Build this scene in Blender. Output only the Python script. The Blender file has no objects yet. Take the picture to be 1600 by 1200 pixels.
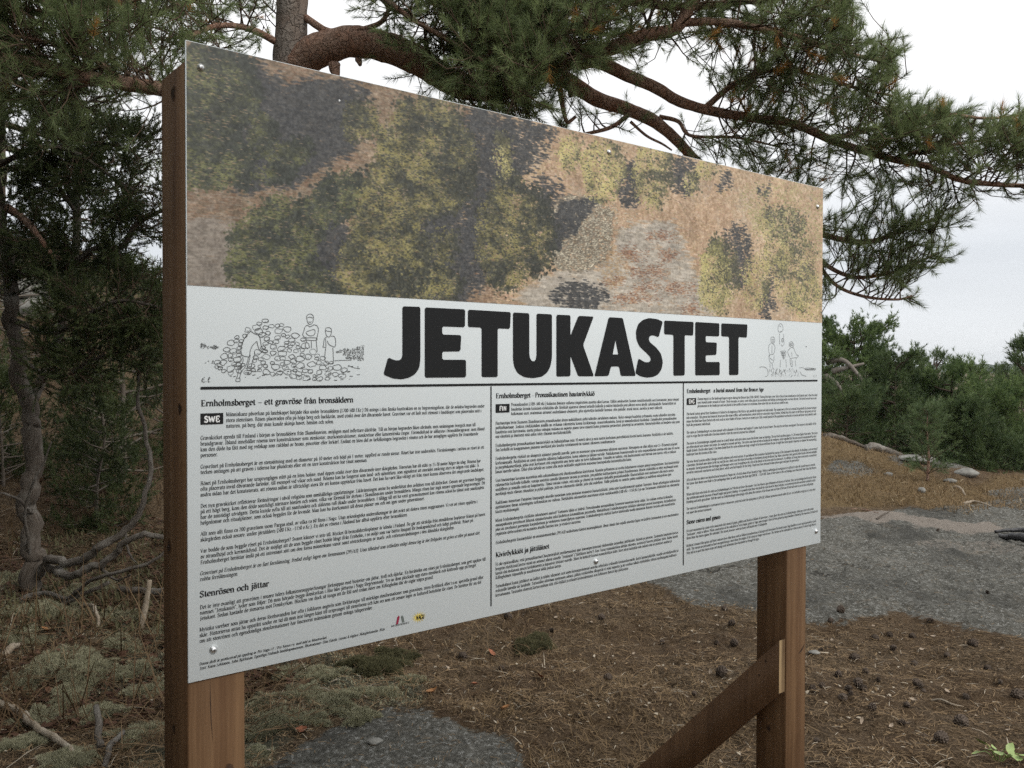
import bpy, math
import numpy as np
from mathutils import Vector, Matrix

# ------------------------------------------------------------------ camera
scene = bpy.context.scene
FPX = 1500.0                      # focal length in pixels of the 1600 px wide photograph
CAM = np.array([0.0, 0.0, 1.5])
PITCH, ROLL = 0.01744, 0.00178
cp, sp = math.cos(PITCH), math.sin(PITCH)
FWD = np.array([0, cp, -sp]); R0 = np.array([1.0, 0, 0]); U0 = np.array([0, sp, cp])
RGT = math.cos(ROLL) * R0 + math.sin(ROLL) * U0
UPV = -math.sin(ROLL) * R0 + math.cos(ROLL) * U0
cam_d = bpy.data.cameras.new('camera')
cam = bpy.data.objects.new('camera', cam_d)
scene.collection.objects.link(cam)
cam_d.sensor_width = 36.0
cam_d.lens = FPX / 1600 * 36.0
cam_d.clip_start = 0.05
cam_d.clip_end = 6000
cam.matrix_world = Matrix(((RGT[0], UPV[0], -FWD[0], CAM[0]), (RGT[1], UPV[1], -FWD[1], CAM[1]),
                           (RGT[2], UPV[2], -FWD[2], CAM[2]), (0, 0, 0, 1)))
scene.camera = cam

# ------------------------------------------------------------------ sky, sun, exposure
SUN_DIR = np.array([0.70, -0.42, 0.62]); SUN_DIR /= np.linalg.norm(SUN_DIR)   # from the scene towards the sun
world = bpy.data.worlds.new('World'); scene.world = world
world.use_nodes = True
wn, wl = world.node_tree.nodes, world.node_tree.links
wn.clear()
def wnode(t, **kw):
    n = wn.new(t)
    for k, v in kw.items(): setattr(n, k, v)
    return n
w_out = wnode('ShaderNodeOutputWorld')
w_sky = wnode('ShaderNodeTexSky', sky_type='NISHITA', sun_disc=False)
w_sky.sun_elevation = math.asin(SUN_DIR[2]); w_sky.sun_rotation = math.atan2(SUN_DIR[0], SUN_DIR[1])
w_bg1 = wnode('ShaderNodeBackground'); w_bg1.inputs['Strength'].default_value = 0.06
w_bg2 = wnode('ShaderNodeBackground'); w_bg2.inputs['Strength'].default_value = 1.0
w_mix = wnode('ShaderNodeMixShader'); w_mix.inputs[0].default_value = 0.92      # thick cloud over most of the blue
w_tc = wnode('ShaderNodeTexCoord')
w_sep = wnode('ShaderNodeSeparateXYZ')
w_map = wnode('ShaderNodeMapping'); w_map.inputs['Scale'].default_value = (1.6, 1.6, 9.0)
w_no = wnode('ShaderNodeTexNoise'); w_no.inputs['Scale'].default_value = 1.5; w_no.inputs['Detail'].default_value = 5; w_no.inputs['Roughness'].default_value = 0.5
w_ramp = wnode('ShaderNodeValToRGB')
cr_ = w_ramp.color_ramp
cr_.elements[0].position = 0.0; cr_.elements[0].color = (0.90, 0.92, 0.935, 1)
cr_.elements[1].position = 1.0; cr_.elements[1].color = (1.16, 1.16, 1.16, 1)
for p, c in ((0.045, (0.80, 0.825, 0.855)), (0.11, (0.74, 0.772, 0.815)), (0.21, (0.95, 0.96, 0.975)), (0.31, (1.13, 1.13, 1.13))):
    e = cr_.elements.new(p); e.color = (*c, 1)
w_nr = wnode('ShaderNodeMapRange'); w_nr.inputs[1].default_value = 0.35; w_nr.inputs[2].default_value = 0.68
w_nr.inputs[3].default_value = 0.91; w_nr.inputs[4].default_value = 1.07
w_mul = wnode('ShaderNodeVectorMath', operation='SCALE')
wl.new(w_tc.outputs['Generated'], w_sep.inputs[0]); wl.new(w_sep.outputs['Z'], w_ramp.inputs[0])
wl.new(w_tc.outputs['Generated'], w_map.inputs[0]); wl.new(w_map.outputs[0], w_no.inputs['Vector'])
wl.new(w_no.outputs['Fac'], w_nr.inputs[0]); wl.new(w_ramp.outputs[0], w_mul.inputs[0]); wl.new(w_nr.outputs[0], w_mul.inputs['Scale'])
wl.new(w_mul.outputs[0], w_bg2.inputs['Color']); wl.new(w_sky.outputs[0], w_bg1.inputs['Color'])
wl.new(w_bg1.outputs[0], w_mix.inputs[1]); wl.new(w_bg2.outputs[0], w_mix.inputs[2]); wl.new(w_mix.outputs[0], w_out.inputs[0])
sun_d = bpy.data.lights.new('sun', 'SUN'); sun_d.energy = 1.25; sun_d.angle = math.radians(25); sun_d.color = (1.0, 0.95, 0.88)
sun = bpy.data.objects.new('sun', sun_d); scene.collection.objects.link(sun)
sun.rotation_euler = Vector(SUN_DIR).to_track_quat('Z', 'Y').to_euler()
scene.view_settings.view_transform = 'Standard'
scene.view_settings.look = 'None'
scene.view_settings.exposure = 0.22
scene.view_settings.gamma = 1.0
scene.view_settings.use_curve_mapping = False
scene.cycles.use_denoising = False          # the grain of a small camera rather than smeared needles and print

# ------------------------------------------------------------------ numbers and noise
rng = np.random.default_rng(7)
def P(px, py, d):                 # the point seen at pixel (px, py) at distance d along the view axis
    return CAM + d * (FWD + (px - 800) / FPX * RGT - (py - 600) / FPX * UPV)
def proj(V):
    q = np.asarray(V) - CAM
    d = q @ FWD
    dd = np.where(d > 0.05, d, 0.05)
    return 800 + FPX * (q @ RGT) / dd, 600 - FPX * (q @ UPV) / dd, d
def _hash(ix, iy, iz, seed):
    h = (ix * 374761393 + iy * 668265263 + iz * 2147483647 + seed * 974634777) & 0xFFFFFFFF
    h = ((h ^ (h >> 13)) * 1274126177) & 0xFFFFFFFF
    h = ((h ^ (h >> 16)) * 2246822519) & 0xFFFFFFFF
    return ((h ^ (h >> 15)) & 0xFFFFFF) / float(0xFFFFFF) * 2 - 1
def vnoise(x, y, z=None, seed=0):
    x = np.asarray(x, float); y = np.asarray(y, float)
    z = np.zeros_like(x) if z is None else np.asarray(z, float)
    ix, iy, iz = np.floor(x).astype(np.int64), np.floor(y).astype(np.int64), np.floor(z).astype(np.int64)
    fx, fy, fz = x - ix, y - iy, z - iz
    ux, uy, uz = (f * f * f * (f * (f * 6 - 15) + 10) for f in (fx, fy, fz))
    out = 0
    zs = (0, 1) if np.any(z) else (0,)
    for dz in zs:
        wz = (uz if dz else 1 - uz) if len(zs) == 2 else 1
        for dy in (0, 1):
            wy = uy if dy else 1 - uy
            for dx in (0, 1):
                wx = ux if dx else 1 - ux
                out = out + wx * wy * wz * _hash(ix + dx, iy + dy, iz + dz, seed)
    return out
def fbm(x, y, z=None, oct=4, seed=0, gain=0.5):
    a, s, t = 1.0, 0, 0
    x = np.asarray(x, float); y = np.asarray(y, float)
    for o in range(oct):
        k = 2.03 ** o
        s = s + a * vnoise(x * k + 17.3 * o, y * k - 9.1 * o, None if z is None else np.asarray(z) * k + 3.7 * o, seed + o)
        t += a; a *= gain
    return s / t
def sstep(a, b, x):
    t = np.clip((np.asarray(x, float) - a) / (b - a), 0, 1)
    return t * t * (3 - 2 * t)
def inpoly(poly, x, y):
    x = np.asarray(x); y = np.asarray(y)
    c = np.zeros(x.shape, bool)
    n = len(poly)
    for i in range(n):
        x1, y1 = poly[i]; x2, y2 = poly[(i + 1) % n]
        if y1 == y2: continue
        c ^= ((y1 > y) != (y2 > y)) & (x < (x2 - x1) * (y - y1) / (y2 - y1) + x1)
    return c
def nrm(v):
    v = np.asarray(v, float)
    return v / np.maximum(np.linalg.norm(v, axis=-1, keepdims=True), 1e-9)

# ------------------------------------------------------------------ objects
COL = scene.collection
def tag(o, label=None, cat=None, group=None, kind=None):
    if label: o['label'] = label
    if cat: o['category'] = cat
    if group: o['group'] = group
    if kind: o['kind'] = kind
    return o
def empty(name, loc):
    o = bpy.data.objects.new(name, None); COL.objects.link(o)
    o.location = [float(c) for c in loc]; o.empty_display_size = 0.1
    return o
def mesh(name, V, faces, smooth=False, attrs=None):
    V = np.ascontiguousarray(V, np.float32)
    me = bpy.data.meshes.new(name)
    faces = [np.asarray(f, np.int32) for f in faces if len(f)]
    me.vertices.add(len(V)); me.vertices.foreach_set('co', V.ravel())
    tot = np.concatenate([np.full(len(f), f.shape[1], np.int32) for f in faces])
    lv = np.concatenate([f.ravel() for f in faces])
    me.loops.add(len(lv)); me.loops.foreach_set('vertex_index', lv)
    me.polygons.add(len(tot))
    me.polygons.foreach_set('loop_start', np.concatenate([[0], np.cumsum(tot)[:-1]]).astype(np.int32))
    me.update(calc_edges=True)
    if smooth: me.polygons.foreach_set('use_smooth', np.ones(len(tot), bool))
    for k, a in (attrs or {}).items():
        at = me.attributes.new(k, 'FLOAT', 'POINT'); at.data.foreach_set('value', np.ascontiguousarray(a, np.float32))
    return me
def world_loc(o):
    l = np.zeros(3)
    while o is not None:
        l = l + np.array(o.location); o = o.parent
    return l
def obj(name, V, faces, mat, parent=None, smooth=False, attrs=None, loc=None):
    V = np.asarray(V, float)
    off = world_loc(parent) if parent is not None else np.zeros(3)
    base = off if loc is None else np.asarray(loc, float)
    o = bpy.data.objects.new(name, mesh(name, V - base, faces, smooth, attrs))
    o.location = [float(c) for c in (base - off)]
    if mat is not None: o.data.materials.append(mat)
    COL.objects.link(o)
    if parent is not None: o.parent = parent
    return o
class MB:                          # collects vertices and faces of several shapes into one mesh
    def __init__(s): s.V = []; s.F = {}; s.n = 0; s.A = {}
    def add(s, V, F, **attrs):
        V = np.asarray(V, float).reshape(-1, 3)
        for f in (F if isinstance(F, (list, tuple)) else [F]):
            f = np.asarray(f, np.int64)
            if len(f): s.F.setdefault(f.shape[1], []).append(f + s.n)
        for k, a in attrs.items(): s.A.setdefault(k, []).append(np.broadcast_to(np.asarray(a, float), (len(V),)))
        s.V.append(V); s.n += len(V)
        return s
    def build(s, name, mat, parent=None, smooth=False, loc=None):
        return obj(name, np.concatenate(s.V), [np.concatenate(v) for v in s.F.values()], mat, parent, smooth,
                   {k: np.concatenate(v) for k, v in s.A.items()}, loc)
def box(o, ax, ay, az):            # corner and three edge vectors
    o, ax, ay, az = (np.asarray(v, float) for v in (o, ax, ay, az))
    V = np.array([o + i * ax + j * ay + k * az for k in (0, 1) for j in (0, 1) for i in (0, 1)])
    F = np.array([(0, 2, 3, 1), (4, 5, 7, 6), (0, 1, 5, 4), (2, 6, 7, 3), (0, 4, 6, 2), (1, 3, 7, 5)])
    if np.dot(np.cross(ax, ay), az) < 0: F = F[:, ::-1]
    return V, F
def bbox(o, ax, ay, az, b=0.004):  # the same with chamfered edges
    o, ax, ay, az = (np.asarray(v, float) for v in (o, ax, ay, az))
    if np.dot(np.cross(ax, ay), az) < 0: o = o + ax; ax = -ax
    L = [np.linalg.norm(v) for v in (ax, ay, az)]
    ux, uy, uz = ax / L[0], ay / L[1], az / L[2]
    V = []; idx = {}
    for i in (0, 1):
        for j in (0, 1):
            for k in (0, 1):
                c = np.array([i * L[0], j * L[1], k * L[2]]); sgn = np.array([1 - 2 * i, 1 - 2 * j, 1 - 2 * k]) * b
                for a in range(3):
                    q = c + sgn; q[a] = c[a]
                    idx[(i, j, k, a)] = len(V); V.append(o + q[0] * ux + q[1] * uy + q[2] * uz)
    F4 = []; F3 = []
    for a in range(3):
        b1, b2 = (a + 1) % 3, (a + 2) % 3
        for s in (0, 1):
            def key(p, q):
                t = [0, 0, 0]; t[a] = s; t[b1] = p; t[b2] = q
                return idx[(*t, a)]
            f = [key(0, 0), key(1, 0), key(1, 1), key(0, 1)]
            F4.append(f if s else f[::-1])
    for a in range(3):             # edges along axis a
        b1, b2 = (a + 1) % 3, (a + 2) % 3
        for p in (0, 1):
            for q in (0, 1):
                def key(r, w):
                    t = [0, 0, 0]; t[a] = r; t[b1] = p; t[b2] = q
                    return idx[(*t, w)]
                f = [key(0, b1), key(1, b1), key(1, b2), key(0, b2)]
                F4.append(f if (p ^ q) else f[::-1])
    for i in (0, 1):
        for j in (0, 1):
            for k in (0, 1):
                f = [idx[(i, j, k, 0)], idx[(i, j, k, 1)], idx[(i, j, k, 2)]]
                F3.append(f if (i + j + k) % 2 else f[::-1])
    return np.array(V), [np.array(F4), np.array(F3)]
def spline(pts, n):                # Catmull-Rom through points (any dimension), n samples
    p = np.asarray(pts, float)
    if len(p) == 2: 
        t = np.linspace(0, 1, n)[:, None]; return p[0] * (1 - t) + p[1] * t
    q = np.vstack([2 * p[0] - p[1], p, 2 * p[-1] - p[-2]])
    t = np.linspace(0, len(p) - 1 - 1e-9, n); i = t.astype(int); f = (t - i)[:, None]
    a, b, c, d = q[i], q[i + 1], q[i + 2], q[i + 3]
    return 0.5 * ((2 * b) + (-a + c) * f + (2 * a - 5 * b + 4 * c - d) * f ** 2 + (-a + 3 * b - 3 * c + d) * f ** 3)
def tube(pts, rad, seg=8, amp=0.0, freq=8.0, seed=0, cap=True, kink=0.0):
    pts = np.array(pts, float); n = len(pts)
    rad = np.broadcast_to(np.asarray(rad, float), (n,))
    if kink:                       # crooked growth
        l_ = np.concatenate([[0], np.cumsum(np.linalg.norm(np.diff(pts, axis=0), axis=1))])
        for a_ in range(3): pts[:, a_] += kink * rad * (fbm(l_ * 9, l_ * 0 + a_ * 7.7 + seed, oct=3, seed=seed + a_, gain=0.7)) * 2
    T = nrm(np.gradient(pts, axis=0))
    up = np.array([0, 0, 1.0]) if abs(T[0][2]) < 0.9 else np.array([1.0, 0, 0])
    N = np.zeros_like(pts); a = nrm(np.cross(T[0], up))
    for i in range(n):
        a = nrm(a - T[i] * np.dot(a, T[i])); N[i] = a
    B = np.cross(T, N)
    th = np.linspace(0, 2 * math.pi, seg, endpoint=False)
    ring = np.cos(th)[None, :, None] * N[:, None] + np.sin(th)[None, :, None] * B[:, None]
    r = np.broadcast_to(rad[:, None], (n, seg)).copy()
    if amp:
        q = pts[:, None] + ring * rad[:, None, None]
        s = fbm(q[..., 0] * freq, q[..., 1] * freq, q[..., 2] * freq + 0.01, 3, seed)
        ridge = 1 - np.abs(vnoise(q[..., 0] * freq * 2.3, q[..., 1] * freq * 2.3, q[..., 2] * freq * 0.9 + 0.01, seed + 5)) * 2
        r = r * (1 + amp * (s * 1.1 + ridge * 0.35))
    V = (pts[:, None] + ring * r[..., None]).reshape(-1, 3)
    run = np.concatenate([[0], np.cumsum(np.linalg.norm(np.diff(pts, axis=0), axis=1))])
    tube.attrs = dict(run=np.repeat(run, seg), rnd=np.tile(np.cos(th), n), rnd2=np.tile(np.sin(th), n))
    i, j = np.meshgrid(np.arange(n - 1), np.arange(seg), indexing='ij')
    F = np.stack([i * seg + j, i * seg + (j + 1) % seg, (i + 1) * seg + (j + 1) % seg, (i + 1) * seg + j], -1).reshape(-1, 4)
    Fs = [F]
    if cap:
        V = np.vstack([V, pts[0], pts[-1]]); m = n * seg; j = np.arange(seg)
        tube.attrs = dict(run=np.append(tube.attrs['run'], [0, run[-1]]), rnd=np.append(tube.attrs['rnd'], [0, 0]), rnd2=np.append(tube.attrs['rnd2'], [0, 0]))
        Fs.append(np.vstack([np.stack([np.full(seg, m), (j + 1) % seg, j], 1),
                             np.stack([np.full(seg, m + 1), (n - 1) * seg + j, (n - 1) * seg + (j + 1) % seg], 1)]))
    return V, Fs
def twigs(S, seg=3):               # many straight tapered sticks: rows p0(3) p1(3) r0 r1
    S = np.asarray(S, float).reshape(-1, 8)
    d = nrm(S[:, 3:6] - S[:, :3])
    a = nrm(np.cross(d, np.where(np.abs(d[:, 2:3]) < 0.9, [[0, 0, 1.0]], [[1.0, 0, 0]]))); b = np.cross(d, a)
    th = np.linspace(0, 2 * math.pi, seg, endpoint=False)
    ring = a[:, None] * np.cos(th)[None, :, None] + b[:, None] * np.sin(th)[None, :, None]
    V = np.concatenate([S[:, None, :3] + ring * S[:, 6, None, None], S[:, None, 3:6] + ring * S[:, 7, None, None]], 1)
    k = np.arange(seg); f = np.stack([k, (k + 1) % seg, seg + (k + 1) % seg, seg + k], 1)
    F = (f[None] + (np.arange(len(S)) * 2 * seg)[:, None, None]).reshape(-1, 4)
    return V.reshape(-1, 3), F
def needles(base, axis, length, per, nl, w, rng, spread=(0.45, 1.0), tint=None, up=0.0, bend=0.0):
    # brush-like shoots: 'per' needles round each axis; returns vertices, triangles and a tint per vertex
    base = np.asarray(base, float); axis = nrm(axis); n = len(base)
    length = np.broadcast_to(np.asarray(length, float), (n,))
    t = rng.random((n, per)); ang = rng.random((n, per)) * 2 * math.pi
    a = nrm(np.cross(axis, np.where(np.abs(axis[:, 2:3]) < 0.9, [[0, 0, 1.0]], [[1.0, 0, 0]]))); b = np.cross(axis, a)
    radial = a[:, None] * np.cos(ang)[..., None] + b[:, None] * np.sin(ang)[..., None]
    open_ = spread[1] + (spread[0] - spread[1]) * t + rng.normal(0, 0.12, (n, per))
    d = axis[:, None] * np.cos(open_)[..., None] + radial * np.sin(open_)[..., None]
    d[..., 2] += up
    d = nrm(d)
    p = base[:, None] + axis[:, None] * (t * length[:, None])[..., None]
    L = nl * (0.75 + 0.5 * rng.random((n, per)))
    side = nrm(np.cross(d, rng.normal(size=(n, per, 3)))) * (w / 2)
    tip = p + d * L[..., None]
    if bend: tip[..., 2] -= bend * L
    V = np.stack([p - side, p + side, tip], 2).reshape(-1, 3)
    F = np.arange(n * per * 3).reshape(-1, 3)
    tn = np.zeros(n) if tint is None else np.asarray(tint, float)
    T = np.repeat((tn[:, None] + rng.normal(0, 0.1, (n, per))).ravel(), 3)
    return V, F, T
# ------------------------------------------------------------------ materials
def material(name):
    m = bpy.data.materials.new(name); m.use_nodes = True
    nt = m.node_tree; nt.nodes.clear()
    return m, nt
class N:
    def __init__(s, nt): s.nt = nt
    def __call__(s, t, ins=None, **kw):
        n = s.nt.nodes.new(t)
        for k, v in kw.items(): setattr(n, k, v)
        for k, v in (ins or {}).items():
            if isinstance(v, bpy.types.NodeSocket): s.nt.links.new(v, n.inputs[k])
            else: n.inputs[k].default_value = v
        return n
    def noise(s, vec, scale, detail=4, rough=0.55, dist=0.0):
        return s('ShaderNodeTexNoise', {'Vector': vec, 'Scale': scale, 'Detail': detail, 'Roughness': rough, 'Distortion': dist}).outputs['Fac']
    def rng(s, v, a, b, c=0.0, d=1.0):
        return s('ShaderNodeMapRange', {0: v, 1: a, 2: b, 3: c, 4: d}).outputs[0]
    def mix(s, f, a, b, mode='MIX'):
        n = s('ShaderNodeMix', data_type='RGBA', blend_type=mode)
        for k, v in ((0, f), (6, a), (7, b)):
            if isinstance(v, bpy.types.NodeSocket): s.nt.links.new(v, n.inputs[k])
            else: n.inputs[k].default_value = (*v, 1) if isinstance(v, tuple) and len(v) == 3 else v
        return n.outputs[2]
    def math(s, op, a, b=0.0):
        return s('ShaderNodeMath', {0: a, 1: b}, operation=op).outputs[0]
    def attr(s, name): return s('ShaderNodeAttribute', attribute_name=name).outputs['Fac']
    def pos(s, kind='Object'): return s('ShaderNodeTexCoord').outputs[kind]
    def mapping(s, vec, scale, rot=(0, 0, 0)):
        return s('ShaderNodeMapping', {'Vector': vec, 'Scale': scale, 'Rotation': rot}).outputs[0]
    def bump(s, h, strength=0.5, dist=0.01, normal=None):
        i = {'Height': h, 'Strength': strength, 'Distance': dist}
        if normal is not None: i['Normal'] = normal
        return s('ShaderNodeBump', i).outputs[0]
    def surf(s, color, rough=0.8, spec=0.3, normal=None, metal=0.0):
        i = {'Base Color': color if isinstance(color, bpy.types.NodeSocket) else (*color, 1), 'Roughness': rough, 'Specular IOR Level': spec, 'Metallic': metal}
        if normal is not None: i['Normal'] = normal
        b = s('ShaderNodeBsdfPrincipled', i)
        return b
    def out(s, sh): s('ShaderNodeOutputMaterial', {'Surface': sh})

def simple(name, color, rough=0.7, spec=0.3, var=0.25, scale=30, bump=0.0, metal=0.0):
    m, nt = material(name); n = N(nt); v = n.pos()
    f = n.noise(v, scale, 4)
    c2 = tuple(c * (1 - var) for c in color); c1 = tuple(min(1, c * (1 + var)) for c in color)
    col = n.mix(n.rng(f, 0.3, 0.7), c2, c1)
    nm = n.bump(f, 0.5, bump) if bump else None
    n.out(n.surf(col, rough, spec, nm, metal).outputs[0])
    return m
def foliage(name, dark, light, dead=(0.20, 0.10, 0.03), trans=0.25, rough=0.55):
    # needles: own colour varies per shoot (tint 0..1); tint above 1.5 is a dead, orange shoot
    m, nt = material(name); n = N(nt)
    t = n.attr('tint')
    c = n.mix(n.rng(t, -0.15, 1.15), dark, light)
    c = n.mix(n.math('GREATER_THAN', t, 1.5), c, dead)
    b = n.surf(c, rough, 0.25)
    tr = n('ShaderNodeBsdfTranslucent', {'Color': c})
    mx = n('ShaderNodeMixShader', {0: trans, 1: b.outputs[0], 2: tr.outputs[0]})
    n.out(mx.outputs[0])
    return m
def bark(name, c1, c2, c3, scale=14.0, depth=0.012):
    m, nt = material(name); n = N(nt); v = n.pos()
    dv = n('ShaderNodeVectorMath', {0: v, 1: n('ShaderNodeVectorMath', {0: n('ShaderNodeTexNoise', {'Vector': v, 'Scale': 9.0, 'Detail': 6}).outputs['Color'], 'Scale': 0.22}, operation='SCALE').outputs[0]}, operation='ADD').outputs[0]
    vo = n('ShaderNodeTexVoronoi', {'Vector': n.mapping(dv, (1, 1, 0.62)), 'Scale': scale * 2.2, 'Randomness': 1.0}, feature='DISTANCE_TO_EDGE').outputs['Distance']
    cell = n('ShaderNodeTexVoronoi', {'Vector': n.mapping(dv, (1, 1, 0.62)), 'Scale': scale * 2.2, 'Randomness': 1.0})
    big = n.noise(v, scale * 0.45, 5, 0.6)
    fine = n.noise(v, scale * 7, 5, 0.65)
    col = n.mix(n.rng(big, 0.38, 0.62), c1, c2)
    col = n.mix(n.math('MULTIPLY', n.rng(cell.outputs['Color'], 0.2, 0.9), 0.45), col, c3)
    col = n.mix(n.math('MULTIPLY', n.rng(vo, 0.05, 0.0), n.rng(big, 0.35, 0.65, 0.0, 0.40)), col, tuple(c * 0.4 for c in c1))
    col = n.mix(n.math('MULTIPLY', n.rng(fine, 0.35, 0.7), 0.5), col, tuple(c * 0.45 for c in c2))
    h = n.math('ADD', n.math('MULTIPLY', n.rng(vo, 0.0, 0.12), 0.7), n.math('MULTIPLY', fine, 0.6))
    n.out(n.surf(col, 0.9, 0.15, n.bump(h, 0.9, depth)).outputs[0])
    return m

M = {}
M['pine_bark'] = bark('pine_bark', (0.34, 0.175, 0.115), (0.38, 0.25, 0.185), (0.44, 0.34, 0.28))
M['trunk_bark'] = bark('trunk_bark', (0.23, 0.17, 0.135), (0.27, 0.24, 0.21), (0.34, 0.305, 0.27), 10)
def stringy(name, c1, c2, c3, depth=0.006):
    # fibrous bark: fine streaks that run up the stem ('run' is the distance along it, 'rnd' the turn round it)
    m, nt = material(name); n = N(nt)
    v = n('ShaderNodeCombineXYZ', {'X': n.attr('run'), 'Y': n.math('MULTIPLY', n.attr('rnd'), 1.0), 'Z': n.attr('rnd2')}).outputs[0]
    w = n.noise(v, 3.0, 3)
    v2 = n('ShaderNodeCombineXYZ', {'X': n.math('MULTIPLY', n.attr('run'), 5.0), 'Y': n.math('ADD', n.math('MULTIPLY', n.attr('rnd'), 3.2), n.math('MULTIPLY', w, 1.6)), 'Z': n.math('MULTIPLY', n.attr('rnd2'), 3.2)}).outputs[0]
    s1 = n.noise(v2, 3.0, 6, 0.7); s2 = n.noise(n.pos(), 6.0, 5, 0.65); s3 = n.noise(n.pos(), 90.0, 4, 0.7)
    col = n.mix(n.rng(s1, 0.36, 0.62), c1, c2)
    col = n.mix(n.math('MULTIPLY', n.rng(s1, 0.42, 0.30), 0.85), col, tuple(c * 0.22 for c in c1))
    col = n.mix(n.math('MULTIPLY', n.rng(s2, 0.5, 0.68), 0.8), col, c3)
    col = n.mix(n.math('MULTIPLY', n.rng(s3, 0.5, 0.75), 0.5), col, tuple(c * 0.4 for c in c1))
    n.out(n.surf(col, 0.92, 0.12, n.bump(n.math('ADD', s1, n.math('MULTIPLY', s3, 0.35)), 1.0, depth)).outputs[0])
    return m
M['juniper_bark'] = stringy('juniper_bark', (0.10, 0.078, 0.06), (0.19, 0.165, 0.14), (0.28, 0.265, 0.235), 0.012)
M['dead_wood'] = stringy('dead_wood', (0.125, 0.105, 0.087), (0.25, 0.225, 0.195), (0.38, 0.36, 0.325), 0.012)
M['far_bark'] = simple('far_bark', (0.09, 0.068, 0.053), 0.9, 0.1, 0.3, 6)
M['twig'] = simple('twig_bark', (0.115, 0.08, 0.058), 0.9, 0.1, 0.3, 20)
M['pine_needles'] = foliage('pine_needles', (0.090, 0.125, 0.055), (0.34, 0.41, 0.19), (0.46, 0.24, 0.07), 0.45)
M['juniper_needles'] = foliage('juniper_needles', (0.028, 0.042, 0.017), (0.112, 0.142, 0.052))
M['wood_pine_needles'] = foliage('bright_pine_needles', (0.050, 0.090, 0.032), (0.225, 0.300, 0.110), (0.3, 0.18, 0.06), 0.35)
M['blue_needles'] = foliage('sapling_needles', (0.072, 0.115, 0.048), (0.185, 0.245, 0.11))
M['dark_wood_needles'] = foliage('dark_pine_needles', (0.036, 0.064, 0.025), (0.155, 0.208, 0.082), (0.3, 0.18, 0.06), 0.3)
M['litter_needle'] = foliage('litter_needles', (0.085, 0.052, 0.026), (0.38, 0.268, 0.150), (0.46, 0.40, 0.31), 0.1, 0.8)
M['red_litter'] = foliage('red_leaf_litter', (0.055, 0.027, 0.017), (0.19, 0.105, 0.065), (0.4, 0.3, 0.2), 0.1, 0.8)
M['dry_grass'] = foliage('dry_grass', (0.12, 0.082, 0.042), (0.31, 0.215, 0.115), (0.42, 0.34, 0.22), 0.2, 0.8)
M['lichen'] = foliage('reindeer_lichen', (0.19, 0.185, 0.115), (0.47, 0.455, 0.315), (0.38, 0.34, 0.24), 0.1, 0.95)
M['moss'] = foliage('moss', (0.072, 0.070, 0.036), (0.165, 0.155, 0.082), (0.2, 0.16, 0.08), 0.15, 0.9)
M['cone'] = simple('pine_cone_scales', (0.125, 0.098, 0.078), 0.85, 0.15, 0.45, 120)
M['leaf_dry'] = simple('dry_leaf', (0.40, 0.20, 0.085), 0.7, 0.2, 0.25, 60)
M['leaf_red'] = simple('red_dry_leaf', (0.28, 0.11, 0.06), 0.7, 0.2, 0.25, 60)
M['chip'] = simple('bark_chip', (0.36, 0.29, 0.22), 0.8, 0.2, 0.3, 80)
M['leaf_green'] = simple('young_leaf', (0.30, 0.40, 0.14), 0.5, 0.4, 0.2, 40)
M['stick'] = stringy('bare_stick', (0.24, 0.19, 0.135), (0.40, 0.34, 0.265), (0.50, 0.45, 0.37), 0.004)
M['charred'] = simple('charred_wood', (0.018, 0.018, 0.02), 0.45, 0.5, 0.4, 40, 0.01)
M['stone'] = simple('pale_granite', (0.23, 0.225, 0.205), 0.85, 0.2, 0.35, 14, 0.02)
M['ink'] = simple('printing_ink', (0.012, 0.013, 0.014), 0.55, 0.18, 0.05, 5)
M['ink_grey'] = simple('drawing_ink', (0.10, 0.105, 0.105), 0.5, 0.3, 0.05, 5)
M['ink_white'] = simple('white_print', (0.78, 0.80, 0.80), 0.45, 0.3, 0.02, 5)
M['ink_red'] = simple('red_print', (0.25, 0.02, 0.05), 0.45, 0.3, 0.05, 5)
M['ink_slate'] = simple('slate_print', (0.13, 0.15, 0.14), 0.45, 0.3, 0.05, 5)
M['ink_yellow'] = simple('yellow_print', (0.66, 0.53, 0.14), 0.45, 0.3, 0.05, 5)
M['screw'] = simple('screw_steel', (0.75, 0.76, 0.76), 0.28, 0.5, 0.1, 80, 0.0, 0.85)
M['screw_dark'] = simple('screw_recess', (0.05, 0.05, 0.055), 0.5, 0.4, 0.1, 80)

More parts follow.
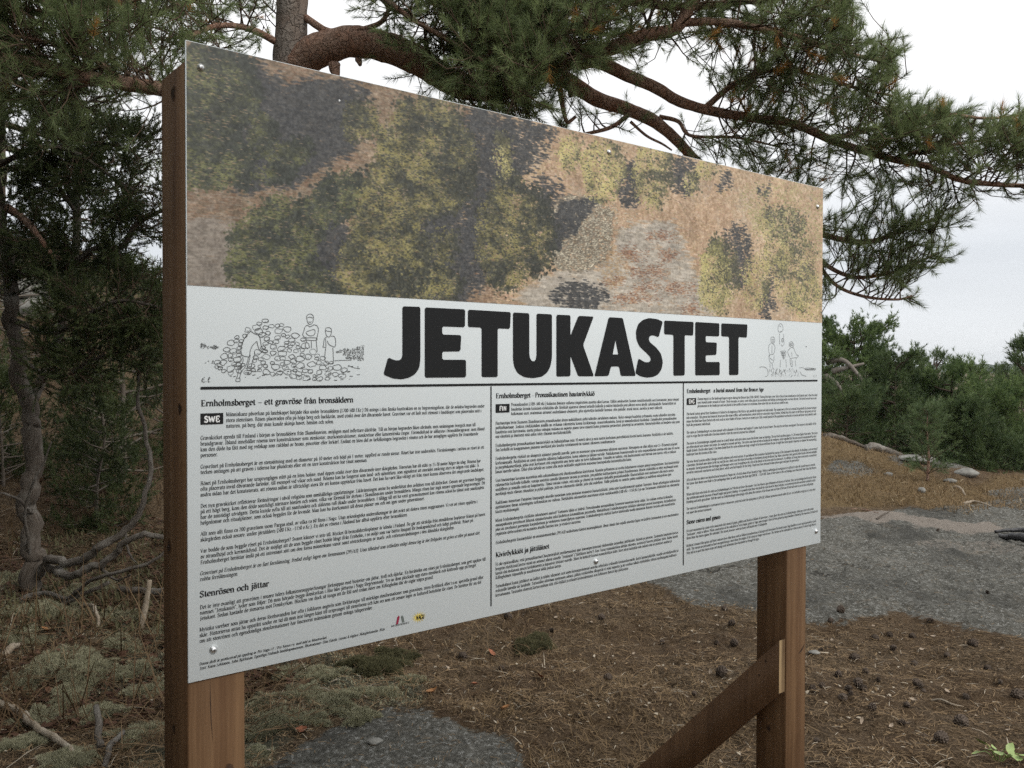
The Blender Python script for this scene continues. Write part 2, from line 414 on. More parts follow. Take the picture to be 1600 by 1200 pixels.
def m_panel():
    m, nt = material('white_sign_panel'); n = N(nt); v = n.pos()
    f = n.noise(n.mapping(v, (1, 1, 1)), 2.2, 3)
    dirt = n.noise(v, 60, 5, 0.7)
    col = n.mix(n.rng(f, 0.3, 0.7), (0.70, 0.762, 0.785), (0.73, 0.785, 0.80))
    col = n.mix(n.math('MULTIPLY', n.rng(dirt, 0.66, 0.8), 0.10), col, (0.55, 0.53, 0.48))
    n.out(n.surf(col, 0.42, 0.38, n.bump(n.noise(v, 5, 2), 0.06, 0.01)).outputs[0])
    return m
M['panel'] = m_panel()
def m_wood(name, c1, c2, axis):
    m, nt = material(name); n = N(nt); v = n.pos()
    sc = [38.0, 38.0, 38.0]; sc[axis] = 1.1
    warp = n('ShaderNodeVectorMath', {0: v, 1: n('ShaderNodeVectorMath', {0: n('ShaderNodeTexNoise', {'Vector': v, 'Scale': 2.5, 'Detail': 2}).outputs['Color'], 'Scale': 0.035}, operation='SCALE').outputs[0]}, operation='ADD').outputs[0]
    g = n.noise(n.mapping(warp, tuple(sc)), 1.0, 5, 0.6)
    g2 = n.noise(n.mapping(warp, tuple(s * 5 for s in sc)), 1.0, 3, 0.6)
    blot = n.noise(v, 3.0, 3)
    col = n.mix(n.rng(g, 0.34, 0.66), c1, c2)
    col = n.mix(n.math('MULTIPLY', n.rng(g2, 0.45, 0.75), 0.4), col, tuple(c * 0.5 for c in c1))
    col = n.mix(n.math('MULTIPLY', n.rng(blot, 0.35, 0.75), 0.35), col, tuple(c * 1.45 for c in c2))
    h = n.math('ADD', g, n.math('MULTIPLY', g2, 0.4))
    n.out(n.surf(col, 0.62, 0.3, n.bump(h, 0.35, 0.004)).outputs[0])
    return m
M['post'] = m_wood('treated_post_wood', (0.088, 0.043, 0.019), (0.180, 0.104, 0.052), 2)
M['brace'] = m_wood('treated_brace_wood', (0.105, 0.055, 0.027), (0.175, 0.098, 0.050), 2)
M['end_grain'] = m_wood('end_grain', (0.11, 0.065, 0.033), (0.42, 0.30, 0.16), 2)
M['knot_ring'] = simple('wood_knot_ring', (0.085, 0.045, 0.023), 0.6, 0.3, 0.35, 60)
M['knot'] = simple('wood_knot', (0.045, 0.026, 0.017), 0.6, 0.3, 0.4, 90)

def m_ground():
    m, nt = material('forest_floor'); n = N(nt); v = n.pos()
    rock, sand, moss, dry = (n.attr(k) for k in ('rock', 'sand', 'moss', 'dry'))
    f1 = n.noise(v, 1.7, 6, 0.6); f2 = n.noise(v, 22, 6, 0.7); f3 = n.noise(v, 90, 4, 0.7)
    f4 = n.noise(v, 260, 3, 0.7); f5 = n.noise(n.mapping(v, (1, 0.75, 1), (0, 0, 0.5)), 48, 7, 0.78)
    lit = n.mix(n.rng(f2, 0.32, 0.68), (0.058, 0.041, 0.025), (0.25, 0.176, 0.104))
    lit = n.mix(n.math('MULTIPLY', n.rng(f3, 0.52, 0.66), 0.8), lit, (0.40, 0.30, 0.20))
    lit = n.mix(n.math('MULTIPLY', n.rng(f3, 0.48, 0.34), 0.85), lit, (0.026, 0.019, 0.013))
    lit = n.mix(n.math('MULTIPLY', n.rng(f1, 0.42, 0.62), 0.6), lit, (0.125, 0.078, 0.044))
    dr = n.mix(n.rng(f2, 0.35, 0.65), (0.13, 0.086, 0.042), (0.27, 0.19, 0.095))
    dr = n.mix(n.math('MULTIPLY', n.rng(f3, 0.5, 0.7), 0.5), dr, (0.33, 0.26, 0.16))
    mo = n.mix(n.rng(f2, 0.35, 0.65), (0.07, 0.07, 0.045), (0.185, 0.185, 0.13))
    mo = n.mix(n.math('MULTIPLY', n.rng(f3, 0.45, 0.7), 0.5), mo, (0.26, 0.26, 0.2))
    ro = n.mix(n.rng(f2, 0.3, 0.7), (0.128, 0.124, 0.105), (0.238, 0.231, 0.200))
    ro = n.mix(n.math('MULTIPLY', n.rng(f5, 0.53, 0.61), 0.9), ro, (0.52, 0.52, 0.49))
    ro = n.mix(n.math('MULTIPLY', n.rng(f5, 0.47, 0.36), 0.85), ro, (0.052, 0.052, 0.049))
    ro = n.mix(n.math('MULTIPLY', n.rng(n.noise(v, 7, 6, 0.7), 0.56, 0.72), 0.6), ro, (0.26, 0.21, 0.145))
    big = n.noise(n.mapping(v, (1, 0.6, 1), (0, 0, 0.4)), 1.1, 7, 0.7)
    ro = n.mix(n.math('MULTIPLY', n.rng(big, 0.50, 0.36), 0.75), ro, (0.075, 0.074, 0.066))
    ro = n.mix(n.math('MULTIPLY', n.rng(big, 0.56, 0.68), 0.55), ro, (0.38, 0.36, 0.32))
    crk = n('ShaderNodeTexVoronoi', {'Vector': n('ShaderNodeVectorMath', {0: v, 1: n('ShaderNodeVectorMath', {0: n('ShaderNodeTexNoise', {'Vector': v, 'Scale': 2.0, 'Detail': 5}).outputs['Color'], 'Scale': 0.9}, operation='SCALE').outputs[0]}, operation='ADD').outputs[0], 'Scale': 0.38}, feature='DISTANCE_TO_EDGE').outputs['Distance']
    ro = n.mix(n.math('MULTIPLY', n.rng(crk, 0.006, 0.002), 0.7), ro, (0.03, 0.027, 0.022))
    sa = n.mix(n.rng(f3, 0.3, 0.7), (0.25, 0.215, 0.18), (0.44, 0.39, 0.34))
    col = n.mix(moss, lit, mo); col = n.mix(dry, col, dr)
    rk = n.rng(n.math('ADD', n.math('ADD', rock, n.math('MULTIPLY', n.math('SUBTRACT', n.noise(v, 3.2, 6, 0.65), 0.5), 1.5)), n.math('MULTIPLY', n.math('SUBTRACT', f2, 0.5), 1.5)), 0.40, 0.60)
    col = n.mix(rk, col, ro)
    sk = n.rng(n.math('ADD', sand, n.math('MULTIPLY', n.math('SUBTRACT', f2, 0.5), 1.4)), 0.35, 0.65)
    col = n.mix(sk, col, sa)
    h = n.math('ADD', n.math('MULTIPLY', f2, 0.7), n.math('ADD', n.math('MULTIPLY', f3, 0.8), n.math('ADD', n.math('MULTIPLY', f4, 0.3), n.math('MULTIPLY', f5, 1.0))))
    n.out(n.surf(col, 0.92, 0.12, n.bump(h, 1.0, 0.035)).outputs[0])
    return m
M['ground'] = m_ground()
def m_hill():
    m, nt = material('far_forest'); n = N(nt); v = n.pos()
    f = n.noise(n.mapping(v, (1, 1, 2)), 0.09, 6, 0.7)
    col = n.mix(n.rng(f, 0.35, 0.65), (0.030, 0.044, 0.024), (0.060, 0.080, 0.042))
    n.out(n.surf(col, 0.95, 0.05).outputs[0])
    return m
M['hill'] = m_hill()
# ------------------------------------------------------------------ the ground: one sheet from the camera's feet to the horizon
def height0(x, y):
    x = np.asarray(x, float); y = np.asarray(y, float)
    r = np.hypot(x, y)
    h = 3.6 * np.exp(-(((x + 8.5) / 6.0) ** 2 + ((y - 15.5) / 6.0) ** 2))                # wooded rise on the left
    h = h + 0.85 * np.exp(-(((x - 2.6) / 3.2) ** 2 + ((y - 15.5) / 3.4) ** 2))           # low hump behind the board
    h = h - 0.10 * sstep(0.2, -2.5, x) * sstep(7, 3, y)
    left = sstep(2, -6, x) * sstep(0, 8, y)
    h = h - 10.0 * sstep(15.0, 55, y + 0.05 * np.abs(x)) * (1 - 0.0 * left)              # the hill falls away beyond
    h = h - 1.4 * sstep(4.3, 6.3, x) * sstep(12.8, 18.5, y)
    h = h - 6.0 * sstep(12, 50, np.abs(x)) * sstep(60, 20, y)
    h = h - 6.0 * sstep(12, 60, -y)
    h = h + 8.0 * sstep(260, 620, r) + 3.0 * fbm(x / 160, y / 160, oct=3, seed=61) * sstep(60, 400, r)
    return h
ROCK1 = [(980, 900), (1100, 850), (1290, 812), (1440, 798), (1640, 778), (2000, 770), (2000, 1100), (1700, 1050), (1600, 1014), (1500, 984), (1400, 967), (1300, 978), (1200, 972), (1090, 955), (1030, 925)]
ROCK2 = [(360, 1290), (430, 1200), (480, 1168), (560, 1138), (640, 1122), (720, 1134), (775, 1168), (810, 1230), (830, 1300)]
ROCKS = [ROCK1, ROCK2, [(1285, 726), (1340, 728), (1372, 744), (1350, 752), (1290, 748)], [(1525, 768), (1570, 762), (1660, 772), (1660, 788), (1560, 784)], [(1380, 712), (1470, 704), (1530, 722), (1500, 735), (1400, 726)], [(10, 430), (90, 425), (95, 480), (10, 490)]]
SAND = [[(1300, 800), (1360, 806), (1440, 822), (1530, 829), (1562, 838), (1530, 846), (1450, 838), (1370, 826), (1310, 812)]]
DRY = [(1150, 650), (1290, 655), (1400, 700), (1460, 745), (1540, 752), (1640, 748), (1900, 750), (1900, 800), (1600, 806), (1500, 802), (1380, 790), (1200, 800)]
LICH = [(-200, 880), (130, 905), (290, 900), (420, 1010), (560, 1030), (640, 1075), (640, 1120), (500, 1130), (420, 1180), (380, 1300), (-300, 1300)]
def rockdome(X, Y, x, y):
    return np.zeros_like(x)
nth_f = 620; half = math.radians(33)
gtheta = np.concatenate([np.linspace(-math.pi, -half, 60, endpoint=False), np.linspace(-half, half, nth_f, endpoint=False), np.linspace(half, math.pi, 61)[:-1]])
gradius = np.concatenate([[0.25, 0.6, 1.0, 1.5, 2.0], np.geomspace(2.4, 30, 470), np.geomspace(31, 3000, 90)])
TT, RR = np.meshgrid(gtheta, gradius)
gx, gy = RR * np.sin(TT), RR * np.cos(TT)
gz = height0(gx, gy)
def masks(x, y, z):
    X, Y, d = proj(np.stack([x, y, z], -1))
    front = (d > 1.0) & (np.abs(X - 800) < 1500) & (d < 60)
    jx = fbm(x * 1.6, y * 1.6, oct=4, seed=101) * 60 / np.maximum(d, 1) * 4 ; jy = fbm(x * 1.6 + 40, y * 1.6, oct=4, seed=111) * 22 / np.maximum(d, 1) * 4
    X2, Y2 = X + jx, Y + jy
    rock = np.zeros(x.shape)
    for p in ROCKS: rock = np.maximum(rock, np.where(front & inpoly(p, X2, Y2), 1.0, 0.0))
    sand = np.where(front & inpoly(SAND[0], X2 + jx, Y2 + jy * 0.5), 1.0, 0.0)
    sand = np.maximum(sand, 0.7 * np.where(front & inpoly([(1420, 850), (1560, 855), (1660, 880), (1660, 893), (1540, 872), (1420, 858)], X2, Y2), 1.0, 0.0) * 0.6)
    dry = np.where(front & inpoly(DRY, X2, Y2), 1.0, 0.0)
    lich = np.where(front & inpoly(LICH, X2, Y2), 1.0, 0.0) * sstep(-0.25, 0.25, fbm(x * 2.3, y * 2.3, oct=4, seed=131))
    return rock, sand, lich, dry
def blur(a, k=2):
    for _ in range(k):
        a = (a + np.roll(a, 1, 0) + np.roll(a, -1, 0) + np.roll(a, 1, 1) + np.roll(a, -1, 1)) / 5
    return a
mr, ms, ml, md = (blur(m_, kb) for m_, kb in zip(masks(gx, gy, gz), (22, 6, 14, 8)))
near = sstep(40, 12, RR)
gz = gz + near * (1 - mr * 0.75) * (fbm(gx * 1.4, gy * 1.4, oct=4, seed=71) * 0.085 + fbm(gx * 7, gy * 7, oct=3, seed=73) * 0.026 + fbm(gx * 26, gy * 26, oct=2, seed=79) * 0.010)
gz = gz + near * mr * (0.35 + 0.65 * sstep(4.5, 7.5, RR)) * (0.035 + fbm(gx * 0.9, gy * 0.9, oct=3, seed=83) * 0.06 + (0.5 - np.abs(fbm(gx * 2.4, gy * 1.7, oct=4, seed=84, gain=0.6))) * 0.07 + fbm(gx * 11, gy * 9, oct=3, seed=89, gain=0.7) * 0.016)
nr, nt_ = TT.shape
i, j = np.meshgrid(np.arange(nr - 1), np.arange(nt_), indexing='ij')
GF = np.stack([i * nt_ + j, i * nt_ + (j + 1) % nt_, (i + 1) * nt_ + (j + 1) % nt_, (i + 1) * nt_ + j], -1).reshape(-1, 4)[:, ::-1]
GV = np.stack([gx, gy, gz], -1).reshape(-1, 3)
GV = np.vstack([GV, [[0, 0, float(gz[0].mean())]]])
fan = np.array([[nr * nt_, (k + 1) % nt_, k] for k in range(nt_)])
ga = {k: np.append(v.ravel(), 0) for k, v in (('rock', mr), ('sand', ms), ('moss', ml), ('dry', md))}
ground = obj('ground', GV, [GF, fan], M['ground'], None, True, ga)
tag(ground, kind='structure')
# height look-up on the finished sheet
lr = np.log(gradius)
def ground_z(x, y):
    x = np.atleast_1d(np.asarray(x, float)); y = np.atleast_1d(np.asarray(y, float))
    r = np.hypot(x, y); t = np.arctan2(x, y)
    ri = np.clip(np.searchsorted(gradius, r) - 1, 0, nr - 2); fr = np.clip((r - gradius[ri]) / (gradius[ri + 1] - gradius[ri]), 0, 1)
    ti = np.clip(np.searchsorted(gtheta, t, side='right') - 1, 0, nt_ - 1); t2 = (ti + 1) % nt_
    ft = np.clip((t - gtheta[ti]) / np.where(t2 == 0, gtheta[0] + 2 * math.pi - gtheta[ti], gtheta[t2] - gtheta[ti]), 0, 1)
    return (gz[ri, ti] * (1 - fr) + gz[ri + 1, ti] * fr) * (1 - ft) + (gz[ri, t2] * (1 - fr) + gz[ri + 1, t2] * fr) * ft
def ground_mask(arr, x, y):
    r = np.hypot(x, y); t = np.arctan2(x, y)
    return arr[np.clip(np.searchsorted(gradius, r) - 1, 0, nr - 1), np.clip(np.searchsorted(gtheta, t) - 1, 0, nt_ - 1)]
def G3(px, py, dmax=60.0):         # where the line of sight through a pixel meets the ground
    d = np.geomspace(1.5, dmax, 700)
    q = CAM + d[:, None] * (FWD + (px - 800) / FPX * RGT - (py - 600) / FPX * UPV)
    below = q[:, 2] < ground_z(q[:, 0], q[:, 1])
    k = int(np.argmax(below)) if below.any() else len(d) - 1
    p = q[k].copy(); p[2] = ground_z(p[0], p[1])[0]
    return p
# far wooded ridge across the valley
hx = np.linspace(-900, 1500, 900)
rows = []
for yy, zz in ((820, -14), (850, -4), (880, 0), (900, 2.0), (930, 0), (980, -14)):
    hz = zz + (fbm(hx / 120, hx * 0 + yy / 90, oct=3, seed=5) * 3.0 + np.abs(fbm(hx / 5.0, hx * 0 + yy / 5.0, oct=3, seed=6)) * 4.5) * (0 if zz == -14 else 1)
    rows.append(np.stack([hx, np.full_like(hx, yy) + fbm(hx / 30, hx * 0 + yy, seed=8) * 12, hz + (1.0 if zz > -14 else 0)], 1))
hv = np.concatenate(rows); m_ = len(hx)
hf = np.array([[a * m_ + b, a * m_ + b + 1, (a + 1) * m_ + b + 1, (a + 1) * m_ + b] for a in range(len(rows) - 1) for b in range(m_ - 1)])
ridge = obj('far_hills', hv, [hf], M['hill']); tag(ridge, kind='structure')
# damp air over the valley
m, nt = material('damp_air'); n = N(nt)
vol = n('ShaderNodeVolumePrincipled', {'Color': (0.86, 0.91, 0.96, 1), 'Density': 0.00025, 'Anisotropy': 0.0})
o_ = n('ShaderNodeOutputMaterial'); nt.links.new(vol.outputs[0], o_.inputs['Volume'])
zlo = float(GV[:, 2].min()) - 3.0
haze = MB().add(*box((-3100, -3100, zlo), (6200, 0, 0), (0, 6200, 0), (0, 0, 40.0 - zlo))).build('haze', m); tag(haze, kind='stuff')
# ------------------------------------------------------------------ trees
def side_shoots(rg, limb, t0, t1, count, L, sub=5, subL=(0.10, 0.24), up=0.25, flat=0.0, r0=0.006, droop=0.0, fwd=0.55, rej=None):
    """side branches along a limb, each with twiglets; returns stick rows and shoot (base, axis) lists"""
    S, B, A = [], [], []
    n = len(limb)
    for k in range(count):
        t = t0 + (t1 - t0) * (k + rg.random()) / count
        i = min(int(t * (n - 1)), n - 2); p = limb[i]; tan = nrm(limb[i + 1] - limb[i])
        v = rg.normal(size=3); v[2] *= (1 - flat); v -= tan * np.dot(v, tan); v = nrm(v)
        d = nrm(v + tan * fwd * (0.4 + rg.random()) + np.array([0, 0, up]))
        ln = rg.uniform(*L) * (0.75 + 0.25 * math.sin(math.pi * min(1, t)))
        m_ = 5; pts = [p]; dd = d.copy()
        for q in range(m_):
            dd = nrm(dd + rg.normal(0, 0.16, 3) + np.array([0, 0, (0.07 if up > 0 else 0.0) - droop])); pts.append(pts[-1] + dd * ln / m_)
        if rej is not None:        # stop where the crown opens to the sky
            bad = np.nonzero(rej(np.array(pts[1:])))[0]
            if len(bad):
                if bad[0] == 0: continue
                m_ = int(bad[0]); pts = pts[:m_ + 1]
        for q in range(m_): S.append([*pts[q], *pts[q + 1], r0 * (1 - 0.14 * q), r0 * (1 - 0.14 * (q + 1))])
        B.append(pts[-1] - dd * 0.07); A.append(dd)
        for w in range(sub):
            u = 0.25 + 0.75 * rg.random(); qi = min(int(u * m_), m_ - 1); base = pts[qi] + (pts[qi + 1] - pts[qi]) * (u * m_ - qi)
            t2 = nrm(pts[qi + 1] - pts[qi]); v = rg.normal(size=3); v[2] *= (1 - flat); v = nrm(v - t2 * np.dot(v, t2))
            d2 = nrm(v * 0.9 + t2 * 0.8 + np.array([0, 0, up * 0.8])); l2 = rg.uniform(*subL)
            mid = base + d2 * l2 * 0.55; d3 = nrm(d2 + np.array([0, 0, 0.25 if up > 0 else 0.0]) + rg.normal(0, 0.2, 3)); tip = mid + d3 * l2 * 0.5
            if rej is not None and rej(np.array([tip]))[0]: continue
            S.append([*base, *mid, r0 * 0.5, r0 * 0.42]); S.append([*mid, *tip, r0 * 0.42, r0 * 0.3])
            B.append(tip - d3 * 0.06); A.append(d3)
            if rg.random() < 0.4: B.append(mid - d2 * 0.02); A.append(nrm(d2 + rg.normal(0, 0.5, 3)))
    return S, B, A
def limb_pts(rows, n=None):        # rows of (px, py, depth)
    q = np.array([P(*r) for r in rows])
    return spline(q, n or max(8, 9 * len(rows)))
def add_limb(parent, rows, r0, r1, mat, name='branch', seg=12, amp=0.10, freq=9, seed=0, profile=1.0, n=None, kink=0.0):
    q = limb_pts(rows, n); t = np.linspace(0, 1, len(q)) ** profile
    V, F = tube(q, r0 + (r1 - r0) * t, seg, amp, freq, seed, kink=kink)
    MB().add(V, F, **tube.attrs).build(name, mat, parent, True)
    return q

# ---- the big pine whose crown hangs over the board
rg = np.random.default_rng(21)
DP = 5.3
base = np.array([*P(452, 1000, DP)[:2], 0.0]); base[2] = ground_z(base[0], base[1])[0] - 0.05
pine = empty('pine_tree', base)
tag(pine, 'big pine with a thick crooked bough and long needles overhanging the board', 'tree')
tr = np.array([base, P(450, 800, DP), P(440, 560, DP), P(448, 300, DP), P(452, 120, DP), P(456, 20, DP), P(466, -140, DP), P(450, -420, DP), P(470, -800, DP)])
tq = spline(tr, 110)
V, F = tube(tq, np.interp(np.linspace(0, 1, 110), [0, 0.04, 0.5, 0.7, 1], [0.16, 0.115, 0.092, 0.075, 0.03]), 20, 0.12, 8, 3)
MB().add(V, F).build('trunk', M['trunk_bark'], pine, True)
bough = add_limb(pine, [(452, 108, DP), (470, 98, DP - .02), (500, 78, DP - .06), (545, 66, DP - .1), (600, 73, DP - .15), (650, 94, DP - .2), (695, 122, DP - .22), (735, 138, DP - .22), (780, 137, DP - .2), (822, 120, DP - .18), (855, 108, DP - .15)], 0.096, 0.056, M['pine_bark'], 'bough', 22, 0.13, 9, 11, n=120)
# rough underside stub and scars on the bough
for px, py, dx, dy, r in ((522, 100, 4, 26, 0.034), (560, 92, 3, 10, 0.02), (893, 152, -6, -20, 0.016)):
    a = P(px, py, DP - .12); b = P(px + dx, py + dy, DP - .14)
    V, F = tube(spline([a, (a + b) / 2, b], 6), [r, r * 0.9, r * 0.8, r * 0.7, r * 0.62, r * 0.5], 9, 0.2, 20, 5); MB().add(V, F).build('branch_stub', M['pine_bark'], pine, True)
LIMBS = {}
def L(key, rows, r0, r1, mat='pine_bark', **k):
    LIMBS[key] = add_limb(pine, rows, r0, r1, M[mat], seed=len(LIMBS) * 3 + 1, **k); return LIMBS[key]
L('A', [(846, 108, 5.13), (880, 100, 5.05), (919, 84, 4.95), (962, 73, 4.88), (1010, 55, 4.82), (1056, 44, 4.78), (1078, 10, 4.75), (1090, -30, 4.7)], 0.045, 0.026)
L('B', [(848, 106, 5.14), (887, 127, 5.2), (934, 155, 5.26), (975, 169, 5.3), (1012, 184, 5.32), (1040, 203, 5.35), (1062, 224, 5.38), (1085, 248, 5.4), (1150, 305, 5.45), (1220, 342, 5.5), (1290, 368, 5.5), (1355, 378, 5.45), (1416, 357, 5.4), (1470, 340, 5.36)], 0.047, 0.009)
L('C', [(905, 98, 5.0), (935, 97, 5.03), (975, 116, 5.08), (1025, 137, 5.14), (1056, 156, 5.18), (1090, 168, 5.22), (1130, 177, 5.25), (1180, 185, 5.28), (1242, 194, 5.3), (1304, 221, 5.28), (1354, 237, 5.25), (1400, 250, 5.2), (1450, 260, 5.15), (1500, 281, 5.1), (1555, 288, 5.05), (1610, 290, 5.0), (1660, 285, 5.0)], 0.036, 0.010)
L('D', [(1240, 350, 5.5), (1280, 405, 5.5), (1330, 432, 5.46), (1385, 428, 5.42), (1430, 412, 5.4), (1462, 396, 5.4)], 0.016, 0.006)
L('D2', [(1262, 385, 5.5), (1300, 440, 5.45), (1345, 462, 5.4), (1400, 468, 5.38), (1425, 462, 5.38)], 0.012, 0.005)
L('E', [(1062, 36, 4.78), (1120, 34, 4.8), (1190, 44, 4.85), (1255, 62, 4.9), (1315, 82, 4.95), (1370, 92, 5.0), (1400, 88, 5.0)], 0.022, 0.007)
L('F', [(1100, 170, 5.23), (1150, 130, 5.2), (1215, 108, 5.15), (1280, 120, 5.1), (1340, 138, 5.05), (1395, 150, 5.05)], 0.018, 0.006)
L('F2', [(1300, 218, 5.28), (1350, 205, 5.2), (1410, 190, 5.15), (1470, 178, 5.1), (1540, 185, 5.1), (1600, 180, 5.1)], 0.013, 0.006)
L('F3', [(1400, 250, 5.2), (1450, 232, 5.15), (1520, 222, 5.1), (1600, 205, 5.05), (1650, 200, 5.05)], 0.010, 0.005)
L('Hh', [(466, -130, 5.3), (560, -60, 5.2), (660, -10, 5.05), (740, 30, 4.95), (800, 50, 4.9), (850, 40, 4.85)], 0.035, 0.008)
L('H2', [(466, -150, 5.3), (640, -120, 5.3), (800, -60, 5.2), (940, -10, 5.1), (1060, 10, 5.0), (1180, 0, 4.95), (1290, -10, 4.95), (1330, 5, 4.95)], 0.04, 0.008)
L('H3', [(478, 28, 5.28), (510, 48, 5.2), (545, 50, 5.15), (590, 38, 5.1), (606, 18, 5.05), (600, 0, 5.0)], 0.022, 0.009, n=50)
L('K', [(875, 140, 5.2), (879, 165, 5.16), (886, 190, 5.14), (900, 182, 5.12)], 0.016, 0.008, seg=8)
L('K2', [(990, 172, 5.3), (960, 196, 5.25), (930, 206, 5.22), (900, 210, 5.2), (870, 204, 5.2)], 0.014, 0.006, seg=8)
L('K3', [(985, 190, 5.3), (1010, 212, 5.3), (1035, 225, 5.3), (1050, 235, 5.3)], 0.009, 0.005, seg=8)
L('K4', [(1030, 182, 5.34), (1060, 190, 5.32), (1080, 212, 5.3), (1150, 215, 5.3), (1220, 230, 5.3)], 0.013, 0.005, seg=8)
L('W', [(446, 150, 5.3), (380, 142, 5.0), (300, 146, 4.75), (250, 139, 4.6), (190, 130, 4.5), (120, 118, 4.4), (60, 100, 4.3), (-40, 85, 4.25), (-120, 80, 4.2)], 0.045, 0.022)
L('W2', [(446, -60, 5.3), (360, -30, 5.0), (270, -20, 4.7), (170, 5, 4.5), (80, 20, 4.4), (-30, 10, 4.3)], 0.035, 0.012)
L('W3', [(440, 70, 5.3), (390, 45, 5.15), (340, 40, 5.0), (300, 55, 4.9), (260, 60, 4.8)], 0.02, 0.008)
L('W4', [(200, 131, 4.52), (150, 95, 4.4), (90, 70, 4.3), (20, 55, 4.2)], 0.014, 0.006)
L('W5', [(470, -140, 5.3), (400, -60, 5.6), (320, -10, 5.9), (240, 20, 6.1), (140, 40, 6.2)], 0.03, 0.008)
L('G1', [(560, -40, 5.1), (630, 20, 4.85), (700, 62, 4.72), (760, 98, 4.66), (820, 128, 4.62)], 0.016, 0.006)
L('G2', [(690, -50, 5.0), (770, 5, 4.85), (840, 36, 4.75), (900, 48, 4.7), (940, 40, 4.7)], 0.016, 0.006)
L('G3', [(735, 130, 5.06), (770, 96, 4.95), (820, 70, 4.88), (880, 62, 4.85)], 0.014, 0.006)
L('G4', [(700, 128, 5.06), (730, 150, 4.96), (780, 160, 4.9), (830, 158, 4.88)], 0.010, 0.005)
# where the photograph shows open sky between the boughs the shoots are left out
SKY = [[(1330, -5), (1345, 50), (1402, 72), (1412, 96), (1388, 120), (1412, 135), (1416, 160), (1468, 160), (1530, 188), (1610, 168), (1700, 168), (1700, -60), (1330, -60)],
       [(1700, 312), (1600, 312), (1545, 304), (1515, 338), (1486, 352), (1490, 385), (1472, 410), (1445, 432), (1440, 462), (1402, 478), (1340, 470), (1330, 490), (1290, 498), (1290, 540), (1700, 540)],
       [(940, 112), (980, 130), (1050, 165), (1100, 176), (1085, 158), (1040, 140), (985, 108)], [(805, 168), (868, 172), (868, 200), (830, 196)],
       [(595, 122), (640, 126), (652, 160), (600, 150)], [(1010, 78), (1060, 72), (1110, 110), (1090, 148), (1050, 138), (1012, 100)], [(1085, 60), (1160, 70), (1160, 105), (1110, 100)],
       [(920, 112), (955, 150), (930, 140)], [(1030, 170), (1085, 178), (1085, 200), (1050, 196)], [(560, 20), (600, 22), (598, 50), (560, 48)],
       [(440, 0), (482, 0), (482, 92), (440, 96)], [(485, 70), (560, 62), (660, 92), (660, 105), (560, 95), (485, 98)], [(860, 100), (930, 115), (1000, 178), (1080, 240), (1050, 232), (985, 188), (900, 150)], [(1395, 285), (1500, 320), (1480, 335), (1400, 330)], [(1290, 285), (1360, 300), (1380, 330), (1300, 330)]]
SKYB = [(min(p[0] for p in q), max(p[0] for p in q), min(p[1] for p in q), max(p[1] for p in q)) for q in SKY]
def rej(q):
    X, Y, d = proj(q); k = np.zeros(len(q), bool); jx, jy = rg.normal(0, 12), rg.normal(0, 10); X, Y = X + jx, Y + jy
    for p, (x0, x1, y0, y1) in zip(SKY, SKYB):
        if X.max() < x0 or X.min() > x1 or Y.max() < y0 or Y.min() > y1: continue
        k |= inpoly(p, X, Y)
    return k
S, B, A = [], [], []
for key, t0, t1, cnt, Lr, sub in (('A', .35, 1, 22, (.18, .42), 5), ('B', .60, 1, 28, (.16, .36), 5), ('C', .35, 1, 66, (.18, .46), 6), ('D', .2, 1, 19, (.12, .30), 5), ('D2', .25, 1, 15, (.10, .24), 5),
                                 ('E', .1, 1, 30, (.18, .42), 6), ('F', .1, 1, 32, (.16, .40), 6), ('F2', .15, 1, 28, (.12, .30), 6), ('F3', .1, 1, 24, (.12, .28), 6), ('G1', .15, 1, 40, (.14, .36), 6), ('G2', .15, 1, 36, (.14, .36), 6), ('G3', .1, 1, 26, (.12, .32), 6), ('G4', .1, 1, 22, (.10, .26), 6), ('Hh', .3, 1, 60, (.2, .5), 6), ('H2', .25, 1, 58, (.2, .5), 6),
                                 ('H3', .4, 1, 10, (.12, .28), 4), ('K2', .1, 1, 6, (.08, .2), 3), ('K4', .2, 1, 12, (.12, .28), 5), ('W', .30, 1, 44, (.2, .5), 5), ('W2', .3, 1, 50, (.25, .55), 6), ('W3', .2, 1, 18, (.15, .35), 5), ('W4', .1, 1, 24, (.2, .4), 6), ('W5', .3, 1, 34, (.25, .55), 6)):
    s, b, a = side_shoots(rg, LIMBS[key], t0, t1, int(cnt * 1.5), Lr, sub, up=0.30 if key not in ('W',) else 0.5, droop=0.03, rej=rej)
    S += s; B += b; A += a
s, b, a = side_shoots(rg, bough, .50, 1.0, 34, (.18, .42), 6, up=0.35, rej=rej); S += s; B += b; A += a
s, b, a = side_shoots(rg, tq[60:96], 0, 1, 16, (.3, .7), 6, up=0.2, rej=rej); S += s; B += b; A += a
S = np.array(S); B = np.array(B); A = np.array(A)
def in_sky(q):
    X, Y, d = proj(q); k = np.zeros(len(q), bool)
    X = X + rg.normal(0, 13, len(q)); Y = Y + rg.normal(0, 11, len(q))
    for p in SKY: k |= inpoly(p, X, Y)
    return k
V, F = twigs(S, 3); MB().add(V, F).build('twigs', M['twig'], pine)['kind'] = 'stuff'
tint = np.clip(rg.normal(0.45, 0.28, len(B)), 0, 1)
X_, Y_, _d = proj(B)
dead = (rg.random(len(B)) < np.where((X_ > 820) & (X_ < 1290) & (Y_ < 300), 0.05, 0.008)); tint[dead] = 2.0
V, F, T_ = needles(B, A, 0.085, 60, 0.049, 0.0023, rg, (0.35, 1.0), tint, 0.06)
o = obj('needles', V, [F], M['pine_needles'], pine, attrs={'tint': T_}); o['kind'] = 'stuff'
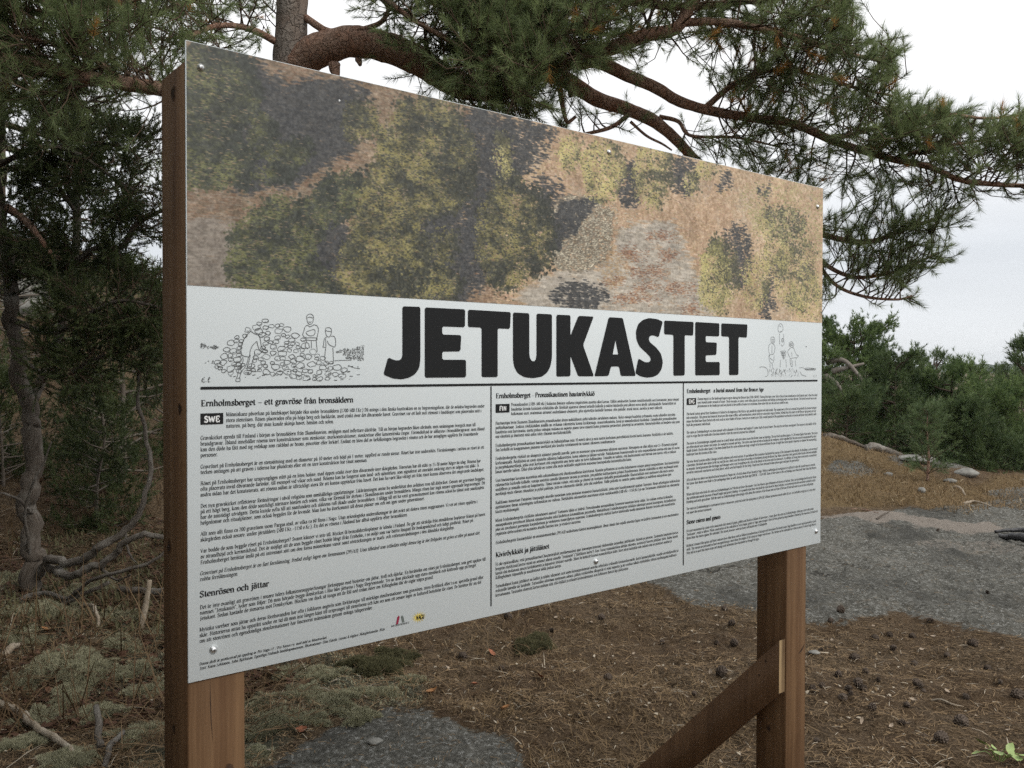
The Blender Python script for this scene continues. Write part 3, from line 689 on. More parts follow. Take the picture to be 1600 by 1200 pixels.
# cones hanging on the twigs
def cone_mesh(name, R, Ln, n_scale, open_):
    V, F = [], []
    for k in range(n_scale):
        t = (k + 0.5) / n_scale; z = (t - 0.45) * Ln; a = k * 2.39996
        r = R * math.sin(math.pi * min(0.97, 0.16 + 0.80 * t)) ** 0.8
        er = np.array([math.cos(a), math.sin(a), 0]); et = np.array([-math.sin(a), math.cos(a), 0]); ez = np.array([0, 0, 1.0])
        w = R * 0.42; o_ = er * r * 0.35 + ez * z
        tip = er * r * (1 + 0.25 * open_) + ez * (z + Ln * (0.13 - 0.10 * open_))
        b = len(V)
        V += [o_ - et * w * 0.4, o_ + et * w * 0.4, tip + et * w * 0.8, tip - et * w * 0.8, tip + er * R * 0.12 - ez * Ln * 0.03, o_ - ez * Ln * 0.10 + er * R * 0.1]
        F += [(b, b + 1, b + 2, b + 3), (b + 3, b + 2, b + 4, b + 4), (b + 5, b, b + 3, b + 4), (b + 1, b + 5, b + 4, b + 2)]
    F = np.array(F); tri = F[F[:, 2] == F[:, 3]][:, :3]; quad = F[F[:, 2] != F[:, 3]]
    b = len(V)                                                 # dark core
    m_ = 8
    for t in np.linspace(0, 1, 5):
        for q in range(m_): V.append(np.array([math.cos(q / m_ * 6.283), math.sin(q / m_ * 6.283), 0]) * R * 0.5 * math.sin(math.pi * (0.1 + 0.8 * t)) + np.array([0, 0, (t - 0.5) * Ln * 0.85]))
    q4 = [(b + i * m_ + j, b + i * m_ + (j + 1) % m_, b + (i + 1) * m_ + (j + 1) % m_, b + (i + 1) * m_ + j) for i in range(4) for j in range(m_)]
    me = mesh(name, np.array(V), [np.vstack([quad, q4]), tri]); me.materials.append(M['cone'])
    return me
CONES = [cone_mesh('pine_cone', 0.021, 0.044, 44, 1.0), cone_mesh('pine_cone', 0.017, 0.042, 44, 0.2), cone_mesh('pine_cone', 0.024, 0.040, 48, 1.5)]
def rot_to(axis, roll):
    q = Vector([float(c) for c in axis]).to_track_quat('Z', 'Y')
    from mathutils import Quaternion
    return (q @ Quaternion((0, 0, 1), roll)).to_euler()
for px, py, d in ((1421, 381, 5.35), (1440, 416, 5.3), (1326, 371, 5.3), (1456, 357, 5.25), (1567, 206, 5.0), (1470, 227, 5.1), (1256, 232, 5.2), (1512, 262, 5.05), (1232, 20, 4.85)):
    c = bpy.data.objects.new('cone', CONES[1]); COL.objects.link(c); c.parent = pine
    c.location = [float(v) for v in (P(px, py, d) - base)]; c.rotation_euler = rot_to(nrm(rg.normal(size=3) + [0, 0, -0.6]), rg.random() * 6)

# ---- the old juniper at the left edge, with bare grey limbs at its foot
rg = np.random.default_rng(33)
DJ = 5.9
jb = G3(48, 925); DJ = float((jb - CAM) @ FWD)
jun = empty('juniper_tree', jb - [0, 0, 0.05])
tag(jun, 'gnarled dark juniper with bare grey limbs standing left of the board', 'tree')
def J(rows, r0, r1, mat='juniper_bark', name='branch', **k): return add_limb(jun, [(x, y, DJ + dz) for x, y, dz in rows], r0, r1, M[mat], name, seed=int(rows[0][0]) + 500, **k)
jt = J([(50, 935, 0), (52, 850, .02), (44, 780, .05), (50, 690, .05), (42, 620, .08), (26, 560, .1), (18, 480, .12), (14, 420, .1), (2, 350, .1), (-8, 240, .1), (8, 120, .12), (0, 0, .1), (10, -200, .1)], 0.060, 0.03, 'juniper_bark', 'trunk', seg=18, amp=0.17, freq=9, n=120, kink=0.5)
jt2 = J([(44, 640, .08), (80, 560, .3), (104, 480, .4), (118, 392, .45), (120, 320, .45), (104, 285, .45), (110, 200, .4), (130, 100, .3)], 0.034, 0.014, amp=0.15, n=60)
ja = J([(20, 430, .1), (60, 425, .0), (110, 415, -.1), (150, 388, -.15), (190, 386, -.2), (212, 352, -.2), (240, 335, -.2), (262, 325, -.2)], 0.026, 0.010, amp=0.15)
jb1 = J([(12, 325, .1), (40, 345, -.1), (62, 372, -.2), (84, 402, -.3)], 0.026, 0.014, 'pine_bark', amp=0.15)
jc = J([(118, 330, .4), (92, 290, .3), (84, 240, .2), (100, 180, .2), (160, 150, .2)], 0.016, 0.007)
jd = J([(20, 500, .1), (80, 520, -.2), (140, 490, -.3), (190, 470, -.4), (250, 480, -.4)], 0.02, 0.008)
je = J([(-6, 260, .1), (60, 230, 0), (120, 240, -.1), (180, 280, -.2), (215, 300, -.2)], 0.018, 0.007)
jf = J([(110, 250, .4), (160, 225, .4), (205, 235, .35), (240, 210, .3)], 0.013, 0.006)
jg = J([(26, 560, .1), (90, 590, -.2), (150, 560, -.3), (220, 545, -.3)], 0.016, 0.007)
jh = J([(-4, 300, .1), (-60, 250, -.2), (-100, 200, -.4)], 0.02, 0.008)
# bare limbs near the ground
for rows, r0, r1 in (([(56, 900, 0), (75, 878, -.1), (110, 876, -.2), (140, 868, -.3), (168, 846, -.3), (200, 826, -.3), (222, 790, -.3), (232, 740, -.25), (228, 680, -.2), (216, 610, -.2), (228, 540, -.2)], 0.036, 0.010),
                     ([(70, 884, -.05), (110, 898, -.3), (150, 886, -.4), (180, 862, -.45), (212, 838, -.5), (240, 836, -.5), (275, 838, -.5)], 0.030, 0.016),
                     ([(-20, 946, -.3), (30, 938, -.2), (62, 928, -.15), (110, 930, -.35), (150, 905, -.5), (205, 890, -.6), (245, 872, -.6), (268, 850, -.6)], 0.020, 0.009),
                     ([(58, 915, 0), (62, 955, -.2), (95, 945, -.3), (140, 925, -.4), (170, 908, -.4)], 0.024, 0.012),
                     ([(48, 880, 0), (40, 800, -.2), (60, 740, -.3), (80, 690, -.35)], 0.014, 0.005), ([(52, 800, 0), (20, 775, -.2), (-20, 770, -.3)], 0.012, 0.005), ([(150, 884, -.35), (180, 905, -.5), (205, 898, -.6)], 0.012, 0.004), ([(195, 832, -.3), (205, 870, -.4), (215, 880, -.5)], 0.010, 0.004)):
    J(rows, r0 * .82, r1 * .82, 'dead_wood', 'bare_limb', amp=0.2, freq=16, seg=10, kink=0.9, n=46)
S, B, A = [], [], []
for q, t0, t1, cnt, Lr in ((jt, .50, 1, 70, (.2, .6)), (jt2, .25, 1, 44, (.15, .45)), (ja, .2, 1, 30, (.12, .34)), (jb1, .4, 1, 8, (.1, .25)), (jc, .1, 1, 22, (.12, .36)), (jd, .2, 1, 34, (.15, .42)), (je, .1, 1, 34, (.15, .4)), (jf, .1, 1, 24, (.12, .34)), (jg, .2, 1, 30, (.15, .4)), (jh, .1, 1, 20, (.2, .5))):
    s, b, a = side_shoots(rg, q, t0, t1, int(cnt * 1.5), Lr, 9, (.05, .14), up=0.12, r0=0.0045, droop=0.05); S += s; B += b; A += a
S, B, A = np.array(S), np.array(B), np.array(A)
SKY2 = [[(205, 260), (256, 200), (256, 430), (225, 440), (205, 395), (235, 370), (215, 330)], [(110, 150), (250, 155), (250, 205), (190, 200), (150, 175), (115, 175)]]
X_, Y_, _d = proj(B); kk = np.ones(len(B), bool)
for p in SKY2: kk &= ~(inpoly(p, X_, Y_) & (rg.random(len(B)) < 0.8))
kk &= Y_ < 640
B, A = B[kk], A[kk]
V, F = twigs(S, 3); MB().add(V, F).build('twigs', M['twig'], jun)['kind'] = 'stuff'
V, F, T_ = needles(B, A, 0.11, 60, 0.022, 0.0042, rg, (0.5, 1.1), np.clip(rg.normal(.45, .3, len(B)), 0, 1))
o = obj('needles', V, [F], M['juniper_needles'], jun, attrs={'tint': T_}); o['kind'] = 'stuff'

# ---- general conifer and bush for the wood around
def conifer(name, label, base, H, R, seed, limbs=26, clumps=14, nl=0.11, w=0.012, per=14, mat='wood_pine_needles', z0=0.15, shape=0.7, lean=(0, 0), cl=0.16, tilt=0.35, group=None, trunk_r=None, bare=0, bmat='far_bark'):
    rg = np.random.default_rng(seed)
    base = np.asarray(base, float)
    root = empty(name, base); tag(root, label, 'tree' if 'bush' not in name else 'bush', group)
    top = base + np.array([lean[0], lean[1], H])
    tq = spline([base, base + (top - base) * .33 + [rg.normal(0, .02) * H, rg.normal(0, .02) * H, 0], base + (top - base) * .68 + [rg.normal(0, .03) * H, rg.normal(0, .03) * H, 0], top], 22)
    r = trunk_r or H * 0.016
    V, F = tube(tq, np.linspace(r, r * 0.2, 22), 8, 0.12, 6, seed); MB().add(V, F).build('trunk', M[bmat], root, True)
    mb = MB(); B, A = [], []
    for k in range(limbs):
        t = z0 + (1 - z0) * ((k + rg.random()) / limbs)
        p = tq[min(int(t * 21), 21)]; u = (t - z0) / (1 - z0)
        prof = (math.sin(math.pi * min(1, (u * 0.82 + 0.18))) ** shape) if shape > 0 else (1 - u) ** 0.8 + 0.05
        if 0 < shape < 0.3: prof = 0.62 + 0.38 * math.sin(math.pi * min(1, u + 0.12))     # broad, flat topped crown
        ln = R * prof * rg.uniform(0.6, 1.15)
        az = rg.random() * 6.283 + k * 2.4; tl = tilt + 0.5 * u + rg.normal(0, 0.15)
        d = np.array([math.cos(az) * math.cos(tl), math.sin(az) * math.cos(tl), math.sin(tl)])
        e = p + d * ln; mid = p + d * ln * 0.5 + rg.normal(0, 0.07, 3) * ln - np.array([0, 0, 0.08 * ln])
        q = spline([p, mid, e], 7); mb.add(*tube(q, np.linspace(r * 0.45, r * 0.08, 7), 4, cap=False))
        for c_ in range(clumps):
            s_ = 0.40 + 0.65 * rg.random() ** 0.55; i_ = min(int(min(s_, 1) * 6), 5)
            b = q[i_] + (q[i_ + 1] - q[i_]) * (min(s_, 1.0) * 6 - i_) + rg.normal(0, 0.36, 3) * cl * (0.5 + ln / max(R, .01))
            B.append(b); A.append(nrm(d * 0.7 + rg.normal(0, 0.55, 3) + np.array([0, 0, 0.55])))
    for _ in range(clumps): B.append(top + rg.normal(0, .06, 3) * [1, 1, 2]); A.append(nrm(rg.normal(0, .4, 3) + [0, 0, 1]))
    mb.build('branches', M[bmat], root)['kind'] = 'stuff'
    B, A = np.array(B), np.array(A)
    zz = np.clip((B[:, 2] - base[2]) / H, 0, 1)
    tn = np.clip(rg.normal(0.40, 0.26, len(B)) + 0.35 * fbm(B[:, 0] * 2.2, B[:, 1] * 2.2, B[:, 2] * 2.2, 2, seed), 0, 1)
    V, F, T_ = needles(B, A, nl * 1.3, per, nl, w, rg, (0.35, 1.05), tn, 0.08)
    o = obj('crown', V, [F], M[mat], root, attrs={'tint': T_}); o['kind'] = 'stuff'
    return root
def at(px, d, py_top, **k):        # base on the ground under a pixel column and the height that reaches a pixel row
    q = P(px, py_top, d); z = ground_z(q[0], q[1])[0]
    return np.array([q[0], q[1], z - 0.1]), q[2] - z + 0.1
W = []
def wood(name, label, px, d, top, R, seed, **k):
    b, H = at(px, d, top); return conifer(name, label, b, H, R, seed, **k)
# ------------------------------------------------------------------ the information sign
PW, PH = 2.20679, 1.2
PB = CAM + np.array([-0.60617, 1.79010, -0.594126])           # lower left front corner of the panel
_yaw = 0.847735
SU = np.array([math.sin(_yaw), math.cos(_yaw), 0.0])          # along the panel
SN = np.array([SU[1], -SU[0], 0.0])                           # out of its printed face
SZ = np.array([0, 0, 1.0])
def homography(src, dst):
    A = []
    for (x, y), (u, v) in zip(src, dst):
        A.append([x, y, 1, 0, 0, 0, -u * x, -u * y, -u]); A.append([0, 0, 0, x, y, 1, -v * x, -v * y, -v])
    return np.linalg.svd(np.array(A, float))[2][-1].reshape(3, 3)
H2S = homography([(290, 62), (1286, 294), (1282, 848), (294, 1068)], [(0, PH), (PW, PH), (PW, 0), (0, 0)])
S2H = np.linalg.inv(H2S)
def hom(Hm, q):
    q = np.asarray(q, float); w = np.concatenate([q, np.ones(q.shape[:-1] + (1,))], -1) @ Hm.T
    return w[..., :2] / w[..., 2:3]
def on(st, lift):                  # panel coordinates (metres right, metres up) to the place on the panel's face
    st = np.asarray(st, float)
    return PB + st[..., :1] * SU + st[..., 1:2] * SZ + lift * SN
TH = 0.004
sign = empty('information_sign', PB + SU * PW * 0.5 - SZ * PB[2])
tag(sign, 'big white and photo printed information board on two brown timber posts', 'sign')
bp = bbox(PB - SN * TH, SU * PW, SZ * PH, SN * TH, 0.0008)
panel = MB().add(*bp).build('panel', M['panel'], sign)

def ribbon(pts, w, closed=False):  # flat ink line along panel points; w a number or one width per point
    p = np.asarray(pts, float)
    if closed: p = np.vstack([p, p[:1]])
    t = nrm(np.gradient(p, axis=0)) if len(p) > 2 else nrm(np.repeat([p[1] - p[0]], 2, 0))
    if closed: t[0] = t[-1] = nrm(p[1] - p[-2])
    n = np.stack([-t[:, 1], t[:, 0]], 1); w = np.broadcast_to(np.asarray(w, float), (len(p),))[:, None] / 2
    a, b = p - n * w, p + n * w
    return np.stack([a[:-1], a[1:], b[1:], b[:-1]], 1)        # quads (m,4,2)
class Ink:
    def __init__(s): s.q = []
    def quads(s, q): s.q.append(np.asarray(q, float).reshape(-1, 4, 2)); return s
    def px(s, pts, w, closed=False, n=None, smooth=False):     # a line traced in photograph pixels, w in metres
        p = np.asarray(pts, float)
        if smooth: p = spline(np.vstack([p, p[:1]]) if closed else p, n or len(p) * 4)
        return s.quads(ribbon(hom(H2S, p), w, closed and not smooth))
    def build(s, name, mat, lift, parent=None):
        q = np.concatenate(s.q)
        V = on(q.reshape(-1, 2), lift); F = np.arange(len(V)).reshape(-1, 4)
        a = q[:, 1] - q[:, 0]; b = q[:, 2] - q[:, 0]
        flip = (a[:, 0] * b[:, 1] - a[:, 1] * b[:, 0]) < 0
        F[flip] = F[flip][:, ::-1]
        return obj(name, V, [F], mat, parent or panel)
def polygon(name, outer, hole, mat, lift, parent=None):        # flat shape with an optional hole, in panel metres
    from mathutils.geometry import tessellate_polygon
    loops = [outer] + ([hole] if hole is not None else [])
    tri = tessellate_polygon([[Vector((p[0], p[1], 0)) for p in l] for l in loops])
    pts = np.concatenate([np.asarray(l, float) for l in loops]); F = np.array(tri)
    a, b, c = pts[F[:, 0]], pts[F[:, 1]], pts[F[:, 2]]
    s = (b[:, 0] - a[:, 0]) * (c[:, 1] - a[:, 1]) - (b[:, 1] - a[:, 1]) * (c[:, 0] - a[:, 0])
    F[s < 0] = F[s < 0][:, ::-1]
    return obj(name, on(pts, lift), [F], mat, parent or panel)

# ---- aerial photograph printed on the upper part: painted from numbers, stored as one picture
def aerial():
    W, Hh = 1500, 620
    s0, s1 = 0.0, PW
    tb = [hom(H2S, (294.0, 448.0))[1], hom(H2S, (1284.0, 503.0))[1]]
    t0 = float(np.mean(tb)); t1 = PH
    s, t = np.meshgrid(np.linspace(s0, s1, W), np.linspace(t0, t1, Hh))
    q = hom(S2H, np.stack([s, t], -1)); X, Y = q[..., 0], q[..., 1]
    n1 = fbm(s * 9, t * 9, oct=5, seed=3, gain=0.6); n2 = fbm(s * 40, t * 40, oct=4, seed=9, gain=0.6)
    n3 = fbm(s * 130, t * 130, oct=2, seed=14); n4 = fbm(s * 5 + 3, t * 5, oct=4, seed=23)
    right = np.clip((X - 290) / 990, 0, 1)[..., None]
    def c(*v): return np.array(v, float) / 255
    img = c(112, 97, 80) * (1 - right) + c(182, 158, 128) * right
    img = img + (n1[..., None] * 0.10 + n2[..., None] * 0.09 + n3[..., None] * 0.07)
    img = np.where((n4 > 0.12)[..., None], img * 0.85 + 0.15 * c(135, 92, 72), img)
    img = np.where(((n1 > 0.22) & (n2 > 0.0))[..., None], img * 0.6 + 0.4 * c(150, 138, 120), img)
    r_ = np.random.default_rng(77)
    def at_px(px, py):             # texel column and row of a photograph pixel
        q_ = hom(H2S, np.stack([px, py], -1)); return (q_[..., 0] - s0) / (s1 - s0) * (W - 1), (q_[..., 1] - t0) / (t1 - t0) * (Hh - 1)
    def paint(mask, a, b, tex):
        nonlocal img
        k = np.clip(tex, 0, 1)[..., None]
        img = np.where(mask[..., None], np.asarray(a) * (1 - k) + np.asarray(b) * k, img)
    def dab(cx, cy, rx, ry, col, al):
        x0, x1 = int(max(cx - rx, 0)), int(min(cx + rx + 2, W)); y0, y1 = int(max(cy - ry, 0)), int(min(cy + ry + 2, Hh))
        if x1 <= x0 or y1 <= y0: return
        yy, xx = np.ogrid[y0:y1, x0:x1]
        m_ = np.clip((1.15 - (((xx - cx) / rx) ** 2 + ((yy - cy) / ry) ** 2)) * 2.0, 0, 1) * al
        img[y0:y1, x0:x1] += (col - img[y0:y1, x0:x1]) * m_[..., None]
    def inside(poly, n, feather):
        p = np.array(poly, float); out = []
        while sum(map(len, out)) < n:
            q_ = p.min(0) + (p.max(0) - p.min(0)) * r_.random((n * 2, 2)); out.append(q_[inpoly(poly, q_[:, 0], q_[:, 1])])
        q_ = np.concatenate(out)[:n]; g_ = fbm(q_[:, 0] / 14, q_[:, 1] / 14, oct=3, seed=5)[:, None] * feather * 1.8
        return q_ + r_.normal(0, feather * 0.45, q_.shape) + np.hstack([g_, g_[::-1]])
    def area(poly):
        p = np.array(poly, float); x_, y_ = p[:, 0], p[:, 1]; return 0.5 * abs(np.dot(x_, np.roll(y_, 1)) - np.dot(y_, np.roll(x_, 1)))
    def ring(cx, cy, rx, ry): return [(cx + rx * math.cos(v), cy + ry * math.sin(v)) for v in np.linspace(0, 6.283, 15)[:-1]]
    def shade(poly, dens=0.30, feather=11):
        q_ = inside(poly, int(area(poly) * dens), feather); u, v = at_px(q_[:, 0], q_[:, 1])
        for k in range(len(u)):
            g_ = r_.random(); dab(u[k], v[k], r_.uniform(2.5, 7), r_.uniform(1.6, 4), c(45, 47, 50) * (1 - g_) + c(70, 69, 66) * g_, 0.72)
    def crown(poly, dk, lt, dens=0.66, feather=10, bias=0.0):
        A_ = area(poly); p = np.array(poly, float); mid = p.mean(0); ext = (p.max(0) - p.min(0)) / 2
        q_ = inside(poly, int(A_ * dens), feather); u, v = at_px(q_[:, 0], q_[:, 1])
        lump = fbm(u / 26, v / 26, oct=3, seed=int(mid[0]), gain=0.6); fine = fbm(u / 7, v / 7, oct=2, seed=int(mid[1]))
        lum = 0.40 + bias + lump * 0.8 + fine * 0.5 - (q_[:, 0] - mid[0]) / ext[0] * 0.16 + r_.normal(0, 0.12, len(u))
        nc = max(1, int(A_ / (3.1 * 21 ** 2))); cen = inside(poly, nc, 2); cr = r_.uniform(13, 26, nc)
        dx = q_[:, None, 0] - cen[None, :, 0]; dy = q_[:, None, 1] - cen[None, :, 1]
        nn = np.argmin((dx ** 2 + dy ** 2) / cr[None] ** 2, 1); i_ = np.arange(len(q_)); ddx, ddy = dx[i_, nn] / cr[nn], dy[i_, nn] / cr[nn]
        lum = lum + np.clip(-0.24 * ddx + 0.13 * ddy, -.3, .3) - 0.20 * np.clip(ddx ** 2 + ddy ** 2, 0, 2.2) + 0.16 + r_.normal(0, .10, nc)[nn]
        order = np.argsort(lum + r_.normal(0, 0.25, len(u)))
        for k in order:
            l_ = min(max(lum[k], 0), 1); sz = r_.uniform(1.2, 2.7) * (1.7 if l_ < 0.3 else 1)
            col = (dk * (1 - l_) + lt * l_) * r_.uniform(0.92, 1.08)
            dab(u[k], v[k], sz * r_.uniform(.55, 1.0), sz * r_.uniform(.9, 1.6), col, 0.8)
        for k in r_.integers(0, len(u), int(A_ * dens * 0.10)):   # gaps that let the dark in
            dab(u[k], v[k], r_.uniform(1.2, 3), r_.uniform(1, 2.4), c(48, 50, 46), 0.7)
        for k in r_.integers(0, len(u), int(A_ * dens * 0.015)):  # a bare twig or a bit of ground
            dab(u[k], v[k], r_.uniform(1.5, 4), 1.1, c(150, 126, 98), 0.6)
    def tuft(poly, cols, dens, rx, ry, al=0.5, feather=10):
        q_ = inside(poly, int(area(poly) * dens), feather); u, v = at_px(q_[:, 0], q_[:, 1])
        for k in range(len(u)): dab(u[k], v[k], r_.uniform(*rx), r_.uniform(*ry), cols[int(r_.integers(0, len(cols)))] * r_.uniform(.88, 1.1), al)
    # heath: matted grass in tan, pink brown and grey
    full = [(288, 60), (1288, 294), (1288, 505), (288, 452)]
    tuft([(288, 60), (800, 175), (800, 480), (288, 452)], [c(120, 102, 80), c(104, 88, 72), c(134, 110, 88), c(96, 84, 70), c(126, 116, 104), c(112, 84, 66)], 0.17, (1.5, 6), (1.1, 3), 0.5)
    tuft([(780, 170), (1288, 294), (1288, 505), (780, 480)], [c(182, 155, 120), c(192, 166, 134), c(164, 134, 106), c(174, 138, 114), c(186, 164, 144), c(162, 144, 108)], 0.22, (1.5, 6), (1.1, 3), 0.5)
    rk_ = [c(144, 136, 124), c(166, 158, 146), c(154, 146, 132), c(180, 172, 158)]
    tuft([(292, 350), (345, 345), (372, 390), (368, 446), (292, 450)], [c(112, 103, 94), c(130, 121, 110), c(120, 112, 102)], 0.16, (4, 11), (2, 5), 0.55)
    slab = [(965, 368), (1008, 348), (1052, 352), (1072, 400), (1100, 455), (1106, 494), (940, 484), (830, 480), (815, 466), (850, 434), (900, 428), (958, 414)]
    tuft(slab, rk_, 0.22, (5, 14), (2.5, 6), 0.6, 8)
    for cx, cy, rx, ry in [(985, 395, 24, 8), (1015, 425, 32, 7), (1045, 400, 20, 7), (1060, 450, 28, 8), (990, 465, 34, 6), (1075, 480, 18, 7), (960, 440, 18, 6), (1035, 372, 22, 6), (1010, 448, 20, 5)]:
        tuft(ring(cx, cy, rx, ry), [c(116, 84, 66), c(146, 108, 84), c(104, 76, 62), c(162, 128, 98)], 0.42, (1.6, 5), (1, 2.2), 0.75, 7)
    tuft([(945, 385), (980, 400), (975, 440), (950, 455), (940, 420)], [c(152, 126, 90), c(164, 140, 104), c(140, 112, 84)], 0.2, (2, 5), (1, 2.6), 0.5, 6)
    for (x0_, y0_, x1_, y1_) in ((1005, 352, 1060, 420), (900, 440, 1000, 470), (1040, 300, 1110, 362), (880, 470, 930, 455)):
        for v in np.linspace(0, 1, 60):
            u_, w_ = at_px(np.array(x0_ + (x1_ - x0_) * v + 5 * math.sin(v * 9)), np.array(y0_ + (y1_ - y0_) * v + 3 * math.sin(v * 13))); dab(float(u_), float(w_), 1.6, 1.1, c(98, 84, 72), 0.6)
    # shadows first, then the cairn, then the crowns that stand in front of them
    shade([(372, 98), (410, 113), (434, 139), (486, 132), (522, 128), (580, 143), (552, 165), (533, 194), (548, 231), (507, 256), (452, 282), (372, 292), (345, 250), (380, 200)])
    shade([(752, 165), (800, 188), (868, 200), (846, 228), (838, 252), (812, 278), (785, 330), (768, 380), (752, 440), (715, 470), (650, 462), (640, 400), (655, 330), (700, 310), (720, 250), (690, 200)])
    shade([(842, 278), (872, 290), (862, 330), (866, 352), (846, 350)])
    cq = inside([(866, 316), (886, 304), (936, 310), (958, 335), (957, 377), (944, 412), (910, 424), (872, 422), (862, 403)], 1150, 3)
    cq = np.concatenate([cq, inside([(950, 318), (985, 320), (996, 345), (975, 372), (955, 385)], 90, 8)])
    u, v = at_px(cq[:, 0], cq[:, 1])
    tuft([(866, 316), (886, 304), (936, 310), (958, 335), (957, 377), (944, 412), (910, 424), (872, 422), (862, 403)], [c(104, 97, 84), c(122, 113, 97)], 0.3, (2, 5), (1.5, 3.5), 0.7, 3)
    for k in range(len(u)):
        sz = r_.uniform(1.6, 2.8); dab(u[k] + 0.9, v[k] - 0.9, sz, sz * .85, c(74, 70, 62), 0.6); dab(u[k], v[k], sz, sz * .8, c(178, 170, 148) * r_.uniform(.84, 1.12), 0.95)
    shade([(874, 316), (936, 311), (912, 343), (900, 364), (882, 374), (874, 392), (862, 392), (866, 345)], 0.36, 3)
    for cx, cy, rx, ry in [(984, 290, 16, 36), (1068, 272, 20, 32), (1130, 278, 8, 16), (1152, 398, 22, 52), (905, 462, 40, 20), (500, 380, 40, 66), (610, 260, 14, 40), (1196, 300, 9, 10), (1206, 350, 8, 26), (1216, 415, 16, 20), (1258, 425, 14, 14), (1200, 470, 14, 32), (1240, 470, 12, 12)]:
        shade(ring(cx, cy, rx, ry), 0.28, 6)
    dk, lt = c(44, 48, 42), c(92, 94, 60)
    crown([(288, 80), (340, 74), (385, 98), (398, 135), (392, 180), (360, 210), (400, 240), (380, 285), (288, 288)], dk, lt)
    for cx, cy, rx, ry in [(410, 210, 20, 32), (440, 245, 24, 22), (470, 235, 14, 20), (395, 150, 16, 18), (425, 270, 28, 12)]: crown(ring(cx, cy, rx, ry), dk, lt * .9, 0.38, 8)
    crown([(358, 446), (365, 370), (390, 330), (432, 310), (482, 320), (502, 285), (545, 268), (572, 300), (560, 330), (500, 345), (480, 400), (510, 440), (555, 462)], dk, c(94, 96, 60))
    dk, lt = c(48, 50, 43), c(126, 119, 74)
    crown(ring(562, 186, 28, 26), dk, lt)
    crown([(592, 215), (622, 163), (672, 152), (706, 165), (715, 200), (736, 215), (742, 265), (735, 300), (700, 325), (660, 340), (650, 400), (690, 420), (715, 440), (704, 470), (540, 462), (530, 420), (540, 380), (565, 330), (580, 280)], dk, lt)
    for cx, cy, rx, ry in [(640, 400, 28, 38), (690, 385, 20, 30), (620, 440, 36, 18), (570, 420, 24, 30)]: crown(ring(cx, cy, rx, ry), dk, lt, 0.36)
    crown([(768, 288), (795, 274), (832, 300), (862, 330), (870, 380), (848, 420), (802, 452), (768, 444), (748, 400), (753, 350)], dk, lt)
    dk, lt = c(66, 66, 52), c(172, 163, 106)
    for cx, cy, rx, ry in [(786, 240, 12, 36), (890, 240, 16, 28), (942, 268, 36, 48), (1020, 273, 30, 54), (1080, 284, 12, 18), (1106, 268, 14, 16), (1122, 430, 31, 62), (1180, 440, 22, 46), (1245, 430, 38, 58), (1215, 400, 28, 28), (1265, 470, 24, 34), (1220, 350, 38, 28)]: crown(ring(cx, cy, rx, ry), dk, lt, 0.56, 6, 0.34)
    crown(ring(1116, 432, 26, 52), c(104, 102, 64), lt, 0.4, 5, 0.3)
    tuft([(1160, 300), (1200, 282), (1286, 298), (1286, 400), (1230, 380), (1180, 370)], [c(148, 144, 94), c(160, 154, 104), c(136, 132, 86), c(170, 160, 116)], 0.14, (2, 6), (1.2, 3), 0.6)
    tuft([(1175, 300), (1280, 305), (1280, 470), (1175, 440)], [c(92, 90, 66), c(80, 80, 62)], 0.012, (1.5, 3), (1.5, 3.5), 0.8)
    p_ = np.pad(img, ((1, 1), (1, 1), (0, 0)), 'edge')
    img = (p_[:-2, 1:-1] + p_[2:, 1:-1] + p_[1:-1, :-2] + p_[1:-1, 2:] + 16 * img) / 20
    img = np.clip(img * (1 + 0.10 * fbm(s * 14 + 9, t * 14, oct=3, seed=140)[..., None]) + n3[..., None] * 0.05 + fbm(s * 260, t * 260, oct=1, seed=141)[..., None] * 0.045, 0.02, 1)
    img = img * 0.92 + 0.035                                   # pale veil of reflection put into the print colours
    lin = np.where(img <= 0.04045, img / 12.92, ((img + 0.055) / 1.055) ** 2.4)
    im = bpy.data.images.new('aerial_print', W, Hh, float_buffer=False)
    rgba = np.ones((Hh, W, 4), np.float32); rgba[..., :3] = img
    im.pixels.foreach_set(rgba.ravel()); im.update(); im.pack()
    return im, t0
AERIAL, T_PHOTO = aerial()
m, nt = material('aerial_photo_print'); n = N(nt)
uv = n('ShaderNodeTexCoord').outputs['UV']
tex = n('ShaderNodeTexImage', {'Vector': uv}, image=AERIAL, extension='EXTEND')
colp = n.mix(1.0, tex.outputs['Color'], (1.34, 1.34, 1.34), 'MULTIPLY')
n.out(n.surf(colp, 0.42, 0.40).outputs[0])
e_ = 0.0012
photo = obj('photo_print', on(np.array([(e_, T_PHOTO), (PW - e_, T_PHOTO), (PW - e_, PH - e_), (e_, PH - e_)]), 0.0007), [np.array([[0, 1, 2, 3]])], m, panel)
uvl = photo.data.uv_layers.new(name='UVMap')
for k, c_ in enumerate(((0, 0), (1, 0), (1, 1), (0, 1))): uvl.data[k].uv = c_

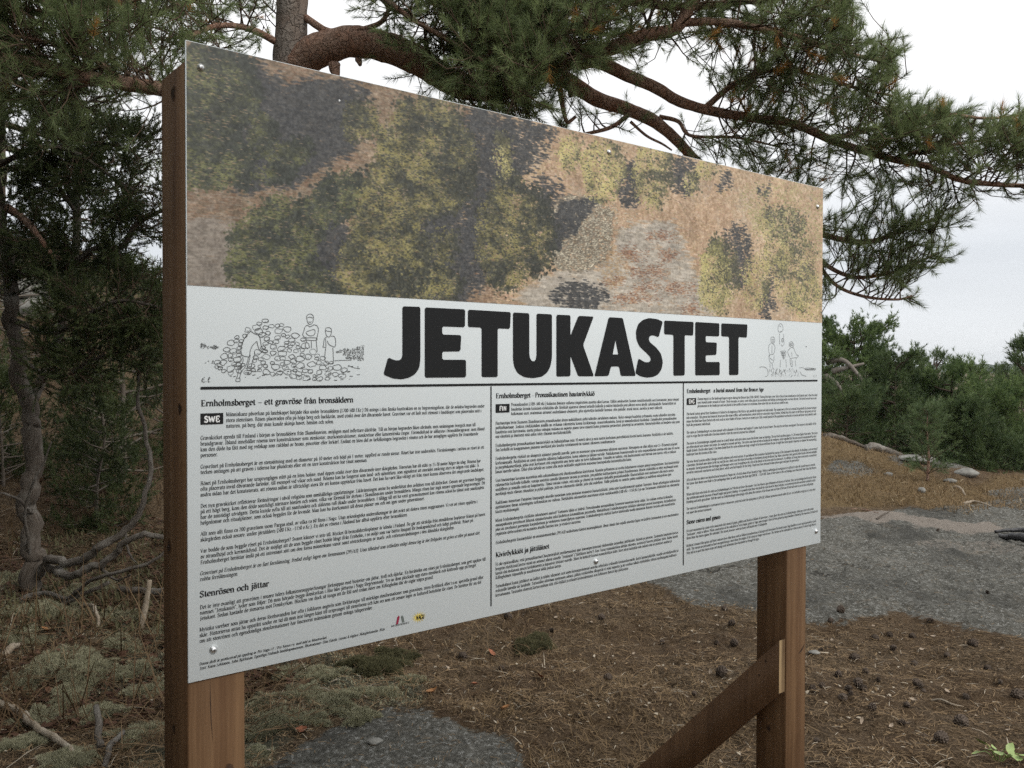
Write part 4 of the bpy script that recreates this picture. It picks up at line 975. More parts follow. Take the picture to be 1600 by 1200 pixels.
# ---- title: nine heavy letters
def T(x, y): return (590 + x / 2.2857, 460 + y / 2.2857)
LET = [
 [(88, 42), (152, 44), (152, 232), (148, 262), (134, 284), (112, 297), (85, 303), (55, 300), (20, 286), (37, 224), (55, 233), (70, 236), (82, 233), (88, 220)],
 [(168, 46), (312, 53), (311, 117), (230, 114), (230, 143), (298, 145), (295, 203), (230, 204), (230, 233), (315, 233), (315, 296), (168, 297)],
 [(322, 54), (475, 63), (472, 123), (428, 121), (428, 295), (371, 295), (371, 118), (322, 116)],
 [(483, 64), (541, 67), (541, 215), (545, 232), (554, 240), (563, 236), (567, 220), (567, 68), (622, 71), (622, 225), (617, 255), (606, 278), (587, 293), (555, 299), (523, 295), (500, 281), (487, 258), (483, 230)],
 [(638, 72), (688, 74), (688, 148), (717, 76), (771, 79), (733, 181), (772, 292), (716, 292), (688, 218), (688, 292), (638, 293)],
 [(825, 81), (875, 84), (921, 291), (868, 291), (862, 257), (833, 257), (824, 291), (774, 292)],
 [(1018, 97), (1003, 153), (986, 146), (973, 147), (967, 157), (971, 170), (994, 189), (1011, 211), (1018, 240), (1014, 266), (1002, 285), (985, 294), (962, 297), (938, 292), (920, 281), (931, 228), (950, 240), (964, 243), (975, 237), (974, 224), (960, 209), (936, 187), (924, 162), (922, 132), (930, 106), (946, 91), (968, 84), (998, 88)],
 [(1023, 93), (1128, 98), (1126, 147), (1096, 145), (1096, 289), (1056, 290), (1056, 144), (1023, 142)],
 [(1134, 98), (1220, 103), (1219, 150), (1171, 148), (1171, 170), (1211, 172), (1209, 216), (1171, 217), (1171, 241), (1221, 241), (1221, 288), (1134, 289)],
 [(1227, 103), (1320, 107), (1318, 154), (1288, 152), (1288, 287), (1255, 288), (1255, 151), (1227, 149)]]
for k, l in enumerate(LET):
    q = hom(H2S, np.array([T(*p) for p in l])); r = []
    for i in range(len(q)):                                   # slightly eased corners
        a, b, c_ = q[i - 1], q[i], q[(i + 1) % len(q)]
        for o_ in (a, c_):
            d_ = o_ - b; L_ = np.linalg.norm(d_); r.append(b + d_ / L_ * min(0.0035, 0.3 * L_))
    hole = hom(H2S, np.array([T(*p) for p in [(839, 214), (859, 214), (849, 162)]])) if k == 5 else None
    polygon('letter', r, hole, M['ink'], 0.0010)

# ---- rules and language badges
Ink().quads([hom(H2S, np.array([(313, 608.5), (1277, 595.8), (1277, 593.2), (313, 604.2)]))]).build('rule_line', M['ink'], 0.0010)
for (x, y0, y1, w) in ((767, 603.5, 947, 1.7), (1067.5, 598.5, 883, 1.3)):
    Ink().quads([hom(H2S, np.array([(x - w / 2, y1), (x + w / 2, y1), (x + w / 2, y0), (x - w / 2, y0)]))]).build('column_divider', M['ink'], 0.0010)

# ---- lettering: a small pen drawn serif face
def _a(cx, cy, rx, ry, a0, a1, n=14):
    t = np.radians(np.linspace(a0, a1, n)); return [(cx + rx * math.cos(v), cy + ry * math.sin(v)) for v in t]
def _s(x, y, w=7): return ('s', [(x - w, y), (x + w, y)])
def _d(x, y, r=5): return ('d', (x, y, r))
G = {}
def g(ch, adv, *parts): G[ch] = (adv, [p if p and p[0] in ('s', 'd', 'h') else ('p', list(p)) for p in parts])
g('a', 47, [(9, 36), (14, 45), (24, 48), (33, 45), (36, 36), (36, 10), (39, 3), (45, 3)], _a(22, 14, 14, 14, 70, 360), _d(11, 36, 4.5))
g('b', 52, [(12, 74), (12, 2)], _a(28, 24, 17, 24, -150, 150, 18), _s(8, 74, 5))
g('c', 44, _a(25, 24, 17, 24, 50, 320, 16), _d(37, 37))
g('d', 54, [(40, 74), (40, 0)], _a(23, 24, 17, 24, 30, 330, 18), _s(36, 74, 5), _s(44, 0, 5))
g('e', 46, _a(24, 24, 17, 24, 0, 318, 18), ('h', [(8, 25), (41, 25)]))
g('f', 32, [(15, 0), (15, 58), (18, 69), (26, 74), (33, 72)], ('h', [(4, 47), (29, 47)]), _s(16, 0, 10), _d(33, 67, 4.5))
g('g', 48, _a(22, 32, 14, 16, 0, 360, 16), [(15, 18), (11, 9), (17, 3), (33, 1), (41, -7), (38, -18), (22, -23), (8, -18), (6, -9), (14, 0)], ('h', [(33, 43), (40, 49), (47, 47)]))
g('h', 55, [(12, 74), (12, 0)], [(12, 34), (20, 45), (30, 48), (38, 43), (41, 32), (41, 0)], _s(12, 0, 10), _s(41, 0, 10), _s(8, 74, 5))
g('i', 27, [(13, 48), (13, 0)], _s(13, 0, 10), _s(9, 47, 5), _d(13, 65, 5.5))
g('j', 26, [(14, 48), (14, -12), (10, -21), (1, -22), (-3, -17)], _s(10, 47, 5), _d(14, 65, 5.5))
g('k', 53, [(12, 74), (12, 0)], ('h', [(13, 18), (42, 47)]), [(23, 28), (45, 0)], _s(12, 0, 10), _s(8, 74, 5), _s(42, 47, 8), _s(45, 0, 8))
g('l', 27, [(13, 74), (13, 0)], _s(13, 0, 10), _s(9, 73, 5))
g('m', 80, [(12, 48), (12, 0)], [(12, 34), (19, 45), (28, 48), (36, 43), (38, 33), (38, 0)], [(38, 34), (46, 45), (54, 48), (62, 43), (65, 33), (65, 0)], _s(12, 0, 9), _s(38, 0, 9), _s(65, 0, 9), _s(8, 47, 5))
g('n', 55, [(12, 48), (12, 0)], [(12, 34), (20, 45), (30, 48), (38, 43), (41, 32), (41, 0)], _s(12, 0, 10), _s(41, 0, 10), _s(8, 47, 5))
g('o', 50, _a(25, 24, 18, 24, 0, 360, 20))
g('p', 53, [(12, 48), (12, -22)], _a(28, 24, 17, 24, -150, 150, 18), _s(12, -22, 10), _s(8, 47, 5))
g('q', 53, [(40, 48), (40, -22)], _a(23, 24, 17, 24, 30, 330, 18), _s(40, -22, 10))
g('r', 39, [(12, 48), (12, 0)], [(12, 32), (19, 43), (28, 48), (34, 46)], _s(12, 0, 10), _s(8, 47, 5), _d(34, 42, 5))
g('s', 40, [(33, 36), (29, 45), (18, 48), (9, 43), (9, 34), (20, 26), (32, 18), (34, 9), (27, 1), (15, 0), (7, 5), (6, 13)])
g('t', 33, [(15, 62), (15, 9), (19, 2), (26, 1), (31, 7)], ('h', [(4, 47), (29, 47)]))
g('u', 55, [(11, 48), (11, 15), (15, 4), (24, 0), (34, 4), (40, 14)], [(40, 48), (40, 0)], _s(7, 47, 5), _s(36, 47, 5), _s(44, 0, 5))
g('v', 47, [(6, 47), (24, 0)], ('h', [(24, 0), (41, 47)]), _s(7, 47, 8), _s(41, 47, 7))
g('w', 70, [(6, 47), (22, 0)], ('h', [(22, 0), (35, 44)]), [(35, 44), (49, 0)], ('h', [(49, 0), (64, 47)]), _s(7, 47, 8), _s(63, 47, 7))
g('x', 47, [(7, 47), (40, 0)], ('h', [(39, 47), (7, 0)]), _s(8, 47, 7), _s(39, 47, 7), _s(8, 0, 7), _s(39, 0, 7))
g('y', 47, [(6, 47), (24, 2)], ('h', [(41, 47), (21, -9), (13, -20), (5, -19)]), _s(7, 47, 8), _s(41, 47, 7))
g('z', 44, ('h', [(7, 46), (37, 46)]), [(37, 46), (7, 1)], ('h', [(7, 1), (38, 1)]))
def base_(ch, b, *extra):
    a, p = G[b]; G[ch] = (a, p + [e if e[0] in ('s', 'd', 'h') else ('p', e) for e in extra])
base_('å', 'a', ('h', _a(23, 63, 7, 7, 0, 360, 10))); base_('ä', 'a', _d(14, 65, 5.5), _d(33, 65, 5.5)); base_('ö', 'o', _d(16, 65, 5.5), _d(35, 65, 5.5)); base_('é', 'e', ('h', [(20, 56), (34, 70)]))
g('A', 66, ('h', [(6, 0), (32, 71)]), [(32, 71), (57, 0)], ('h', [(15, 24), (47, 24)]), _s(7, 0, 9), _s(57, 0, 10))
base_('Å', 'A', ('h', _a(32, 82, 7, 7, 0, 360, 10))); base_('Ä', 'A', _d(22, 84), _d(42, 84))
g('B', 60, [(16, 70), (16, 0)], [(16, 69), (36, 69), (45, 62), (45, 45), (36, 38), (16, 38)], [(34, 38), (47, 33), (51, 20), (47, 6), (36, 1), (16, 1)], _s(12, 70, 7), _s(12, 0, 7))
g('C', 62, _a(34, 35, 25, 36, 45, 318, 20), ('h', [(54, 70), (54, 52)]))
g('D', 68, [(16, 70), (16, 0)], [(16, 69), (34, 69), (50, 62), (58, 46), (58, 26), (50, 9), (34, 1), (16, 1)], _s(12, 70, 7), _s(12, 0, 7))
g('E', 60, [(16, 70), (16, 0)], ('h', [(16, 69), (52, 69), (52, 54)]), ('h', [(16, 36), (38, 36)]), ('h', [(38, 46), (38, 27)]), ('h', [(16, 1), (54, 1), (54, 18)]), _s(12, 70, 7), _s(12, 0, 7))
g('F', 56, [(16, 70), (16, 0)], ('h', [(16, 69), (50, 69), (50, 54)]), ('h', [(16, 36), (36, 36)]), ('h', [(36, 46), (36, 27)]), _s(14, 0, 10), _s(12, 70, 7))
g('G', 66, _a(34, 35, 25, 36, 45, 300, 20), [(56, 30), (56, 4)], ('h', [(54, 70), (54, 52)]), _s(54, 30, 9))
g('H', 72, [(16, 70), (16, 0)], [(56, 70), (56, 0)], ('h', [(16, 36), (56, 36)]), _s(16, 0, 10), _s(56, 0, 10), _s(16, 70, 10), _s(56, 70, 10))
g('I', 34, [(17, 70), (17, 0)], _s(17, 0, 10), _s(17, 70, 10))
g('J', 42, [(24, 70), (24, 6), (18, -8), (8, -10)], _s(24, 70, 10), _d(8, -5))
g('K', 68, [(16, 70), (16, 0)], ('h', [(16, 26), (54, 69)]), [(29, 41), (57, 0)], _s(16, 0, 10), _s(16, 70, 10), _s(54, 70, 9), _s(57, 0, 9))
g('L', 56, [(16, 70), (16, 0)], ('h', [(16, 1), (52, 1), (52, 20)]), _s(16, 70, 10), _s(12, 0, 7))
g('M', 84, [(14, 70), (14, 0)], [(14, 70), (41, 4)], ('h', [(41, 4), (68, 70)]), [(68, 70), (68, 0)], _s(14, 0, 10), _s(68, 0, 10), _s(12, 70, 8), _s(70, 70, 8))
g('N', 70, ('h', [(14, 70), (14, 0)]), [(14, 70), (56, 2)], ('h', [(56, 0), (56, 70)]), _s(14, 0, 9), _s(12, 70, 8), _s(56, 70, 9))
g('O', 68, _a(34, 35, 26, 36, 0, 360, 24))
g('P', 58, [(16, 70), (16, 0)], [(16, 69), (38, 69), (50, 61), (50, 43), (38, 34), (16, 34)], _s(16, 0, 10), _s(12, 70, 7))
g('R', 66, [(16, 70), (16, 0)], [(16, 69), (38, 69), (48, 62), (48, 45), (38, 37), (16, 37)], [(34, 37), (46, 30), (50, 6), (58, 1)], _s(16, 0, 10), _s(12, 70, 7))
g('S', 54, [(45, 54), (41, 66), (28, 71), (13, 65), (10, 51), (22, 40), (38, 32), (46, 19), (41, 4), (26, -1), (13, 3), (8, 17)], ('h', [(45, 70), (45, 54)]), ('h', [(8, 0), (8, 17)]))
g('T', 60, [(30, 70), (30, 0)], ('h', [(6, 52), (7, 69), (53, 69), (54, 52)]), _s(30, 0, 11))
g('U', 68, [(15, 70), (15, 20), (22, 4), (36, 0), (48, 6), (54, 22)], ('h', [(54, 22), (54, 70)]), _s(15, 70, 10), _s(54, 70, 8))
g('V', 66, [(8, 70), (33, 0)], ('h', [(33, 0), (57, 70)]), _s(9, 70, 9), _s(57, 70, 8))
g('W', 92, [(8, 70), (28, 0)], ('h', [(28, 0), (46, 66)]), [(46, 66), (66, 0)], ('h', [(66, 0), (84, 70)]), _s(9, 70, 9), _s(83, 70, 8))
g('Y', 62, [(7, 70), (31, 32), (31, 0)], ('h', [(31, 32), (54, 70)]), _s(31, 0, 10), _s(8, 70, 8), _s(54, 70, 8))
g('0', 50, _a(25, 35, 17, 36, 0, 360, 20)); g('1', 50, [(26, 70), (26, 0)], ('h', [(14, 60), (26, 69)]), _s(26, 0, 12))
g('2', 50, [(9, 54), (14, 66), (25, 71), (38, 65), (40, 51), (30, 33), (9, 3)], ('h', [(9, 2), (42, 2), (43, 16)]))
g('3', 50, [(9, 60), (17, 70), (30, 70), (39, 61), (37, 46), (22, 38)], [(22, 38), (38, 33), (42, 17), (34, 3), (19, -1), (8, 8)])
g('5', 50, ('h', [(38, 69), (13, 69), (11, 38)]), [(11, 38), (22, 45), (35, 41), (41, 25), (36, 7), (22, -1), (9, 6)])
g('4', 50, ('h', [(32, 70), (6, 20), (46, 20)]), [(32, 70), (32, 0)], _s(32, 0, 9)); g('7', 50, ('h', [(8, 68), (42, 68)]), [(42, 68), (22, 0)])
g('6', 50, [(39, 66), (26, 62), (14, 45), (10, 24)], _a(26, 21, 16, 21, 0, 360, 18)); g('9', 50, [(11, 4), (24, 8), (36, 25), (40, 46)], _a(24, 49, 16, 21, 0, 360, 18)); g('8', 50, _a(25, 53, 14, 17, 0, 360, 16), _a(25, 19, 17, 19, 0, 360, 16))
g('.', 24, _d(12, 4, 5.5)); g(',', 24, _d(12, 4, 5.5), ('h', [(14, 3), (9, -12)])); g(':', 26, _d(13, 4, 5.5), _d(13, 40, 5.5)); g(';', 26, _d(13, 4, 5.5), _d(13, 40, 5.5), ('h', [(15, 3), (10, -12)]))
g('-', 32, ('h', [(5, 24), (27, 24)])); g('–', 56, ('h', [(4, 24), (52, 24)])); g('(', 30, [(25, 76), (13, 55), (10, 30), (14, 4), (25, -16)]); g(')', 30, [(5, 76), (17, 55), (20, 30), (16, 4), (5, -16)])
g('/', 38, ('h', [(5, -12), (33, 76)])); g('?', 44, [(9, 58), (14, 69), (26, 70), (36, 60), (32, 46), (22, 36), (21, 20)], _d(21, 4, 5.5)); g('"', 36, [(11, 72), (11, 54)], [(24, 72), (24, 54)]); g("'", 20, [(10, 72), (10, 54)]); g('&', 66, [(56, 30), (40, 4), (22, 0), (10, 12), (14, 28), (34, 44), (38, 60), (28, 71), (18, 62), (24, 44), (56, 2)])
g(' ', 29)
def pen(pts, th, tn):
    p = np.asarray(pts, float)
    t = nrm(np.gradient(p, axis=0)) if len(p) > 2 else nrm(np.repeat([p[1] - p[0]], 2, 0))
    return ribbon(p, tn + (th - tn) * np.abs(np.sin(np.arctan2(t[:, 1], t[:, 0]) - 0.35)))
_gc = {}
def glyph(ch, th, tn, sf):
    k = (ch, th, tn, sf)
    if k not in _gc:
        q = []
        for kind, d_ in G[ch][1]:
            if kind == 'p': q.append(pen(d_, th, tn))
            elif kind == 'h': q.append(ribbon(d_, tn))
            elif kind == 's' and sf: q.append(ribbon(d_, tn))
            elif kind == 'd':
                x, y, r = d_; r = max(r, th * 0.5); o_ = np.array([(x + r * math.cos(a), y + r * math.sin(a)) for a in np.radians([0, 60, 120, 180, 240, 300])])
                q += [o_[[0, 1, 2, 3]][None], o_[[0, 3, 4, 5]][None]]
        _gc[k] = np.concatenate(q) if q else np.zeros((0, 4, 2))
    return _gc[k]
def line(ink, text, x0, y0, x1, unit, th=11, tn=5.0, sf=True, slant=0.0):
    # one line of print that starts at photograph pixel (x0, y0) on its baseline and ends at pixel column x1
    a = hom(H2S, np.array([x0, y0], float))
    yb = y0 - (y0 - 576) * (x1 - x0) / (2497 - x0)
    b = hom(H2S, np.array([x1, yb], float))
    adv = sum(G[c_][0] for c_ in text); sx = (b[0] - a[0]) / adv
    x = 0.0
    for c_ in text:
        q = glyph(c_, th, tn, sf)
        if len(q):
            q = q.copy(); q[..., 0] = (q[..., 0] + x + slant * q[..., 1]) * sx + a[0]; q[..., 1] = q[..., 1] * unit + a[1]
            ink.quads(q)
        x += G[c_][0]
def badge(x0, x1, y0, y1, text, tx0, tx1, ty):                # dark box with a white sans word
    c_ = hom(H2S, np.array([(x0, y1), (x0, y0)]))
    s1 = hom(H2S, np.array([x1, (y0 + y1) / 2.0]))[0]
    Ink().quads([[(c_[0][0], c_[0][1]), (s1, c_[0][1]), (s1, c_[1][1]), (c_[0][0], c_[1][1])]]).build('language_badge', M['ink'], 0.0010)
    w = Ink(); line(w, text, tx0, ty, tx1, 0.000155, 19, 15, False)
    w.build('badge_lettering', M['ink_white'], 0.0014)
HU, BU = 0.000162, 0.000102
COL1 = [('Människans påverkan på landskapet började öka under bronsåldern (1700-500 f.Kr.) Då antogs i den finska kusttrakten en ny begravningsform, där de avlidna begravdes under', 353, 650, 757),
 ('stora stenrösen. Rösen placerades ofta på höga berg och backkrön, med utsikt över det dåvarande havet. Gravröset var ett helt nytt element i landskapet som placerades mitt i', 353, 659, 752),
 ('naturen, på berg, där man kunde skönja havet, himlen och solen.', 353, 668, 521.7),
 ('Gravskicket spreds till Finland i början av bronsåldern från Skandinavien, möjligen med inflyttare därifrån. Till en början begravdes liken obrända, men småningom övergick man till', 313, 687, 743),
 ('brandgravar. Ibland innehåller rösena inre konstruktioner som stenkistor, murkonstruktioner, stenkretsar eller koncentriska ringar. Föremålsfynd är sällsynta i bronsåldersgravar, men ibland', 313, 696, 757),
 ('kan den döde ha fått med sig redskap som rakblad av brons, pincetter eller lerkärl. Endast en liten del av befolkningen begravdes i rösena och de har antagligen uppförts för framstående', 313, 705, 747),
 ('personer.', 313, 714, 340.5),
 ('Gravröset på Ernholmsberget är en stensättning med en diameter på 10 meter och höjd på 1 meter, uppförd av runda stenar. Röset har inte undersökts. Försänkningen i mitten av röset är ett', 313, 732, 756),
 ('tecken antingen på att graven i tiderna har plundrats eller att en inre konstruktion har rasat samman.', 313, 740.5, 574),
 ('Röset på Ernholmsberget har ursprungligen stått på en liten holme, med öppen utsikt över den dåvarande inre skärgården. Havsytan har då stått ca 15-20 meter högre än idag. Rösena har', 313, 758, 751),
 ('ofta placerats invid dåvarande farleder, till exempel vid vikar och sund. Rösena kan ha fungerat som land- och sjömärken, som signalerat att området omkring styrs av någon viss släkt. Å', 313, 766.7, 748),
 ('andra sidan har det konstaterats, att rösena sällan är tillräckligt stora för att kunna upptäckas från havet. Det kan ha varit lika viktigt att från röset kunna observera det omgivande landskapet.', 313, 775.6, 756.5),
 ('Det nya gravskicket reflekterar förändringar i såväl religiösa som samhälleliga uppfattningar. Likbränningen antas ha underlättat den avlidnes resa till dödsriket. Genom att gravröset byggdes', 313, 793.4, 757),
 ('på ett högt berg, kom den döde samtidigt närmare himlen och solen, vilka var föremål för dyrkan i Skandinavien under bronsåldern. Många rösen har ingå senare uppvisade begravningar. Då', 313, 802, 757.5),
 ('har de samtidigt utvidgats. Detta kunde syfta till att samfundets och släktens roll ökade under bronsåldern. I tillägg till att ha varit gravmonument kan rösena också ha tjänat som samfundets', 313, 810.8, 756),
 ('helgedomar och ritualplatser, som också byggdes för de levande. Man kan ha återkommit till dessa platser om och om igen under generationer.', 313, 819.6, 663.5),
 ('Allt som allt finns ca 200 gravrösen inom Pargas stad, av vilka ca 60 finns i Nagu. Utan arkeologiska undersökningar är det svårt att datera rösen noggrannare. Vi vet att rösen uppförts i', 313, 837, 746),
 ('skärgården också senare, under järnåldern (500 f.Kr.–1150 e.Kr.). En del av rösena i Åboland har alltså uppförts efter bronsåldern.', 313, 846, 637),
 ('Var bodde de som byggde röset på Ernholmsberget? Svaret känner vi inte till. Mycket få bronsåldersboplatser är kända i Finland. De går att särskilja från stenålderns boplatser främst på basen', 313, 863.6, 758),
 ('av strandhöjd och keramikfynd. Det är möjligt att de som byggde röset bodde långt ifrån Ernholm, i en miljö som var bättre lämpad för boskapsskötsel och tidigt jordbruk. Röset på', 313, 872.5, 739),
 ('Ernholmsberget berättar ändå på ett intressant sätt om den forna människans vanor samt utsträckningen av mark- och vattenanvändningen i den åländska skärgården.', 313, 881.4, 710)]
COL1I = [('Gravröset på Ernholmsberget är en fast fornlämning, fredad enligt lagen om fornminnen (295/63). Utan tillstånd som utfärdats enligt denna lag är det förbjudet att gräva ut eller på annat sätt', 312, 898.8, 749),
 ('rubba fornlämningen.', 312, 907.7, 372)]
COL1B = [('Det är inte ovanligt att gravrösen i senare tiders folkminnesuppteckningar förknippas med historier om jättar, troll och djävlar. En berättelse om röset på Ernholmsberget, som gett upphov till', 312, 951.8, 758.7),
 ('namnet "Jetukastet", lyder som följer: Då man började bygga domkyrkan i Åbo blev jättarna i Nagu förgrymmade. Tre av dem plockade upp stora stenblock och klättrade upp på berget', 312, 960.4, 743.7),
 ('Jetukast. Sedan kastade de stenarna mot Domkyrkan. Blocken var dock så tunga att de föll ned redan öster om Killingholm där de utgör några grund.', 312, 969, 677),
 ('Mytiska varelser som jättar och deras förehavanden har ofta i folkloren angivits som förklaringar till märkliga stenformationer som gravrösen, stora flyttblock eller t.o.m. speciella grund eller', 311.5, 986.6, 755),
 ('skär. Historierna antas ha uppstått under en tid då man inte längre känt till ursprunget till stenrösena och kan ses som ett senare lager av kulturell betydelse för röset. De berättar för sin del', 311.5, 995.5, 751.7),
 ('om att stenrösen och egendomliga stenformationer har fascinerat människan genom många tidsperioder.', 311.5, 1004.3, 582.5)]
FOOT = [('Denna skylt är producerad på uppdrag av Pro Nagu r.f. / Pro Nauvo r.y. med stöd av Museiverket.', 311, 1039.6, 510.8),
 ('Text: Kaisa Lehtonen, John Björkman, Egentliga Finlands landskapsmuseum, Illustrationer: Elias Eskola. Layout & foglays: Skärgårdsstudio, 2016', 311, 1046.6, 600.5)]
COL2 = [('Pronssikauden (1700–500 eKr.) kuluessa ihmisen vaikutus ympäristöön muuttui alkoi kasvaa. Tällöin omaksuttiin Suomen rannikkoalueilla uusi hautamuoto, jossa vainajat', 798.5, 634.2, 1060.5),
 ('haudattiin kivisiin korkeisiin röykkiöihin alle. Röykkiöt sijaitsevat yleensä korkeilla kallioilla ja mäkien lakialueilla josta silloisen meren äärellä, näköalapaikalla. Hautaröykkiöt oli', 798.5, 641.3, 1056),
 ('kokonaan uusi, maisemaa antanut uudenlainen elementti, joka sijoitettiin keskelle luontoa, ylös paikalle, missä taivas, aurinko ja meri näkyvät.', 798.5, 648.3, 1035),
 ('Hautaustapa levisi Suomeen Skandinaviasta pronssikauden alussa mahdollisesti sieltä tulleiden siirtolaisten mukana. Aluksi vainajat haudattiin polttamatta, mutta vähitellen siirryttiin', 774, 663.3, 1055),
 ('polttohautaan. Joskus röykkiöiden sisällä on erilaisia rakenteita kuten kivikirstuja, muurirakenteita, kiviä ja samankeskisiä kivikehiä. Esinelöydöt pronssikauden', 774, 670.3, 1057),
 ('haudoista ovat harvinaisia, mutta joskus vainajan mukana on saatettu panna tarve-esineitä kuten pronssisia partaveitsiä, pinsettejä tai saviastioita. Hautaröykkiöihin on haudattu vain pieni', 774, 677.2, 1062),
 ('osa väestöstä ja ilmeisesti niitä onkin tehty ylimmän merkkihenkilöille.', 774, 684, 893),
 ('Ernholmsbergetin pronssikautinen hautaröykkiö on halkaisijaltaan noin 10 metriä oleva ja noin metrin korkuinen pyöreähköistä kivistä koottu kasauma. Röykkiötä ei ole tutkittu,', 774, 698.1, 1052),
 ('Sen keskellä on kuoppamainen painanne merkkinä joko haudan ryöstämisestä tai sisäisen rakenteen romahtamisesta.', 774, 705, 961.5),
 ('Ernholmsbergetin röykkiö on alunperin sijainnut pienellä saarella, josta on avautunut upea avomaisema silloiseen saaristoon. Merenpinta on ollut silloin noin 15–20 metriä nykyistä', 774, 718.4, 1058),
 ('korkeammalla. Röykkiöitä on usein sijoitettu silloisten kulkureittien, kuten salmien ja lahtien varrelle. Paikkakunnan lounaisreunalla on voitu maamerkkeinä osoittaa että alue oli suvun', 774, 725.6, 1061.5),
 ('ja purjehdusmerkkejä, jotka ovat kertoneet että ympäristöä asui tietty suku tai terve hallinnoima. Toisaalta on todettu, että hautaraunioit ovat harvoin niin suuria, että se näkyisi', 774, 732.4, 1056),
 ('kauas merelle tukien. Ehkä yhtä tärkeää on voinut olla myös tarkkailla ympäröivää maisemaa hautapaikalta hautaröykkiöltä käsin.', 774, 739.3, 987),
 ('Uusi hautaustapa kuvastaa muutoksia sekä uskonnollisissa että yhteiskunnallisissa käsityksissä. Ruumiin polttamisen on arveltu helpottaneen vainajan pääsyä tuonpuoleiseen. Kun hautaröykkiö', 774, 752.7, 1061),
 ('rakennettiin korkealle kalliolle, vainaja saatettiin samalla lähemmäs taivasta ja aurinkoa, jota pidettiin kulttuuripiirin pyhänä Skandinaviassa. Moniin röykkiöihin on tehty myöhempiä uusia', 774, 759.8, 1059.5),
 ('uudelleen ja samalla niitä on laajennettu. Tämä voitaisi viitata, että suku ja yhteisö on tuntunut tärkeältä pronssikaudella. Hautaröykkiöt ovat saattaneet olla myös suvun', 774, 766.9, 1052.5),
 ('merkkejä myös elävien rituaalisia ja pyhiä paikkoja, joita on rakennettu eläville, joita yhä uudelleen. Näille paikoille on saatettu palata uudelleen ja uudelleen sukupolvien ajan.', 774, 773.9, 1049.5),
 ('Kaikkiaan tunnetaan Paraisten kaupungin alueella tunnetaan noin parisataa muinaista hautaröykkiötä, joista noin kuusikymmentä sijaitsee Nauvossa. Ilman arkeologisia tutkimuksia', 774, 787.4, 1062),
 ('ajoittaminen ilman arkeologisia tutkimuksia on vaikeaa. Röykkiöitä rakennettiin saaristossa myös rautakaudella (500 eKr.–1150 jKr.) ja osa Turunmaan röykkiöistä on rakennettu', 774, 794.5, 1061.5),
 ('kautta myöhäisempää.', 774, 801.6, 811.7),
 ('Missä Ernholmsbergetin röykkiön rakentaneet asuivat? Vastausta tähän ei tiedetä. Pronssikauden asuinpaikkoja Suomessa tunnetaan hyvin vähän. Ne voidaan erottaa kivikauden', 774, 815.3, 1051),
 ('asuinpaikoista perustuvat lähinnä rantakorkeuden sekä löydettyyn keramiikkaan perusteella. Mahdollisesti Ernholmsbergetin röykkiön rakentajat asuivat kauempana, karjanhoitoon,', 774, 822.4, 1056.4),
 ('joka on soveltunut paremmin karjanhoitoon ja varhaiseen maanviljelyyn sopivassa. Ernholmsbergetin röykkiö kertoo kiintoisalla tavalla muinaisen ihmisen tavoista sekä maankäytön', 774, 829.3, 1054.7),
 ('ympäristön ulottuvuudesta että muinaisten alueella Saariston maa- ja vesialueen saaristossa.', 774, 836.3, 907.7)]
COL2I = [('Ernholmsbergetin hautaröykkiö on muinaismuistolain (295/63) rauhoittama kiinteä muinaisjäännös. Ilman tämän lain nojalla annettua lupaa on kielletty kaivaminen ja sen muuttaminen', 774, 850, 1060)]
COL2B = [('Ei ole epätavallista, että pronssikautiset hautaröykkiöt myöhemmässä ajan kansanperinteessä yhdistetään tarinoihin jättiläisistä, hiisistä ja piruista. Tarinoista kuuluisin kertoo', 774, 884, 1059.4),
 ('bergetin röykkiöstä kertoo mistä on antanut aiheen nimelle "Jetukastet" ("Jättiläisen heitto"). Kun Turun tuomiokirkkoa alettiin rakentaa, suuttuivat Nauvon jättiläiset tästä. Kolme heistä', 774, 891.1, 1058.8),
 ('kantoi yhä mukanaan suuria kivilohkareita ja kapusivat Jetukast vuorelle. Sitten he heittivät kivensä tuomiokirkkoa kohti. Kivet olivat kuitenkin niin raskaita että ne putosivat maahan ja', 774, 898, 1049.4),
 ('Killingholmen itäpuolella ja muodostavat siellä joukon kareja.', 774, 904.8, 877),
 ('Tarinahahmot kuten jättiläiset on kalliot ja niiden tekemiset ovat usein kansanperinteessä annettu selityksiksi erikoisille kivimuodostumille, kuten hautaröykkiöille, suurille siirtolohkareille tai', 774, 918.2, 1060),
 ('erikoisille kareille tai luodoille. Tarinoiden oletetaan syntyneen aikana, jolloin röykkiöiden alkuperää ei enää tunnettu ja ne voidaan nähdä röykkiöiden yhtenä myöhempänä kulttuuri-', 774, 925.2, 1058),
 ('kerrostumana. Tarinoiden elementti kertoo osaltaan siitä, että röykkiöt ja erikoiset kivimuodostumat ovat kiehtoneet ihmistä läpi aikakausien.', 774, 932.2, 982)]
